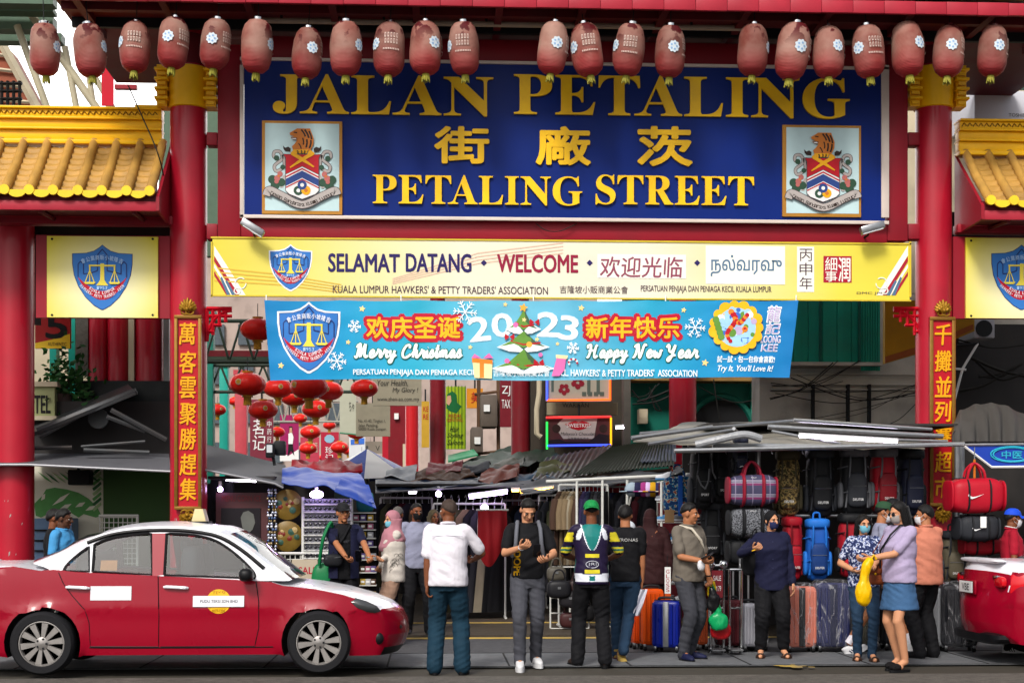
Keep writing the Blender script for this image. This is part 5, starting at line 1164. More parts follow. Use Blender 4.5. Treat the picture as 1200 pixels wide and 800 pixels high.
def corrug(lab,A0,A1,B0,B1,m,n=40):
 t=thing('corrugated_roof',lab,'roof',(Vector(A0)+Vector(A1))/2);mb=MB();A0,A1,B0,B1=map(Vector,(A0,A1,B0,B1))
 mb.sheet(lambda u,v:A0 .lerp(A1,u).lerp(B0 .lerp(B1,u),v)+Vector((0,0,.013*math.sin(u*n*2*math.pi))),n*8,3,m,.004);mb.bw('sheet',t,angle=60)
 mb=MB();mb.tube([A0-Vector((0,0,.06)),A1-Vector((0,0,.06))],.03,WOOD,6);mb.bw('purlin',t)
corrug('grey slatted roof sloping up below the chocolate sign',P(622,562,3.6),P(700,556,3.6),P(640,536,6.8),P(718,520,6.8),TIN,12)
corrug('olive green corrugated roof beside the red lane column',P(672,556,3.0),P(790,545,3.0),P(716,524,6.0),P(786,512,6.0),OLT,26)
corrug('blue grey corrugated sheet leaning against the red lane column',P(750,541,3.4),P(792,540,3.4),P(758,524,5.6),P(792,514,5.6),BLC,10)
awning('awning','greyish green cloth awning over the clothes rails',[P(610,578,1.9),P(700,566,1.9),P(830,556,1.9)],[P(610,566,3.2),P(700,555,3.2),P(830,545,3.2)],TARP_G,EDGE,.02,wav=.06)
# small parasol on the lane
t=thing('parasol','blue and white market parasol behind the blue tarpaulin','parasol',(P(437,600,8).x,8,0));c=P(430,548,8);mb=MB()
for k in range(8):
 a0,a1=k*.785,(k+1)*.785;m_=BT if k%2 else WHITE
 mb.add([c+Vector((0,0,.35)),c+Vector((1.1*math.cos(a0),1.1*math.sin(a0),-.22)),c+Vector((1.02*math.cos((a0+a1)/2),1.02*math.sin((a0+a1)/2),-.2)),c+Vector((1.1*math.cos(a1),1.1*math.sin(a1),-.22))],[(0,1,2),(0,2,3)],m_)
mb.bw('canopy',t);mb=MB();mb.tube([(c.x,c.y,0),c+Vector((0,0,.4))],.025,PIPE,8);mb.bw('pole',t)
# added dark wall and ceiling that keep the stalls unlit behind
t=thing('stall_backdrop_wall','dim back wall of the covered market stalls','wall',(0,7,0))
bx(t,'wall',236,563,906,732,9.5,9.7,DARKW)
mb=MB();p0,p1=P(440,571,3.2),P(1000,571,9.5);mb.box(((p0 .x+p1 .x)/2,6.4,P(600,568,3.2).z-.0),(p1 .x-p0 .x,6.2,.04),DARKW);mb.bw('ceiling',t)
# left stall: partition and roof added to keep it dark
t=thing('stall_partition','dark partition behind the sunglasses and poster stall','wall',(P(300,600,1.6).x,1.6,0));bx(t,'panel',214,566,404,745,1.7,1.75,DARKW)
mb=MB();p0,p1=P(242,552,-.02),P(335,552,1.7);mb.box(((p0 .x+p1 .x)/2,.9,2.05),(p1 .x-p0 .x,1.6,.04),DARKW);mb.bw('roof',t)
# right-hand luggage stall roof
t=awning('stall_canopy','dirty pale canopy on steel pipes over the luggage stall',[P(742,517,-2.5),P(900,523,-2.5),P(1084,524,-2.5)],[P(800,496,.6),P(930,492,.6),P(1074,504,.6)],M('dirty translucent canopy','#77736a',.6,var=.3,scale=3,dirt=.6,dirtcol=(.08,.07,.05)),None,.015,wav=.03)
mb=MB()
for a,b,c,d,Y0,Y1,r_ in((740,513,835,500,-2.6,-2.4,.025),(930,492,1092,503,-2.4,-2.4,.022),(900,500,1105,511,-2.5,-2.5,.03),(760,520,860,503,-2.6,-2.3,.02),(790,528,1130,520,-2.62,-2.62,.028),(835,522,1000,524,-2.55,-2.55,.035),(750,508,930,493,-2.3,-1.6,.02),(860,502,870,512,-2.6,-2.0,.02),(905,505,985,520,-1.8,-2.4,.018),(940,512,1110,517,-2.2,-2.2,.02)):mb.tube([P(a,b,Y0),P(c,d,Y1)],r_,STEEL,8)
mb.bw('pipes',t)
mb=MB()
for x,y0,Y in((888,520,-2.0),(1122,520,-2.3),(1127,520,-2.15),(814,516,-1.2)):mb.tube([P(x,y0,Y),(P(x,y0,Y).x,Y,0)],.035,STEEL,10)
mb.bw('posts',t)
mb=MB();mb.tube(smooth_path([P(815,521,-2.6),P(845,514,-2.65),P(872,509,-2.68),P(892,514,-2.68)],6),.045,M('rolled clear plastic','#86888c',.25,var=.3,scale=12,bump=.3,bscale=30),10);mb.bw('rolled_sheet',t)
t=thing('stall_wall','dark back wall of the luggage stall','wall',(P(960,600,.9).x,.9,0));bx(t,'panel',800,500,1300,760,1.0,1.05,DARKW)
mb=MB();p0,p1=P(800,520,.5),P(1070,520,.5);mb.box(((p0 .x+p1 .x)/2,-.2,P(900,506,.5).z),(p1 .x-p0 .x,2.2,.03),DARKW);mb.bw('ceiling',t)  # wall and ceiling added to darken the stall under its canopy
# tarp mound and blue sign at the right
t=thing('tarpaulin','dark grey tarpaulin draped over a hump behind the blue hanging sign','tarpaulin',P(1165,515,-.5));mb=MB()
prof=[(1118,495),(1124,482),(1140,475),(1155,473),(1168,473),(1182,477),(1200,486),(1240,496)]
def mound(u,v):
 k=u*(len(prof)-1);i=min(int(k),len(prof)-2);f=k-i;px=prof[i][0]*(1-f)+prof[i+1][0]*f;py=prof[i][1]*(1-f)+prof[i+1][1]*f
 Y=-1.9+1.6*v;top=P(px,py,-.3);bot=P(px,517,-1.9);z=bot.z+(top.z-bot.z)*math.sin(v*math.pi/2)**.8
 return(bot.x+(top.x-bot.x)*v,Y+.05*math.sin(u*40)*(1-v),z+.05*math.sin(u*34+v*4)*(1-v)*v*2)
mb.sheet(mound,90,14,M('dark grey canvas','#3c3a38',.7,var=.25,scale=3,dirt=.4,dirtcol=(.02,.02,.02),bump=.1,bscale=25),.02);mb.bw('cloth',t,angle=80)
bs=thing('hanging_blue_sign','blue awning sign with a cyan round emblem above the red duffel bag','sign',P(1165,547,-2.5));mb=MB()
q=[P(a,b,-2.5)for a,b in((1128,522),(1262,520),(1262,546),(1162,547))];mb.prism([(v.x,v.z)for v in q],-2.5,-2.47,M('blue sign print','#1c3a9a',.4,var=.2,scale=2));mb.bw('board',bs)
mb=MB()
for r_ in(25,22):mb.tube([P(1186+r_*math.cos(k*.21),532+r_*.36*math.sin(k*.21),-2.51)for k in range(31)],.008,M('cyan print','#2aa0b8',.5,var=.1),5)
text_px(mb,'中医',1174,528,1198,537,-2.512,M('cyan print'),bold=.03);q=[P(a,b,-2.51)for a,b in((1128,521),(1162,547),(1262,546))];mb.tube(q,.014,WHITE,5);mb.tube([P(1128,521,-2.51),P(1262,519.5,-2.51)],.014,EDGE,5);mb.bw('printing',bs)
# lamps
def tubelamp(lab,a,b,c,d,Y,m,r=.015):
 t=thing('strip_light',lab,'lamp',P((a+c)/2,(b+d)/2,Y));mb=MB();mb.tube([P(a,b,Y),P(c,d,Y)],r,m,10);mb.bw('tube',t);mb=MB();mb.tube([P(a-1,b-2.4,Y+.03),P(c+1,d-2.4,Y+.03)],.024,WHITE,6);mb.bw('fitting',t)
tubelamp('long white fluorescent tube under the luggage canopy',937,511,1051,517.5,-2.3,LAMP);tubelamp('short pale fluorescent tube behind the long one',907,523,937,519.5,-1.6,LAMP);tubelamp('violet white fluorescent tube above the hanging red cloth',550,582,594,576,2.2,LAMPV,.03)
tubelamp('amber strip lamp end over the phone reading man',600,575,608,574.6,2.3,WARM);tubelamp('amber strip lamp over the clothes rail',610,576.5,648,572,2.3,WARM);tubelamp('small fluorescent tube under the middle tarpaulin',479,577,488,576.8,3.4,LAMP);tubelamp('small white tube on the teal wall',722,501.6,731,500.8,7.2,LAMP);tubelamp('pale tube under the left awning by the plaque column',265,562,300,563.5,.4,LAMP)
for px,py,Y,r_,lab in((568,595,1.9,.055,'bare round bulb glowing above the hanging red cloth'),(514,578.5,3,.045,'small violet bulb under the middle tarpaulin'),(258,573,.2,.035,'small white bulb beside the taxi side column')):
 t=thing('light_bulb',lab,'lamp',P(px,py,Y));mb=MB();mb.ball(P(px,py,Y),r_,LAMPV,14,10);mb.bw('bulb',t);mb=MB();q=P(px,py,Y);mb.tube([q+Vector((0,0,r_*.9)),q+Vector((0,0,r_+.07))],.02,WHITE,8);mb.bw('socket',t)
t=thing('bulb_lamp','shaded violet lamp below the blue tarpaulin beside the sunglasses','lamp',P(371,578,-.2));mb=MB();mb.ball(P(371,579,-.2),(.09,.09,.05),LAMPV,16,10);mb.bw('bulb',t);mb=MB();mb.tube([P(371,577,-.2),P(371,570,-.2)],.02,WHITE,8);mb.bw('stem',t)
for px,py,rz in((326,526,0),):
 t=thing('floodlight','black floodlight pair mounted on the grey awning before the magenta poster','lamp',P(px,py+10,.4));bx(t,'head',311,519,321,536,.4,.55,DARK,.02);bx(t,'glass',312.5,521,319,530,.38,.395,M('lamp glass'));bx(t,'head',321,516,334,533,.6,.8,DARK,.02);mb=MB();mb.tube([P(320,535,.5),P(322,545,.5)],.02,DARK,6);mb.bw('stand',t)
# -- cars
def glass_mat(name,tint,refl=.12):
 m=bpy.data.materials.new(name);m.use_nodes=True;nt=m.node_tree;nt.nodes.clear();L=nt.links.new
 o=nt.nodes.new('ShaderNodeOutputMaterial');mx=nt.nodes.new('ShaderNodeMixShader');t=nt.nodes.new('ShaderNodeBsdfTransparent');g=nt.nodes.new('ShaderNodeBsdfGlossy');f=nt.nodes.new('ShaderNodeFresnel')
 t.inputs[0].default_value=lin(tint)+(1,);g.inputs['Roughness'].default_value=.03;f.inputs[0].default_value=1.52
 ad=nt.nodes.new('ShaderNodeMath');ad.inputs[1].default_value=refl*.06;L(f.outputs[0],ad.inputs[0]);L(ad.outputs[0],mx.inputs[0]);L(t.outputs[0],mx.inputs[1]);L(g.outputs[0],mx.inputs[2]);L(mx.outputs[0],o.inputs[0]);return m
GLASS=glass_mat('car window glass','#ccd6d4',.3)
CRED=M('car red paint','#88021e',.26,coat=.25,var=.07,scale=1.2,dirt=.12,dirtcol=(.14,.012,.02),spec=.15);CWHITE=M('car white paint','#d5d5dc',.3,coat=.6,var=.04);RUBBER=M('tyre rubber','#17171a',.8,var=.2,scale=20,bump=.1);ALLOY=M('dull alloy wheel','#96928f',.4,metal=.6,var=.2,scale=14,dirt=.4,dirtcol=(.09,.08,.07));TRIM=M('black car trim','#0d0d10',.45,var=.1);SEATM=M('grey car seat','#3a3a40',.8,var=.15)
LENS=M('smoked headlamp lens','#3c3e40',.08,coat=1,var=.3,scale=9);REDLENS=M('red tail lamp lens','#c00818',.1,coat=1,var=.15)
WR,WB,ARCH=.308,2.64,.362
def hw(x,z):
 w=.84
 if x>2.75:w-=.32*(x-2.75)**2
 if x<-.35:w-=.5*(-.35-x)**2
 if z>.55:w-=.16*(z-.55)**2*1.4
 if z<.36:w-=.25*(.36-z)**1.5
 w+=.012*math.exp(-((z-.66)/.05)**2)
 for cx in(0,WB):
  d=math.hypot(x-cx,z-WR);w+=.022*math.exp(-((d-ARCH)/.05)**2)*(1 if z>WR-.1 else 0)
 return w
def hwg(z):return.775-max(0,z-.9)*.33
BODY=[(-.93,.30),(-.97,.42),(-.98,.60),(-.95,.78),(-.90,.96),(-.84,1.045),(-.70,1.075),(-.30,1.075),(-.05,1.04),(.3,1.0),(1.0,.965),(1.8,.925),(2.18,.90),(2.34,.885),(2.6,.855),(2.9,.80),(3.15,.735),(3.33,.665),(3.44,.58),(3.49,.48),(3.50,.36),(3.46,.24),(3.40,.165)]
def arch(cx):return[(cx+ARCH*math.cos(a),WR+ARCH*math.sin(a))for a in[math.radians(-22+224*k/18)for k in range(19)]]
ROOF=[(-.12,1.07),(.12,1.17),(.38,1.30),(.62,1.385),(.85,1.42),(1.15,1.432),(1.42,1.415),(1.66,1.365),(1.90,1.235),(2.12,1.07),(2.34,.90)]
def car(name,label,loc,rz,taxi,group=None):
 t=thing(name,label,'car',loc,rz,group)
 out=BODY+arch(WB)+[(WB-ARCH-.02,.19),(ARCH+.02,.19)]+arch(0)+[(-.55,.2),(-.8,.22)]
 bm=bmesh.new();n=len(out)
 A=[bm.verts.new((x,-.84,z))for x,z in out];B=[bm.verts.new((x,.84,z))for x,z in out]
 bm.faces.new(A);bm.faces.new(B[::-1]);rim=[]
 for i in range(n):
  j=(i+1)%n;bm.faces.new((A[j],A[i],B[i],B[j]))
 nb=len(BODY)
 bm.edges.ensure_lookup_table()
 for i in range(nb-1):
  for V in(A,B):rim.append(bm.edges.get((V[i],V[i+1])))
 bmesh.ops.bevel(bm,geom=[e for e in rim if e],offset=.07,segments=5,profile=.6,affect='EDGES',clamp_overlap=True)
 bmesh.ops.triangulate(bm,faces=[f for f in bm.faces if len(f.verts)>4])
 for ax,vals in((0,[-.9+.11*k for k in range(40)]),(2,[.22+.07*k for k in range(12)]),(1,[-.6,-.4,-.2,.001,.2,.4,.6])):
  for v in vals:
   co=[0,0,0];no=[0,0,0];co[ax]=v;no[ax]=1
   bmesh.ops.bisect_plane(bm,geom=bm.verts[:]+bm.edges[:]+bm.faces[:],plane_co=co,plane_no=no)
 bmesh.ops.recalc_face_normals(bm,faces=bm.faces[:])
 mats=[CRED,CWHITE,TRIM]
 for f in bm.faces:
  c=f.calc_center_median();f.normal_update();k=0
  if abs(f.normal.y)<.5:
   for cx in(0,WB):
    if math.hypot(c.x-cx,c.z-WR)<ARCH+.03 and c.z<.75:k=2
   if c.z<.24 and f.normal.z<-.5:k=2
  if f.normal.z>.3 and c.z>.60 and abs(c.y)<.815:
   if c.x>2.2 or c.x<.0:k=1
  if not taxi and c.x<-.5 and c.z>.985:k=1
  f.material_index=k
 for v in bm.verts:
  x,y,z=v.co;w=hw(x,z)/.84;y2=y*w;e=abs(y)/.84
  if x>2.5:x-=.20*((x-2.5)/.95)**2*e**2.4
  if x<-.4:x+=.21*((-.4-x)/.58)**2*e**2.1
  if z>.62:z-=.035*e**3*(1 if(x>2.2 or x<0)else.3)
  v.co=(x,y2,z)
 me=bpy.data.meshes.new('body');bm.to_mesh(me);bm.free()
 for m in mats:me.materials.append(m)
 me.polygons.foreach_set('use_smooth',[True]*len(me.polygons));me.set_sharp_from_angle(angle=R(38))
 bo=bpy.data.objects.new('body',me);COL.objects.link(bo);bo.parent=t
 side=lambda x,z,off=.0:(x,-hw(x,z)-off-(0),z)
 up=smooth_path([(x,0,z)for x,z in ROOF],4);up=[(p.x,p.z)for p in up]
 wl=lambda pts:[(p.x,p.z)for p in smooth_path([(x,0,z)for x,z in pts],5)]
 holes=[wl([(.17,.998),(.2,1.06),(.30,1.16),(.40,1.235)])+[(.42,.995)],[(.45,.993)]+wl([(.45,1.255),(.6,1.315),(.8,1.35),(.99,1.36)])+[(1.02,.965)],[(1.14,.958)]+wl([(1.14,1.36),(1.4,1.345),(1.62,1.29),(1.82,1.16),(1.99,1.0),(2.02,.925)])]
 cont=[up+[(2.08,.900),(1.0,.947),(.10,.985),(-.02,1.04)]]+holes
 vs_,fs=fill(cont,.5)
 for s_ in(-1,1):
  mb=MB();cw,ct,cr=[],[],[]
  for f in fs:
   cx=sum(vs_[i].x for i in f)/len(f);cz=sum(vs_[i].y for i in f)/len(f)
   (cr if 1.02<cx<1.14 and cz<1.36 else cw).append(f)
  P3=[(v.x,s_*(hwg(v.y)-(.5+v.z)*.035),v.y)for v in vs_]
  fl=(lambda F:F)if s_<0 else(lambda F:[tuple(reversed(f))for f in F])
  mb.add(P3,fl(cw),CWHITE);mb.add(P3,fl(cr),CRED);sf=mb.build('side_frame',t)
  mb=MB()
  for h_ in holes:
   pp=[(x,s_*(hwg(z)+.002),z)for x,z in h_];mb.tube(pp+[pp[0]],.011,TRIM,5)
  topl=wl([(.38,1.27),(.6,1.345),(.85,1.382),(1.15,1.392),(1.42,1.375),(1.66,1.322),(1.88,1.195),(2.1,1.02)])
  mb.tube([(x,s_*(hwg(z)+.004),z)for x,z in topl],.02,TRIM,6);mb.build('weather_strip',sf)
  for h_ in holes:
   mb=MB();c_=(sum(p[0]for p in h_)/len(h_),sum(p[1]for p in h_)/len(h_));k=len(h_)
   vv=[(c_[0],s_*(hwg(c_[1])-.018),c_[1])]+[(x,s_*(hwg(z)-.018),z)for x,z in h_]
   mb.add(vv,[(0,i+1,(i+1)%k+1)for i in range(k)],GLASS);mb.build('window',t,flat=True)
 mb=MB();nv=14
 def cross(i,v):
  x,z=up[i];w=hwg(z)-.004;a=-1+2*v;e=abs(a)
  return(x-(.10*(1-e*e)*(-1 if x>1.5 else 1)if(x>1.6 or x<.4)else 0),a*w,z+.045*(1-e**2.5)*(1 if.2<x<2 else.6))
 g=[[cross(i,v/nv)for v in range(nv+1)]for i in range(len(up))]
 V=[p for r in g for p in r];W_=nv+1;fw,fg,fk=[],[],[]
 for i in range(len(up)-1):
  for v in range(nv):
   f=(i*W_+v,(i+1)*W_+v,(i+1)*W_+v+1,i*W_+v+1);xm=(up[i][0]+up[i+1][0])/2;inner=0<v<nv-1
   (fg if inner and(xm<.52 or xm>1.72)else(fk if not inner and xm>9 else fw)).append(f)
 mb.add(V,fw,CWHITE);mb.add(V,fg,GLASS);mb.build('roof',t,angle=60)
 for x,y in((1.35,-.36),(1.35,.36)):
  mb=MB();mb.ball((x,y,.98),(.10,.24,.26),SEATM,16,10,.6,.6,T=None);mb.build('seat',t);mb=MB();mb.ball((x-.06,y,1.24),(.05,.13,.075),SEATM,14,8,.6,.6);mb.tube([(x-.05,y,1.1),(x-.05,y,1.22)],.03,TRIM,6);mb.build('headrest',t)
 mb=MB();mb.ball((.35,0,1.0),(.12,.62,.18),SEATM,16,10,.5,.4);mb.build('rear_seat',t)
 mb=MB();mb.ball((2.05,0,.93),(.22,.66,.07),TRIM,14,8,.6,.4);mb.build('dashboard',t)
 mb=MB();mb.tube([(1.82,.36+.18*math.cos(k*.4),1.0+.17*math.sin(k*.4))for k in range(17)],.014,TRIM,6);mb.build('steering_wheel',t)
 for x in(0,WB):
  for s_ in(-1,1):
   w=empty('wheel',(x,s_*.80,WR));w.parent=t;mb=MB()
   pr=[(.215,-.085),(.225,-.1),(.28,-.1),(.302,-.075),(.308,-.04),(.308,.04),(.302,.075),(.28,.1),(.215,.09)]
   mb.lathe(pr,RUBBER,48,axis='y',cap=False);mb.build('tyre',w)
   mb=MB();o=s_*.075
   mb.lathe([(.205,o-s_*.03),(.222,o),(.222,o+s_*.012),(.208,o+s_*.014),(.200,o),(.196,o-s_*.05)][::(1 if s_>0 else-1)],ALLOY,48,axis='y',cap=False)
   for k in range(10):
    a=2*math.pi*k/10+.15;ca,sa=math.cos(a),math.sin(a)
    def sp(r_,q,d):return(ca*r_-sa*q,o+s_*d,sa*r_+ca*q)
    mb.add([sp(.05,-.015,.0),sp(.05,.015,.0),sp(.2,.03,.004),sp(.2,-.03,.004),sp(.05,-.017,-.03),sp(.05,.017,-.03),sp(.2,.034,-.03),sp(.2,-.034,-.03)],[(0,1,2,3),(0,4,5,1),(3,2,6,7),(1,5,6,2),(0,3,7,4)],ALLOY)
   mb.lathe([(0,o+s_*.014),(.034,o+s_*.012),(.062,o+s_*.002),(.066,o-s_*.03)],ALLOY,24,axis='y',cap=False)
   mb.build('rim',w)
   mb=MB();mb.lathe([(0,o-s_*.045),(.205,o-s_*.045)],DARK,24,axis='y')
   for k in range(5):a=2*math.pi*k/5;mb.lathe([(.011,o),(.011,o+s_*.012),(0,o+s_*.013)],DARK,8,(.046*math.cos(a),0,.046*math.sin(a)),axis='y')
   mb.build('brake_disc',w)
 def line(pts,r_=.004,m=TRIM,k=6):return[side(p.x,p.z,.0005)for p in smooth_path([(x,0,z)for x,z in pts],k)]
 for nm,ln,hx in(('rear_door',[(.14,.985),(.19,.88),(.28,.76),(.40,.63),(.44,.50),(.45,.275),(1.10,.27),(1.105,.6),(1.09,.955)],(.22,.44)),('front_door',[(1.118,.27),(2.02,.27),(2.06,.45),(2.06,.7),(2.03,.90)],(1.15,1.38))):
  mb=MB();mb.tube([side(x,z,.0005)for(xa,za),(xb,zb)in zip(ln,ln[1:])for k in range(6)for x,z in[(xa+(xb-xa)*k/6,za+(zb-za)*k/6)]]+[side(*ln[-1],.0005)],.0045,TRIM,4);d=mb.build(nm,t)
  mb=MB();mb.tube([side(hx[0],.845,.012),side(hx[0]+.03,.848,.03),side(hx[1]-.02,.838,.03),side(hx[1],.835,.012)],[.012,.016,.016,.012],CWHITE,8);mb.build('handle',d)
  if taxi:
   def dec(pts,m,off=.004,dst=None):dst.add([side(x,z,off)for x,z in pts],[tuple(range(len(pts)))],m)
   mb=MB();LB_=M('white door sticker','#cdced4',.5,var=.03)
   def rect(x0,z0,x1,z1,m,off):
    nx=8
    for k in range(nx):xa,xb=x0+(x1-x0)*k/nx,x0+(x1-x0)*(k+1)/nx;dec([(xa,z0),(xb,z0),(xb,z1),(xa,z1)],m,off,mb)
   if nm=='rear_door':rect(.45,.72,.84,.855,LB_,.004)
   else:
    yc=M('yellow round sticker','#d9a818',.5,var=.08);dec([(1.675+.118*math.cos(a),.705+.118*math.sin(a))for a in[k*.2618 for k in range(24)]],yc,.004,mb)
    for s2,zc in(('TEKSI',.79),('0177-1234',.615)):
     text_xz(mb,s2,1.675-.06,zc-.014,1.675+.06,zc+.014,0,M('sticker brown','#8a5a10',.6,var=.1),bold=.02,xf=lambda p:side(p[0],p[2],.0055))
    rect(1.43,.655,1.92,.76,LB_,.011);text_xz(mb,'PUDU TEKSI SDN BHD',1.5,.695,1.86,.722,0,DARK,bold=.02,xf=lambda p:side(p[0],p[2],.013))
   mb.build('door_sticker',d,flat=True)
 mb=MB();mb.tube([side(x,z,.001)for x,z in[(ARCH+.08,.265),(.8,.26),(1.5,.26),(WB-ARCH-.08,.265)]],.006,TRIM,4);mb.build('sill_line',t)
 for s_ in(-1,1):
  mb=MB();mb.ball((1.95,s_*.93,.965),(.07,.10,.065),TRIM,16,10,.7,.7);mb.tube([(1.98,s_*.78,.93),(1.96,s_*.9,.94)],.025,TRIM,8);mb.build('wing_mirror',t)
  hl=[(2.98,.70),(3.05,.64),(3.2,.585),(3.33,.575),(3.40,.60),(3.34,.65),(3.2,.70),(3.05,.735)]
  fx=lambda x,z,off:(x-.20*((x-2.5)/.95)**2*.93 if x>2.5 else x,s_*(hw(x,z)*.985+off),z)
  mb=MB();c_=(3.19,.65);k=len(hl);mb.add([fx(c_[0],c_[1],.035)]+[fx(c_[0]+(x-c_[0])*.7,c_[1]+(z-c_[1])*.7,.026)for x,z in hl]+[fx(x,z,-.002)for x,z in hl],[(0,i+1,(i+1)%k+1)for i in range(k)]+[(i+1,k+i+1,k+(i+1)%k+1,(i+1)%k+1)for i in range(k)],LENS);mb.build('headlight',t,angle=60)
  mb=MB();mb.ball(fx(3.36,.33,-.01),(.055,.03,.06),TRIM,14,8);mb.build('fog_lamp',t)
  tl=[(-.93,.74),(-.62,.79),(-.50,.90),(-.70,.95),(-.90,.93)]
  rx=lambda x,z,off:(x+.21*((-.4-x)/.58)**2*.93 if x<-.4 else x,s_*(hw(x,z)*.985+off),z)
  mb=MB();c_=(-.74,.86);k=len(tl);mb.add([rx(*c_,.03)]+[rx(x,z,-.004)for x,z in tl],[(0,i+1,(i+1)%k+1)for i in range(k)],REDLENS);mb.build('tail_light',t,angle=60)
 def bc(y,z):return-.985+.19*(abs(y)/.70)**2.1+(.02 if z>.6 else 0)
 for s_ in(-1,1):
  mb=MB();mb.ball((bc(.5,.84)+.05,s_*.53,.85),(.04,.11,.06),REDLENS,14,8,.6,.6);mb.ball((bc(.5,.84)+.035,s_*.47,.90),(.03,.07,.018),CHROME,12,6,.6,.6);mb.build('rear_lamp',t)
 mb=MB();mb.box((-.965,0,.78),(.02,.46,.15),CRED,bev=.006);mb.box((-.978,0,.78),(.01,.375,.125),BLACK);mb.build('number_plate_recess',t)
 pl=MB();tm=MB();pl.box((-.986,0,.78),(.008,.36,.118),M('plate white','#d4d4d4',.4,var=.04),bev=.003)
 text_xz(tm,'WD' if taxi else 'VBE',-.10,.745,.10,.815,0,BLACK,bold=.04);pl.add([(-.992,-p[0],p[2])for p in tm.v],tm.f,BLACK);pl.build('number_plate',t,flat=True)
 mb=MB();mb.ball((-.80,0,1.06),(.08,.54,.03),CWHITE,20,8,.7,.5);mb.build('boot_spoiler',t)
 mb=MB();mb.ball((-.80,0,.26),(.12,.62,.07),TRIM,16,8,.6,.4);mb.build('rear_diffuser',t)
 if not taxi:
  mb=MB()
  for s2,yy in(('1.5 L',-.30),):text_xz(mb,s2,-.05,.665,.05,.69,0,CHROME)
  mb.v=[(-.99,-p[0]+.38,p[2])for p in mb.v];mb.build('badge',t,flat=True)
 mb=MB();mb.ball((3.36,0,.42),(.09,.46,.06),TRIM,14,8,.6,.5);mb.build('grille',t)
 if taxi:
  mb=MB();mb.add([(1.30,-.12,1.46),(1.45,-.12,1.46),(1.45,.12,1.46),(1.30,.12,1.46),(1.335,-.11,1.60),(1.415,-.11,1.60),(1.415,.11,1.60),(1.335,.11,1.60)],[(0,1,5,4),(1,2,6,5),(2,3,7,6),(3,0,4,7),(4,5,6,7)],M('cream lamp plastic','#c9b88a',.4,var=.1));mb.box((1.375,0,1.465),(.2,.3,.02),TRIM);mb.build('taxi_lamp',t)
  mb=MB();q=[(.52,1.0),(.68,1.0),(.68,1.1),(.52,1.1)];mb.add([(x,-(hwg(z)-.021),z)for x,z in q],[(0,1,2,3)],M('orange permit sticker','#b8763a',.6,var=.3,scale=30));mb.build('permit_sticker',t)
  mb=MB();mb.tube([(2.05,-.5,.905),(2.3,-.3,.92)],.008,TRIM,5);mb.tube([(2.08,.1,.92),(2.3,.3,.92)],.008,TRIM,5);mb.build('wiper',t)
 return t
gx=G(52,796)
car('taxi','red taxi with white roof and bonnet parked before the couplet column',(gx.x-.03,G(52,795).y+.80+.02,.035),0,True)
c2=G(1136,785)
a_=R(1.5);car('parked_car','red car with white boot lid entering at the picture edge by the wrapped suitcases',(c2 .x+1.24,c2 .y+.85,.03),a_,False)
# -- people
SKIN={k:M('skin '+k,v,.55,var=.1,scale=14)for k,v in dict(tan='#9a6444',brown='#6e4028',light='#b98362',dark='#4a2c1c').items()}
def cloth(name,col,rough=.85,var=.14,weave=.25,scale=9):
 m=M(name,col,rough,var=var,scale=scale);nt=m.node_tree;L=nt.links.new;tc=nt.nodes.new('ShaderNodeTexCoord');prev=None
 for sc_,st,di,de in((7,.32,.03,3),(16,.22,.015,4),(240,.2,.004,2)):
  n=nt.nodes.new('ShaderNodeTexNoise');n.inputs['Scale'].default_value=sc_;n.inputs['Detail'].default_value=de;n.inputs['Distortion'].default_value=1.2 if sc_<100 else 0;L(tc.outputs['Object'],n.inputs['Vector'])
  b_=nt.nodes.new('ShaderNodeBump');b_.inputs['Strength'].default_value=st;b_.inputs['Distance'].default_value=di;L(n.outputs[0],b_.inputs['Height'])
  if prev:L(prev,b_.inputs['Normal'])
  prev=b_.outputs[0]
 L(prev,nt.nodes['Principled BSDF'].inputs['Normal']);return m
def print_mat(name,stops,sc_):
 m=M(name,stops[0][1],.8,var=0);nt=m.node_tree;L=nt.links.new;tc=nt.nodes.new('ShaderNodeTexCoord');n=nt.nodes.new('ShaderNodeTexNoise');n.inputs['Scale'].default_value=sc_;n.inputs['Detail'].default_value=1.5;L(tc.outputs['Object'],n.inputs['Vector']);r=nt.nodes.new('ShaderNodeValToRGB');r.color_ramp.interpolation='CONSTANT'
 for i,(p,cc)in enumerate(stops):el=r.color_ramp.elements[i]if i<2 else r.color_ramp.elements.new(p);el.position=p;el.color=lin(cc)+(1,)
 L(n.outputs[0],r.inputs[0]);L(r.outputs[0],nt.nodes['Principled BSDF'].inputs['Base Color']);return m
HAIRM=M('black hair','#0e0c0c',.5,var=.35,scale=60,bump=.4,bscale=160,stretch=(1,1,.25));HAIRG=M('greying brown hair','#3a2e28',.6,var=.5,scale=50,bump=.4,bscale=160)
EYEW=M('eye white','#c8c0b8',.3,var=0);EYED=M('dark iris','#120c0a',.2,var=0);LIP=M('lips','#7e4238',.5,var=.1)
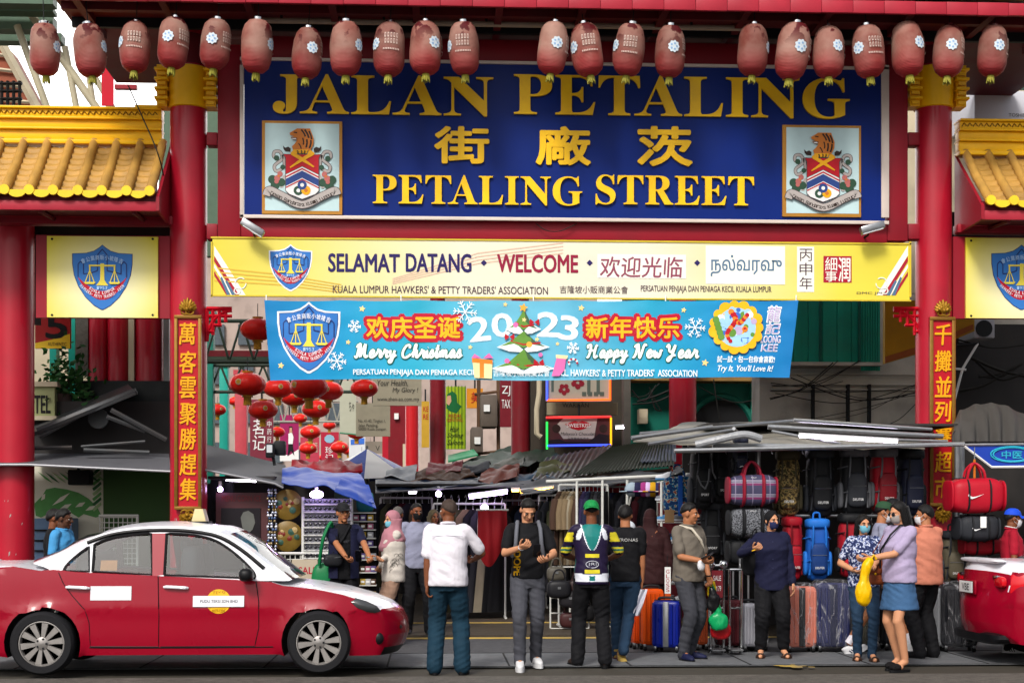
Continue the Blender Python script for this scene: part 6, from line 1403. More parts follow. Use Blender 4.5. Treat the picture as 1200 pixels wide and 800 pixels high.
def remesh(mb,vox,smooth=3,disp=None,name='body'):
 me=bpy.data.meshes.new(name);me.from_pydata(mb.v,[],mb.f)
 bm=bmesh.new();bm.from_mesh(me);bmesh.ops.recalc_face_normals(bm,faces=bm.faces[:]);bm.to_mesh(me);bm.free()
 o=bpy.data.objects.new(name,me);COL.objects.link(o)
 r=o.modifiers.new('r','REMESH');r.mode='VOXEL';r.voxel_size=vox
 if smooth:s_=o.modifiers.new('s','SMOOTH');s_.iterations=smooth;s_.factor=.5
 bpy.context.view_layer.update()
 res=bpy.data.meshes.new_from_object(o.evaluated_get(bpy.context.evaluated_depsgraph_get()))
 V=[v.co.copy()for v in res.vertices];F=[tuple(p.vertices)for p in res.polygons];N=[v.normal.copy()for v in res.vertices]
 bpy.data.objects.remove(o);bpy.data.meshes.remove(me);bpy.data.meshes.remove(res)
 if disp:V=[v+n*disp(v)for v,n in zip(V,N)]
 return V,F
def limb(mb,pts,rs,n=12):
 """tapered limb with rounded ends"""
 pts=[Vector(p)for p in pts]
 mb.tube(smooth_path(pts,5)if len(pts)>2 else pts,[rs[0]+(rs[-1]-rs[0])*i/((len(pts)-1)*5)if False else _ri(rs,i/max(1,((len(pts)-1)*5 if len(pts)>2 else 1)))for i in range(((len(pts)-1)*5 if len(pts)>2 else 1)+1)],None,n)
 for p,r_ in((pts[0],rs[0]),(pts[-1],rs[-1])):mb.ball(p,r_*.98,None,12,8)
def _ri(rs,t):
 k=t*(len(rs)-1);i=min(int(k),len(rs)-2);return rs[i]+(rs[i+1]-rs[i])*(k-i)
def loft(mb,rings,n=24,T=None):
 """rings: (z, cx, cy, rx, ry)"""
 vs_,fs=[],[]
 for z,cx,cy,rx,ry in rings:
  for j in range(n):
   g=2*math.pi*j/n;c,s_=math.cos(g),math.sin(g);e=.85
   vs_.append((cx+rx*math.copysign(abs(c)**e,c),cy+ry*math.copysign(abs(s_)**e,s_),z))
 k=len(rings)
 for i in range(k-1):
  for j in range(n):fs.append((i*n+j,i*n+(j+1)%n,(i+1)*n+(j+1)%n,(i+1)*n+j))
 fs+=[tuple(range(n))[::-1],tuple((k-1)*n+j for j in range(n))]
 mb.add(vs_,fs,None,T)
def ik(S,T,l1,l2,pole):
 d=T-S;L_=min(d.length,(l1+l2)*.999);d.normalize();T=S+d*L_
 a=(l1*l1-l2*l2+L_*L_)/(2*L_);h=math.sqrt(max(0,l1*l1-a*a));p=pole-d*pole.dot(d)
 p=p.normalized()if p.length>1e-5 else d.orthogonal().normalized()
 return S+d*a+p*h,T
def hand_mesh(mb,W,d,nrm,curl,m,thumb=1,scale=1.0):
 d=d.normalized();nrm=(nrm-d*nrm.dot(d)).normalized();s_=d.cross(nrm);sc=scale
 T=Matrix((s_.to_4d(),nrm.to_4d(),d.to_4d(),(0,0,0,1))).transposed();T.translation=W
 for c in range(3):T[3][c]=0
 T[3][3]=1
 mb.ball((0,0,.045*sc),(.040*sc,.017*sc,.052*sc),m,14,9,.8,.8,T=T)
 for i,(ln,off)in enumerate(((.9,.031),(1.0,.011),(.94,-.010),(.75,-.030))):
  p=Vector((off*sc,0,.085*sc));a=curl*.5;pts=[p.copy()]
  for l in(.040,.027,.021):
   p=p+Vector((0,math.sin(a),math.cos(a)))*l*ln*sc;pts.append(p.copy());a+=curl*.75
  mb.tube([T@q for q in pts],[.0092*sc,.0088*sc,.008*sc,.0058*sc],m,8)
 p=Vector((.030*sc*thumb,.006*sc,.022*sc));a=.75;pts=[p.copy()]
 for l in(.034,.028,.02):
  p=p+Vector((math.sin(a)*thumb,.35*min(1,curl),math.cos(a))).normalized()*l*sc;pts.append(p.copy());a-=.28
 mb.tube([T@q for q in pts],[.012*sc,.0105*sc,.0095*sc,.007*sc],m,8)
HAIRLINES={'short':(33,2,-38),'crop':(34,8,-28),'thin':(52,16,-20),'bob':(34,-48,-55),'long':(40,-30,-55),'scarf':(40,-62,-75),'hijab':(36,-78,-85),'fade':(33,10,-20)}
def person(label,px,Y,h=1.68,face=0,skin='tan',female=False,build=1.0,head=(0,0),lean=0,twist=0,RH=None,LH=None,rpole=None,lpole=None,rcurl=1.0,lcurl=1.0,feet=None,top=None,legs=None,shoes=None,hair='short',hairm=None,mask=None,hat=None,extra=None,py_feet=None,group=None):
 base=P(px,600,Y);base.z=.022
 t=thing('person',label,'person',base,R(face),group)
 k=h/1.70;f=female
 def loc(pt):
  v=Vector(pt)-base;c,s_=math.cos(-R(face)),math.sin(-R(face));return Vector((v.x*c-v.y*s_,v.x*s_+v.y*c,v.z))/k
 sw,hp,wb=(.150 if f else.170)*(1+(build-1)*.5),(.088 if f else.085),build
 pel=Vector((0,0,.92));UT=Matrix.Translation(pel)@Matrix.Rotation(R(twist),4,'Z')@Matrix.Rotation(R(lean),4,'X')@Matrix.Translation(-pel)
 U=lambda x,y,z:UT@Vector((x,y,z))
 K=Matrix.Scale(k,4)
 feet=feet or[(-.10,0,0,-8),(.10,0,0,8)]
 ank,knee,hipj=[],[],[]
 for i,s_ in((0,-1),(1,1)):
  fx,fy,fl,fw=feet[i][:4];H=Vector((s_*hp,.0,.90));A_=Vector((fx,fy+.02,.085+fl))
  kn,A2=ik(H,A_,.425,.425,Vector((s_*.06,-1,0)));ank.append(A2);knee.append(kn);hipj.append(H)
 Sh=[U(-sw,.012,1.388),U(sw,.012,1.388)];hands=[]
 for i,(tg,pole)in enumerate(((RH,rpole),(LH,lpole))):
  s_=-1 if i==0 else 1
  if tg is None:tg_=U(s_*(sw+.085),-.02,.86)
  elif len(tg)==4:tg_=Vector(tg[:3])
  else:tg_=loc(P(tg[0],tg[1],Y+tg[2]))
  pole_=Vector(pole)if pole else Vector((s_*.55,.6,-.35))
  E_,W=ik(Sh[i],tg_,.285,.255,pole_);hands.append((Sh[i],E_,W))
 HT=UT@Matrix.Translation((0,-.015,1.578))@Matrix.Rotation(R(head[0]),4,'Z')@Matrix.Rotation(R(head[1]),4,'X')@Matrix.Scale(.93 if not f else.90,4)
 hp_=lambda x,y,z:HT@Vector((x,y,z))
 mb=MB();mb.ms=[None]
 mb.ball((0,.012,.028),(.074,.092,.094),None,20,14,T=HT);mb.ball((0,-.024,-.030),(.059,.068,.084),None,18,12,T=HT);mb.ball((0,-.060,-.098),(.027,.026,.022),None,12,8,T=HT)
 mb.ball((0,-.072,.028),(.052,.022,.014),None,12,8,T=HT)
 for s_ in(-1,1):
  mb.ball((s_*.077,.012,-.004),(.011,.022,.032),None,10,8,T=HT);mb.ball((s_*.040,-.062,-.022),(.022,.022,.020),None,10,8,T=HT)
 limb(mb,[hp_(0,-.088,.012),hp_(0,-.108,-.022)],[.009,.0155]);mb.ball((0,-.096,-.027),(.02,.014,.010),None,10,6,T=HT);mb.ball((0,-.082,-.062),(.026,.012,.012),None,10,6,T=HT)
 limb(mb,[hp_(0,.016,-.06),U(0,.012,1.44),U(0,.02,1.36)],[.055 if not f else.047,.056 if not f else.048,.07])
 loft(mb,[(.84,0,0,.13,.095),(.95,0,0,.14,.10),(1.06,0,0,.12*wb,.088),(1.22,0,0,.135*wb,.098),(1.33,0,0,.145*wb,.095),(1.40,0,.01,.13,.07),(1.44,0,.01,.06,.05)],T=UT)
 for S,E_,W in hands:
  limb(mb,[S,E_],[.046*wb**.5,.037]);d=W-E_;limb(mb,[E_,E_+d*.3,W],[.036,.038,.026])
 for i in range(2):
  q_=.8 if legs['kind']=='trousers' else 1;limb(mb,[hipj[i],knee[i]],[.075*q_,.052*q_]);d=ank[i]-knee[i];limb(mb,[knee[i],knee[i]+d*.3+Vector((0,.015*q_,0)),ank[i]],[.050*q_,.053*q_,.034])
  fw=R(feet[i][3]);fd=Vector((math.sin(fw),-math.cos(fw),0));a=ank[i];drop=.055;mb.ball(a+fd*.07+Vector((0,0,-drop)),(.04,.04,.028),None,10,8);limb(mb,[a,a+fd*.13+Vector((0,0,-drop-.005))],[.036,.026])
 V,F=remesh(mb,.0078,2)
 bd=MB();sm_=SKIN[skin];bd.add([v*k for v in V],F,sm_)
 hm=MB()
 for i,(S,E_,W)in enumerate(hands):
  d=(W-E_).normalized();s_=-1 if i==0 else 1
  hang=d.z<-.75
  nrm=Vector((-s_,0,0))if hang else Vector((-s_*.5,.2,.85));hand_mesh(hm,W-d*.01,d,nrm,rcurl if i==0 else lcurl,sm_,thumb=(1 if(d.cross(nrm)).dot(Vector((0,-1,0))if hang else Vector((-s_*.3,.4,1)))>0 else-1))
 bd.add([Vector(v)*k for v in hm.v],hm.f,sm_);body=bd.build('body',t,angle=80)
 def part(nm,mb_,parent=t,angle=80):
  mb_.v=[tuple(Vector(v)*k)for v in mb_.v];return mb_.build(nm,parent,angle=angle)
 for s_ in(-1,1):
  e=MB();e.ball((s_*.031,-.080,.002),(.0155,.0105,.0085),EYEW,12,8,T=HT);e.ball((s_*.031,-.0885,.002),(.0075,.0035,.0075),EYED,10,6,T=HT);e.tube([hp_(s_*(.031+.017*q),-.089+.006*q*q,.010-.004*q*q)for q in(-1,0,1)],.003,EYED,5);part('eye',e)
  e=MB();e.tube([hp_(s_*(.031+.02*q),-.093+.008*q*q,.028-.004*q*q+.002*q)for q in(-1,-.3,.4,1)],[.003,.0045,.004,.002],HAIRM,5);part('eyebrow',e)
 if mask is None or mask=='chin':
  e=MB();e.tube([hp_(.024*q,-.0945+.008*q*q,-.062)for q in(-1,-.5,0,.5,1)],[.003,.0055,.006,.0055,.003],LIP,6);part('mouth',e)
 if hair:
  hl=HAIRLINES[hair];e=MB();nu,nv=56,36;vs_,fs=[],[]
  big={'hijab':1.14,'scarf':1.06,'thin':.985,'fade':1.04,'crop':1.03}.get(hair,1.09)
  for i in range(nv+1):
   el=-90+180*i/nv
   for j in range(nu):
    az=360*j/nu;a=min(az,360-az)
    line=hl[0]+(hl[1]-hl[0])*(a/90)**1.6 if a<90 else hl[1]+(hl[2]-hl[1])*((a-90)/90)**.7
    if hair in('short','crop','thin','fade')and 62<a<84:line-=16*math.sin((a-62)/22*math.pi)
    w=max(0,min(1,(el-line)/(7 if hair in('hijab','scarf')else 15)+.5));nz_=noise.noise((az*.05,el*.05,h*9))*.03*(0 if hair in('hijab','scarf')else 1)+(.008*math.sin(j*2.4)if hair not in('hijab','scarf')else 0)
    r_=.84+(big-.84+nz_)*w+(.07*math.sin(max(0,el)*math.pi/180)*w if hair=='fade' else 0)
    ca=math.cos(R(el));vs_.append((.081*r_*ca*math.sin(R(az)),.012-.100*r_*ca*math.cos(R(az)),.026+.102*r_*math.sin(R(el))))
  for i in range(nv):
   for j in range(nu):fs.append((i*nu+j,i*nu+(j+1)%nu,(i+1)*nu+(j+1)%nu,(i+1)*nu+j))
  e.add(vs_,fs,hairm or HAIRM,T=HT)
  if hair in('bob','long'):
   bot=-.17 if hair=='bob' else-.36;q=MB();q.ms=[None]
   for az in range(-100,101,13):
    a=R(180+az);bx_,by_=math.sin(a),-math.cos(a);zz=bot*(1-.12*abs(math.sin(az)));fl=.012*noise.noise((az*.3,h,2))
    q.tube([hp_(.078*bx_,.012+.098*by_,.06),hp_(.088*bx_,.014+.104*by_,-.06),hp_((.088+fl)*bx_,.03+.09*by_,zz*.75),hp_((.07+fl)*bx_,.035+.08*by_,zz)],[.022,.024,.02,.006],None,8)
   e.add(q.v,q.f,hairm or HAIRM)
  if hair=='hijab':
   q=MB();q.ms=[None];a=hp_(0,.01,-.03)
   rings=[(.02,0,.028,.092,.106),(-.07,0,.022,.090,.104),(-.12,0,.01,.105,.115),(-.18,0,.01,.17,.135),(-.25,0,.015,.195,.15),(-.34,0,-.02,.17,.15),(-.40,0,-.04,.11,.12)]
   loft(q,rings,T=UT@Matrix.Translation((0,-.015,1.578))@Matrix.Rotation(R(head[0]*.5),4,'Z'));Vq,Fq=remesh(q,.012,3,lambda v:.007*noise.noise((v.x*16,v.y*16,v.z*5))-.001)
   fr_=HT@Vector((0,-.10,-.02));keep=[fc for fc in Fq if(sum((Vq[i]for i in fc),Vector())/len(fc)-fr_).length>.088];e.add(Vq,keep,hairm)
  part('hair' if hair not in('scarf','hijab')else 'headscarf',e)
 if hat:
  hc,kind=hat;e=MB();vs_,fs=[],[];nu,nv=32,9
  for i in range(nv+1):
   el=14+76*i/nv
   for j in range(nu):az=2*math.pi*j/nu;vs_.append((.091*math.cos(R(el))**.7*math.sin(az),.012-.112*math.cos(R(el))**.7*math.cos(az),.022+.115*math.sin(R(el))))
  for i in range(nv):
   for j in range(nu):fs.append((i*nu+j,i*nu+(j+1)%nu,(i+1)*nu+(j+1)%nu,(i+1)*nu+j))
  e.add(vs_,fs,hc,T=HT);sgn=1 if kind=='front' else-1
  br=MB();
  def brim(u,v):a=-1.0+2.0*u;r_=1+.62*v;return HT@Vector((.090*math.sin(a)*(1+.10*v),.012-sgn*(.108*math.cos(a)*r_),.048-.022*v-.018*a*a*v))
  br.sheet(brim,14,5,hc,.004)
  if kind=='back':e.add([],[],hc)
  co=part('cap',e);part('brim',br,co)
  if kind=='front' and 'band' in str(hc.name):pass
 if mask:
  e=MB();z0,z1=(-66,2)if mask!='chin' else(-85,-58);mm={'chin':BLACK}.get(mask,mask)
  def mk(u,v):
   az=R(-74+148*u);el=R(z0+(z1-z0)*v);bl=1.07+.05*math.cos(az)*math.sin(math.pi*v)+.006*math.sin(v*18)
   return HT@Vector((.063*bl*math.cos(el)**.8*math.sin(az)*1.06,-.022-.083*bl*math.cos(el)**.8*math.cos(az),-.014+.098*bl*math.sin(el)))
  e.sheet(mk,18,12,mm,.003)
  if mask!='chin':
   for s_ in(-1,1):e.tube([hp_(s_*.066,-.045,-.02),hp_(s_*.08,-.005,.012),hp_(s_*.082,.02,.0)],.0018,mm,4);e.tube([hp_(s_*.062,-.045,-.07),hp_(s_*.078,.0,-.04),hp_(s_*.082,.02,-.02)],.0018,mm,4)
  part('face_mask',e)
 lg=legs;kind=lg['kind'];mb=MB();mb.ms=[None];flare=lg.get('flare',.0)
 if kind in('trousers','shorts'):
  loft(mb,[(.80,0,.004,.14,.105),(.90,0,.004,.160*max(1,wb*.95),.118),(1.0,0,.0,.145*wb,.108),(1.05,0,0,.137*wb,.102)])
  for i in range(2):
   H,Kn,A_=hipj[i],knee[i],ank[i]
   r1,r2,r3=lg.get('r',(.092,.068,.056))
   if kind=='shorts':limb(mb,[H,H+(Kn-H)*.8],[.092,.09])
   else:
    e_=A_+Vector((0,0,-.025 if lg.get('long',1)else.06));limb(mb,[H,H+(Kn-H)*.5,Kn,Kn+(e_-Kn)*.5+Vector((0,.01,0)),e_],[r1,(r1+r2)/2+.004,r2,(r2+r3)/2+flare*.4,r3+flare])
 else:
  ln=lg.get('hem',.55);loft(mb,[(ln,0,0,lg.get('w',.20),lg.get('d',.15)),(ln+.02,0,0,lg.get('w',.20),lg.get('d',.15)),(.85,0,0,.165,.125),(.95,0,0,.15,.115),(1.06,0,0,.125,.098)])
 seed=px*.37
 def pd(v):
  kz=math.exp(-((v.z-.47)/.12)**2)+.8*math.exp(-((v.z-.14)/.1)**2)+.8*math.exp(-((v.z-.84)/.1)**2)
  return(.004+.008*kz)*noise.noise((v.x*9+seed,v.y*9,v.z*26+v.x*12))+.004*noise.noise((v.x*22,v.y*22,v.z*9+seed))+.001
 V,F=remesh(mb,.0095,3,pd);e=MB()
 if lg.get('fn'):
  for m_ in lg['fn'][0]:e.mi(m_)
  grp={}
  for fc in F:c_=sum((V[i]for i in fc),Vector())/len(fc);grp.setdefault(lg['fn'][1](c_),[]).append(fc)
  e.v=[tuple(v)for v in V]
  for kk,fl in grp.items():e.f+=[list(q)for q in fl];e.fm+=[kk]*len(fl)
 else:e.add(V,F,lg['m'])
 part(dict(trousers='trousers',shorts='shorts',skirt='skirt')[kind]if not lg.get('dress')else 'dress',e,angle=180)
 tp=top;mb=MB();mb.ms=[None];hem=tp.get('hem',.84);loose=tp.get('loose',1.0)
 b=(wb*loose)**(.75 if f else 1);be=tp.get('belly',0)
 loft(mb,[(hem,0,0,.160*b,.120*b+be*.4),(hem+.03,0,0,.163*b,.124*b+be*.6),(1.0,0,-be*.4,.158*b,.122*b+be),(1.12,0,-be*.4,.152*b,.118*b+be),(1.25,0,-.005*(2 if f else 0),.160*b,.122*b+(.018 if f else 0)),(1.33,0,.002,.158*b,.112*b),(1.385,0,.01,.142*b,.092),(1.425,0,.012,.098,.074),(1.455,0,.012,.068,.062)],T=UT)
 sl=tp.get('sleeve','short')
 for S,E_,W in hands:
  S2=S+(U(0,.012,1.40)-S)*.4+Vector((0,0,-.006));w_=tp.get('sw',1.0)*(wb**.4)*(.88 if f and not tp.get('name')=='robe' else.97)
  if sl=='short':limb(mb,[S2,S,S+(E_-S)*tp.get('sl',.72)],[.060*w_,.056*w_,.058*w_])
  elif sl=='long':d=W-E_;limb(mb,[S2,S,E_],[.060*w_,.056*w_,.053*w_]);limb(mb,[E_,E_+d*.5,E_+d*.96],[.054*w_,.050*w_,.042*w_])
 def sd(v):
  kz=math.exp(-((v.z-1.02)/.13)**2)+.6*math.exp(-((v.z-1.3)/.08)**2)
  return(.004+.009*kz)*noise.noise((v.x*7+seed,v.y*7,v.z*17-v.x*9))+.0025*noise.noise((v.x*19+seed,v.y*19,v.z*7))+.002
 V,F=remesh(mb,.0095,2,sd);e=MB()
 if tp.get('fn'):
  for m_ in tp['fn'][0]:e.mi(m_)
  e.v=[tuple(v)for v in V];inv=UT.inverted()
  for fc in F:c_=inv@(sum((V[i]for i in fc),Vector())/len(fc));e.f.append(list(fc));e.fm.append(tp['fn'][1](c_))
 else:e.add(V,F,tp['m'])
 so=part(tp.get('name','shirt'),e,angle=180)
 if tp.get('collar'):
  e=MB();e.tube([U(.066*math.sin(a),.012-.066*math.cos(a),1.452+.016*(1-math.cos(a))*.5)for a in[q*.3307 for q in range(20)]],.014,tp['collar'],6);part('collar',e,so)
 sh=shoes;
 for i in range(2):
  fw=R(feet[i][3]);fd=Vector((math.sin(fw),-math.cos(fw),0));sd_=Vector((math.cos(fw),math.sin(fw),0));a=ank[i];lift=feet[i][2];pit=feet[i][4]if len(feet[i])>4 else 0
  g0=Vector((a.x,a.y,a.z-.085));T=Matrix(((sd_.x,-fd.x,0,g0 .x),(sd_.y,-fd.y,0,g0 .y),(0,0,1,g0 .z),(0,0,0,1)))@Matrix.Translation((0,-.14 if pit else 0,0))@Matrix.Rotation(R(pit),4,'X')@Matrix.Translation((0,.14 if pit else 0,0))
  if sh['kind']=='shoe':
   e=MB();q=MB();q.ms=[None];loft(q,[(.012,0,-.075,.044,.130),(.04,0,-.07,.045,.132),(.06,0,-.05,.042,.105),(.085,0,.0,.040,.06),(.11,0,.018,.038,.045)],20);Vq,Fq=remesh(q,.009,3);e.add(Vq,Fq,sh['m'],T=T);s_o=part('shoe',e)
   e=MB();q=MB();q.ms=[None];loft(q,[(-.02,0,-.075,.046,.135),(.016,0,-.075,.048,.138)],20);e.add(q.v,q.f,sh.get('sole',BLACK),T=T);part('sole',e,s_o)
   if sh.get('stripe'):
    e=MB()
    for s_ in(-1,1):
     for d_ in(-.075,-.05,-.025):e.tube([T@Vector((s_*.046,d_,.02)),T@Vector((s_*.041,d_+.02,.062))],.006,sh['stripe'],4)
    part('stripes',e,s_o)
  else:
   e=MB();q=MB();q.ms=[None];loft(q,[(-.02,0,-.07,.042,.125),(.006,0,-.07,.042,.125)],20);e.add(q.v,q.f,sh.get('sole',sh['m']),T=T)
   if sh['kind']=='sandal':
    for d_ in(-.13,-.075):e.tube([T@Vector((.046*math.cos(g_),d_,.008+.05*math.sin(g_)))for g_ in[math.pi*q_/8 for q_ in range(9)]],.011,sh['m'],5)
   else:
    q=MB();q.ms=[None];q.ball((0,-.12,.03),(.05,.07,.04),None,14,9);Vq,Fq=remesh(q,.008,1,lambda v:.008*noise.noise((v.x*120,v.y*120,v.z*120)));e.add(Vq,Fq,sh['m'],T=T)
   part('sandal',e)
   if sh['kind']=='sandal':
    pass
 if sh.get('sock'):
  e=MB()
  for i in range(2):d=(knee[i]-ank[i]).normalized();e2=MB();e2 .tube([ank[i]-d*.02,ank[i]+d*.10],[.043,.042],sh['sock'],14);part('sock',e2)
 if extra:extra(dict(t=t,k=k,U=U,HT=HT,UT=UT,hands=hands,part=part,so=so,hp=hp_,Sh=Sh,ank=ank))
 def hw_(i):
  S,E_,W=hands[i];p=(W+(W-E_).normalized()*.07)*k;c,s_=math.cos(R(face)),math.sin(R(face));return Vector((base.x+p.x*c-p.y*s_,base.y+p.x*s_+p.y*c,base.z+p.z))
 return t,hw_
def strap(part,pts,w,m,name='strap',parent=None):
 e=MB();e.tube(pts,w,m,6);part(name,e,parent)if parent else part(name,e)
def back_text(c,s_,x0,z0,x1,z1,y,m,name='lettering',front=False,depth=None):
 """writing laid on the shirt; front=False: read from behind the figure"""
 e=MB();text_xz(e,s_,x0,z0,x1,z1,0,m,bold=.03)
 q=MB();sg=-1 if front else 1
 for p in e.v:pass
 vs_=[c['U']((p[0]if front else-p[0]),sg*(y-.55*(p[0])**2),p[2])for p in e.v];q.add(vs_,e.f,m);c['part'](name,q,c['so'])
BLK=cloth('black cotton','#0c0c10');NAVYC=cloth('navy cotton','#12142e');WHT=cloth('white cotton','#d0ccd4',.8,.05);JEAN=cloth('blue denim','#1d3248',.85,.25);JEAN2=cloth('pale blue denim','#36567a',.85,.25);GRYJ=cloth('grey denim','#404148',.85,.22);TEALT=cloth('dark teal trousers','#0f2c3c');CHARC=cloth('charcoal trousers','#33343a');TAUPE=cloth('taupe pique','#625b52',.85,.1)
PINKS=cloth('dusty pink scarf','#a06c76',.8,.12);WJKT=cloth('off white jacket','#bdb5ac',.85,.08);BEIGE=cloth('beige trousers','#9a7b68',.85,.12);GREYT=cloth('pale grey tee','#7e8094',.85,.08);MAROON=cloth('dark maroon cloth','#2a1012',.8,.2);PEACH=cloth('peach shirt cotton','#b5705a',.85,.08);LAV=cloth('lavender jersey','#9c8fac',.85,.07);REDP=cloth('crimson polo','#8c0c22',.85,.1);SKYB=cloth('sky blue shirt','#3f86b8',.85,.1)
GRNC=M('green nylon','#0d6a3c',.45,var=.2);SHW=M('white shoe leather','#c6c6c8',.5,var=.06);SHB=M('black shoe leather','#101012',.45,var=.1);SHBR=M('brown shoe leather','#2a1a14',.5,var=.2);SHN=M('navy trainers','#141838',.6,var=.25);MBLU=M('pale blue mask','#6fb0c4',.8,var=.05);MNAV=M('navy mask','#23284e',.8,var=.1);MBLK=M('black mask','#0c0c0e',.8,var=.1);MGRY=M('grey beige mask','#98908c',.8,var=.05);MWHT=M('white mask','#c8c8cc',.8,var=.04)
PHONE=M('black phone glass','#0a0a10',.15,coat=.5,var=.1)
def phone(lab,p,d=(0,-.5,.8),m=PHONE):
 t=thing('phone',lab,'phone',p);mb=MB();rot=Vector(d).to_track_quat('Y','Z').to_matrix().to_4x4();mb.box(p,(.072,.15,.009),m,rot=rot,bev=.003);mb.bw('body',t);mb=MB();mb.box(Vector(p)+rot.to_3x3()@Vector((0,0,.006)),(.064,.14,.002),M('phone screen','#20242c',.1,var=.1),rot=rot);mb.bw('screen',t)
# 1 man in a black cap behind the taxi, looking at his phone
def x1(c):
 U=c['U']
 back_text(c,'STREET',-.07,1.235,.07,1.26,.142,M('grey shirt print','#6a6a70',.7),front=True)
 strap(c['part'],[U(.08,-.075,1.44),U(.0,-.142,1.3),U(-.12,-.15,1.12),U(-.17,-.10,1.05)],.016,BLK)
 e=MB();e.ball(U(-.13,-.17,1.03),(.11,.05,.075),M('black bag nylon','#15161a',.6,var=.2),18,10,.6,.6);e.tube([U(-.22,-.21,1.05),U(-.04,-.22,1.07)],.004,STEEL,4);c['part']('sling_bag',e)
 for s_ in(-1,1):
  e=MB();e.sheet(lambda u,v,s_=s_:U(s_*(.075+.10*u),-.158+.05*u*u+.008*math.sin(v*9),.82+.58*v)if True else 0,6,14,NAVYC,.006);c['part']('open_shirt',e,c['so'])
 e=MB();e.tube([c['hands'][1][2]+Vector((math.cos(q)*.03,math.sin(q)*.03,0))for q in[i*.52 for i in range(13)]],.008,STEEL,5);c['part']('watch',e)
t,hw_=person('man in black cap and open navy shirt behind the taxi bonnet',402,-2.0,1.69,8,'tan',head=(12,-2),RH=(407,655,-.42),LH=(434,655,-.40),rcurl=1.4,lcurl=1.2,top=dict(fn=([NAVYC,BLK],lambda v:1 if(v.y<-.02 and abs(v.x)<.10)else 0),sleeve='short',hem=.80,loose=1.06),legs=dict(kind='trousers',m=BLK),shoes=dict(kind='shoe',m=SHB),hair='short',hat=(M('black cap cotton','#141418',.8),'front'),mask='chin',extra=x1)
phone('phone held by the man in the black cap',P(420,651,-2.5))
g_=thing('shoulder_bag','green shopping bag on the arm of the man in the black cap','bag',P(379,712,-2.05));mb=MB();mb.ball(P(379,685,-2.0),(.14,.10,.26),GRNC,20,14,.7,.6);mb.bw('bag',g_,angle=80);mb=MB();mb.tube(smooth_path([P(374,662,-2.1),P(379,630,-2.18),P(389,612,-2.08),P(386,650,-1.9)],5),.02,GRNC,6);mb.bw('strap',g_)
# 2 woman in a pink headscarf
def x2(c):
 U=c['U'];e=MB();rnd=random.Random(2)
 for q in range(16):
  z=.92+rnd.random()*.22;y=-.06+rnd.random()*.12;pts=[U(.175-.15*(y+.0)**2+.008,y+.03*math.cos(a),z+.03*math.sin(a))for a in[i*.7 for i in range(6)]];e.tube(pts,.002,GI,4)
 c['part']('line_drawing',e,c['so'])
person('woman in pink headscarf and white jacket seen from the side',461,-1.6,1.60,-78,'light',True,1.08,head=(10,4),RH=(448,655,-.2),LH=(445,665,.15),top=dict(m=WJKT,sleeve='long',hem=.80,loose=1.14,name='jacket'),legs=dict(kind='trousers',m=BEIGE,r=(.092,.085,.075)),shoes=dict(kind='shoe',m=SHW,sole=SHW),hair='hijab',hairm=PINKS,mask=MBLU,extra=x2)
# 3 man with the black mask
person('man in pale grey tee and black mask standing behind the pink headscarf woman',488,-.2,1.70,12,'brown',head=(8,2),feet=[(-.10,.02,0,-12),(.13,-.16,0,6)],top=dict(m=GREYT,sleeve='short',hem=.86),legs=dict(kind='trousers',m=BLK),shoes=dict(kind='shoe',m=SHB),hair='crop',mask=MBLK)
person('grey haired man half hidden between pink headscarf and black mask',466,.9,1.66,160,'brown',top=dict(m=cloth('dull brown shirt','#3a302c'),sleeve='short'),legs=dict(kind='trousers',m=BLK),shoes=dict(kind='shoe',m=SHB),hair='crop',hairm=M('grey hair','#5a5652',.7,var=.3,scale=50))
person('distant shopper in patterned top behind the white shirt man',508,2.2,1.62,25,'tan',True,top=dict(m=M('flowered cloth','#6a5a4c',.8,var=.8,scale=40),sleeve='long'),legs=dict(kind='trousers',m=BLK),shoes=dict(kind='shoe',m=SHB),hair='hijab',hairm=M('flowered scarf','#6c604a',.8,var=.7,scale=50))
# 4 man in the white shirt, back turned
def x4(c):
 U=c['U'];e=MB();e.tube([U(-.15,.128,1.335),U(0,.138,1.345),U(.15,.128,1.335)],.003,M('white seam','#a8a4b0',.8,var=0),5);c['part']('yoke_seam',e,c['so'])
 e=MB();W=c['hands'][0][2];e.tube([W+Vector((math.cos(q)*.032,math.sin(q)*.032,.02))for q in[i*.52 for i in range(13)]],.007,STEEL,5);c['part']('watch',e)
person('heavy man in untucked white shirt with his back turned at the taxi bonnet',525,-4.85,1.71,176,'brown',build=1.12,head=(38,0),LH=(500,698,-.02),RH=(556,655,.30),rpole=(-.9,.5,-.6),rcurl=1.2,lcurl=1.3,feet=[(-.14,-.02,0,-10),(.13,.0,0,10)],top=dict(m=WHT,sleeve='short',sl=.80,hem=.85,loose=1.08,sw=1.04,belly=.02,collar=WHT),legs=dict(kind='trousers',m=TEALT,r=(.104,.086,.07),flare=.012),shoes=dict(kind='shoe',m=SHB),hair='crop',hairm=HAIRG,extra=x4)
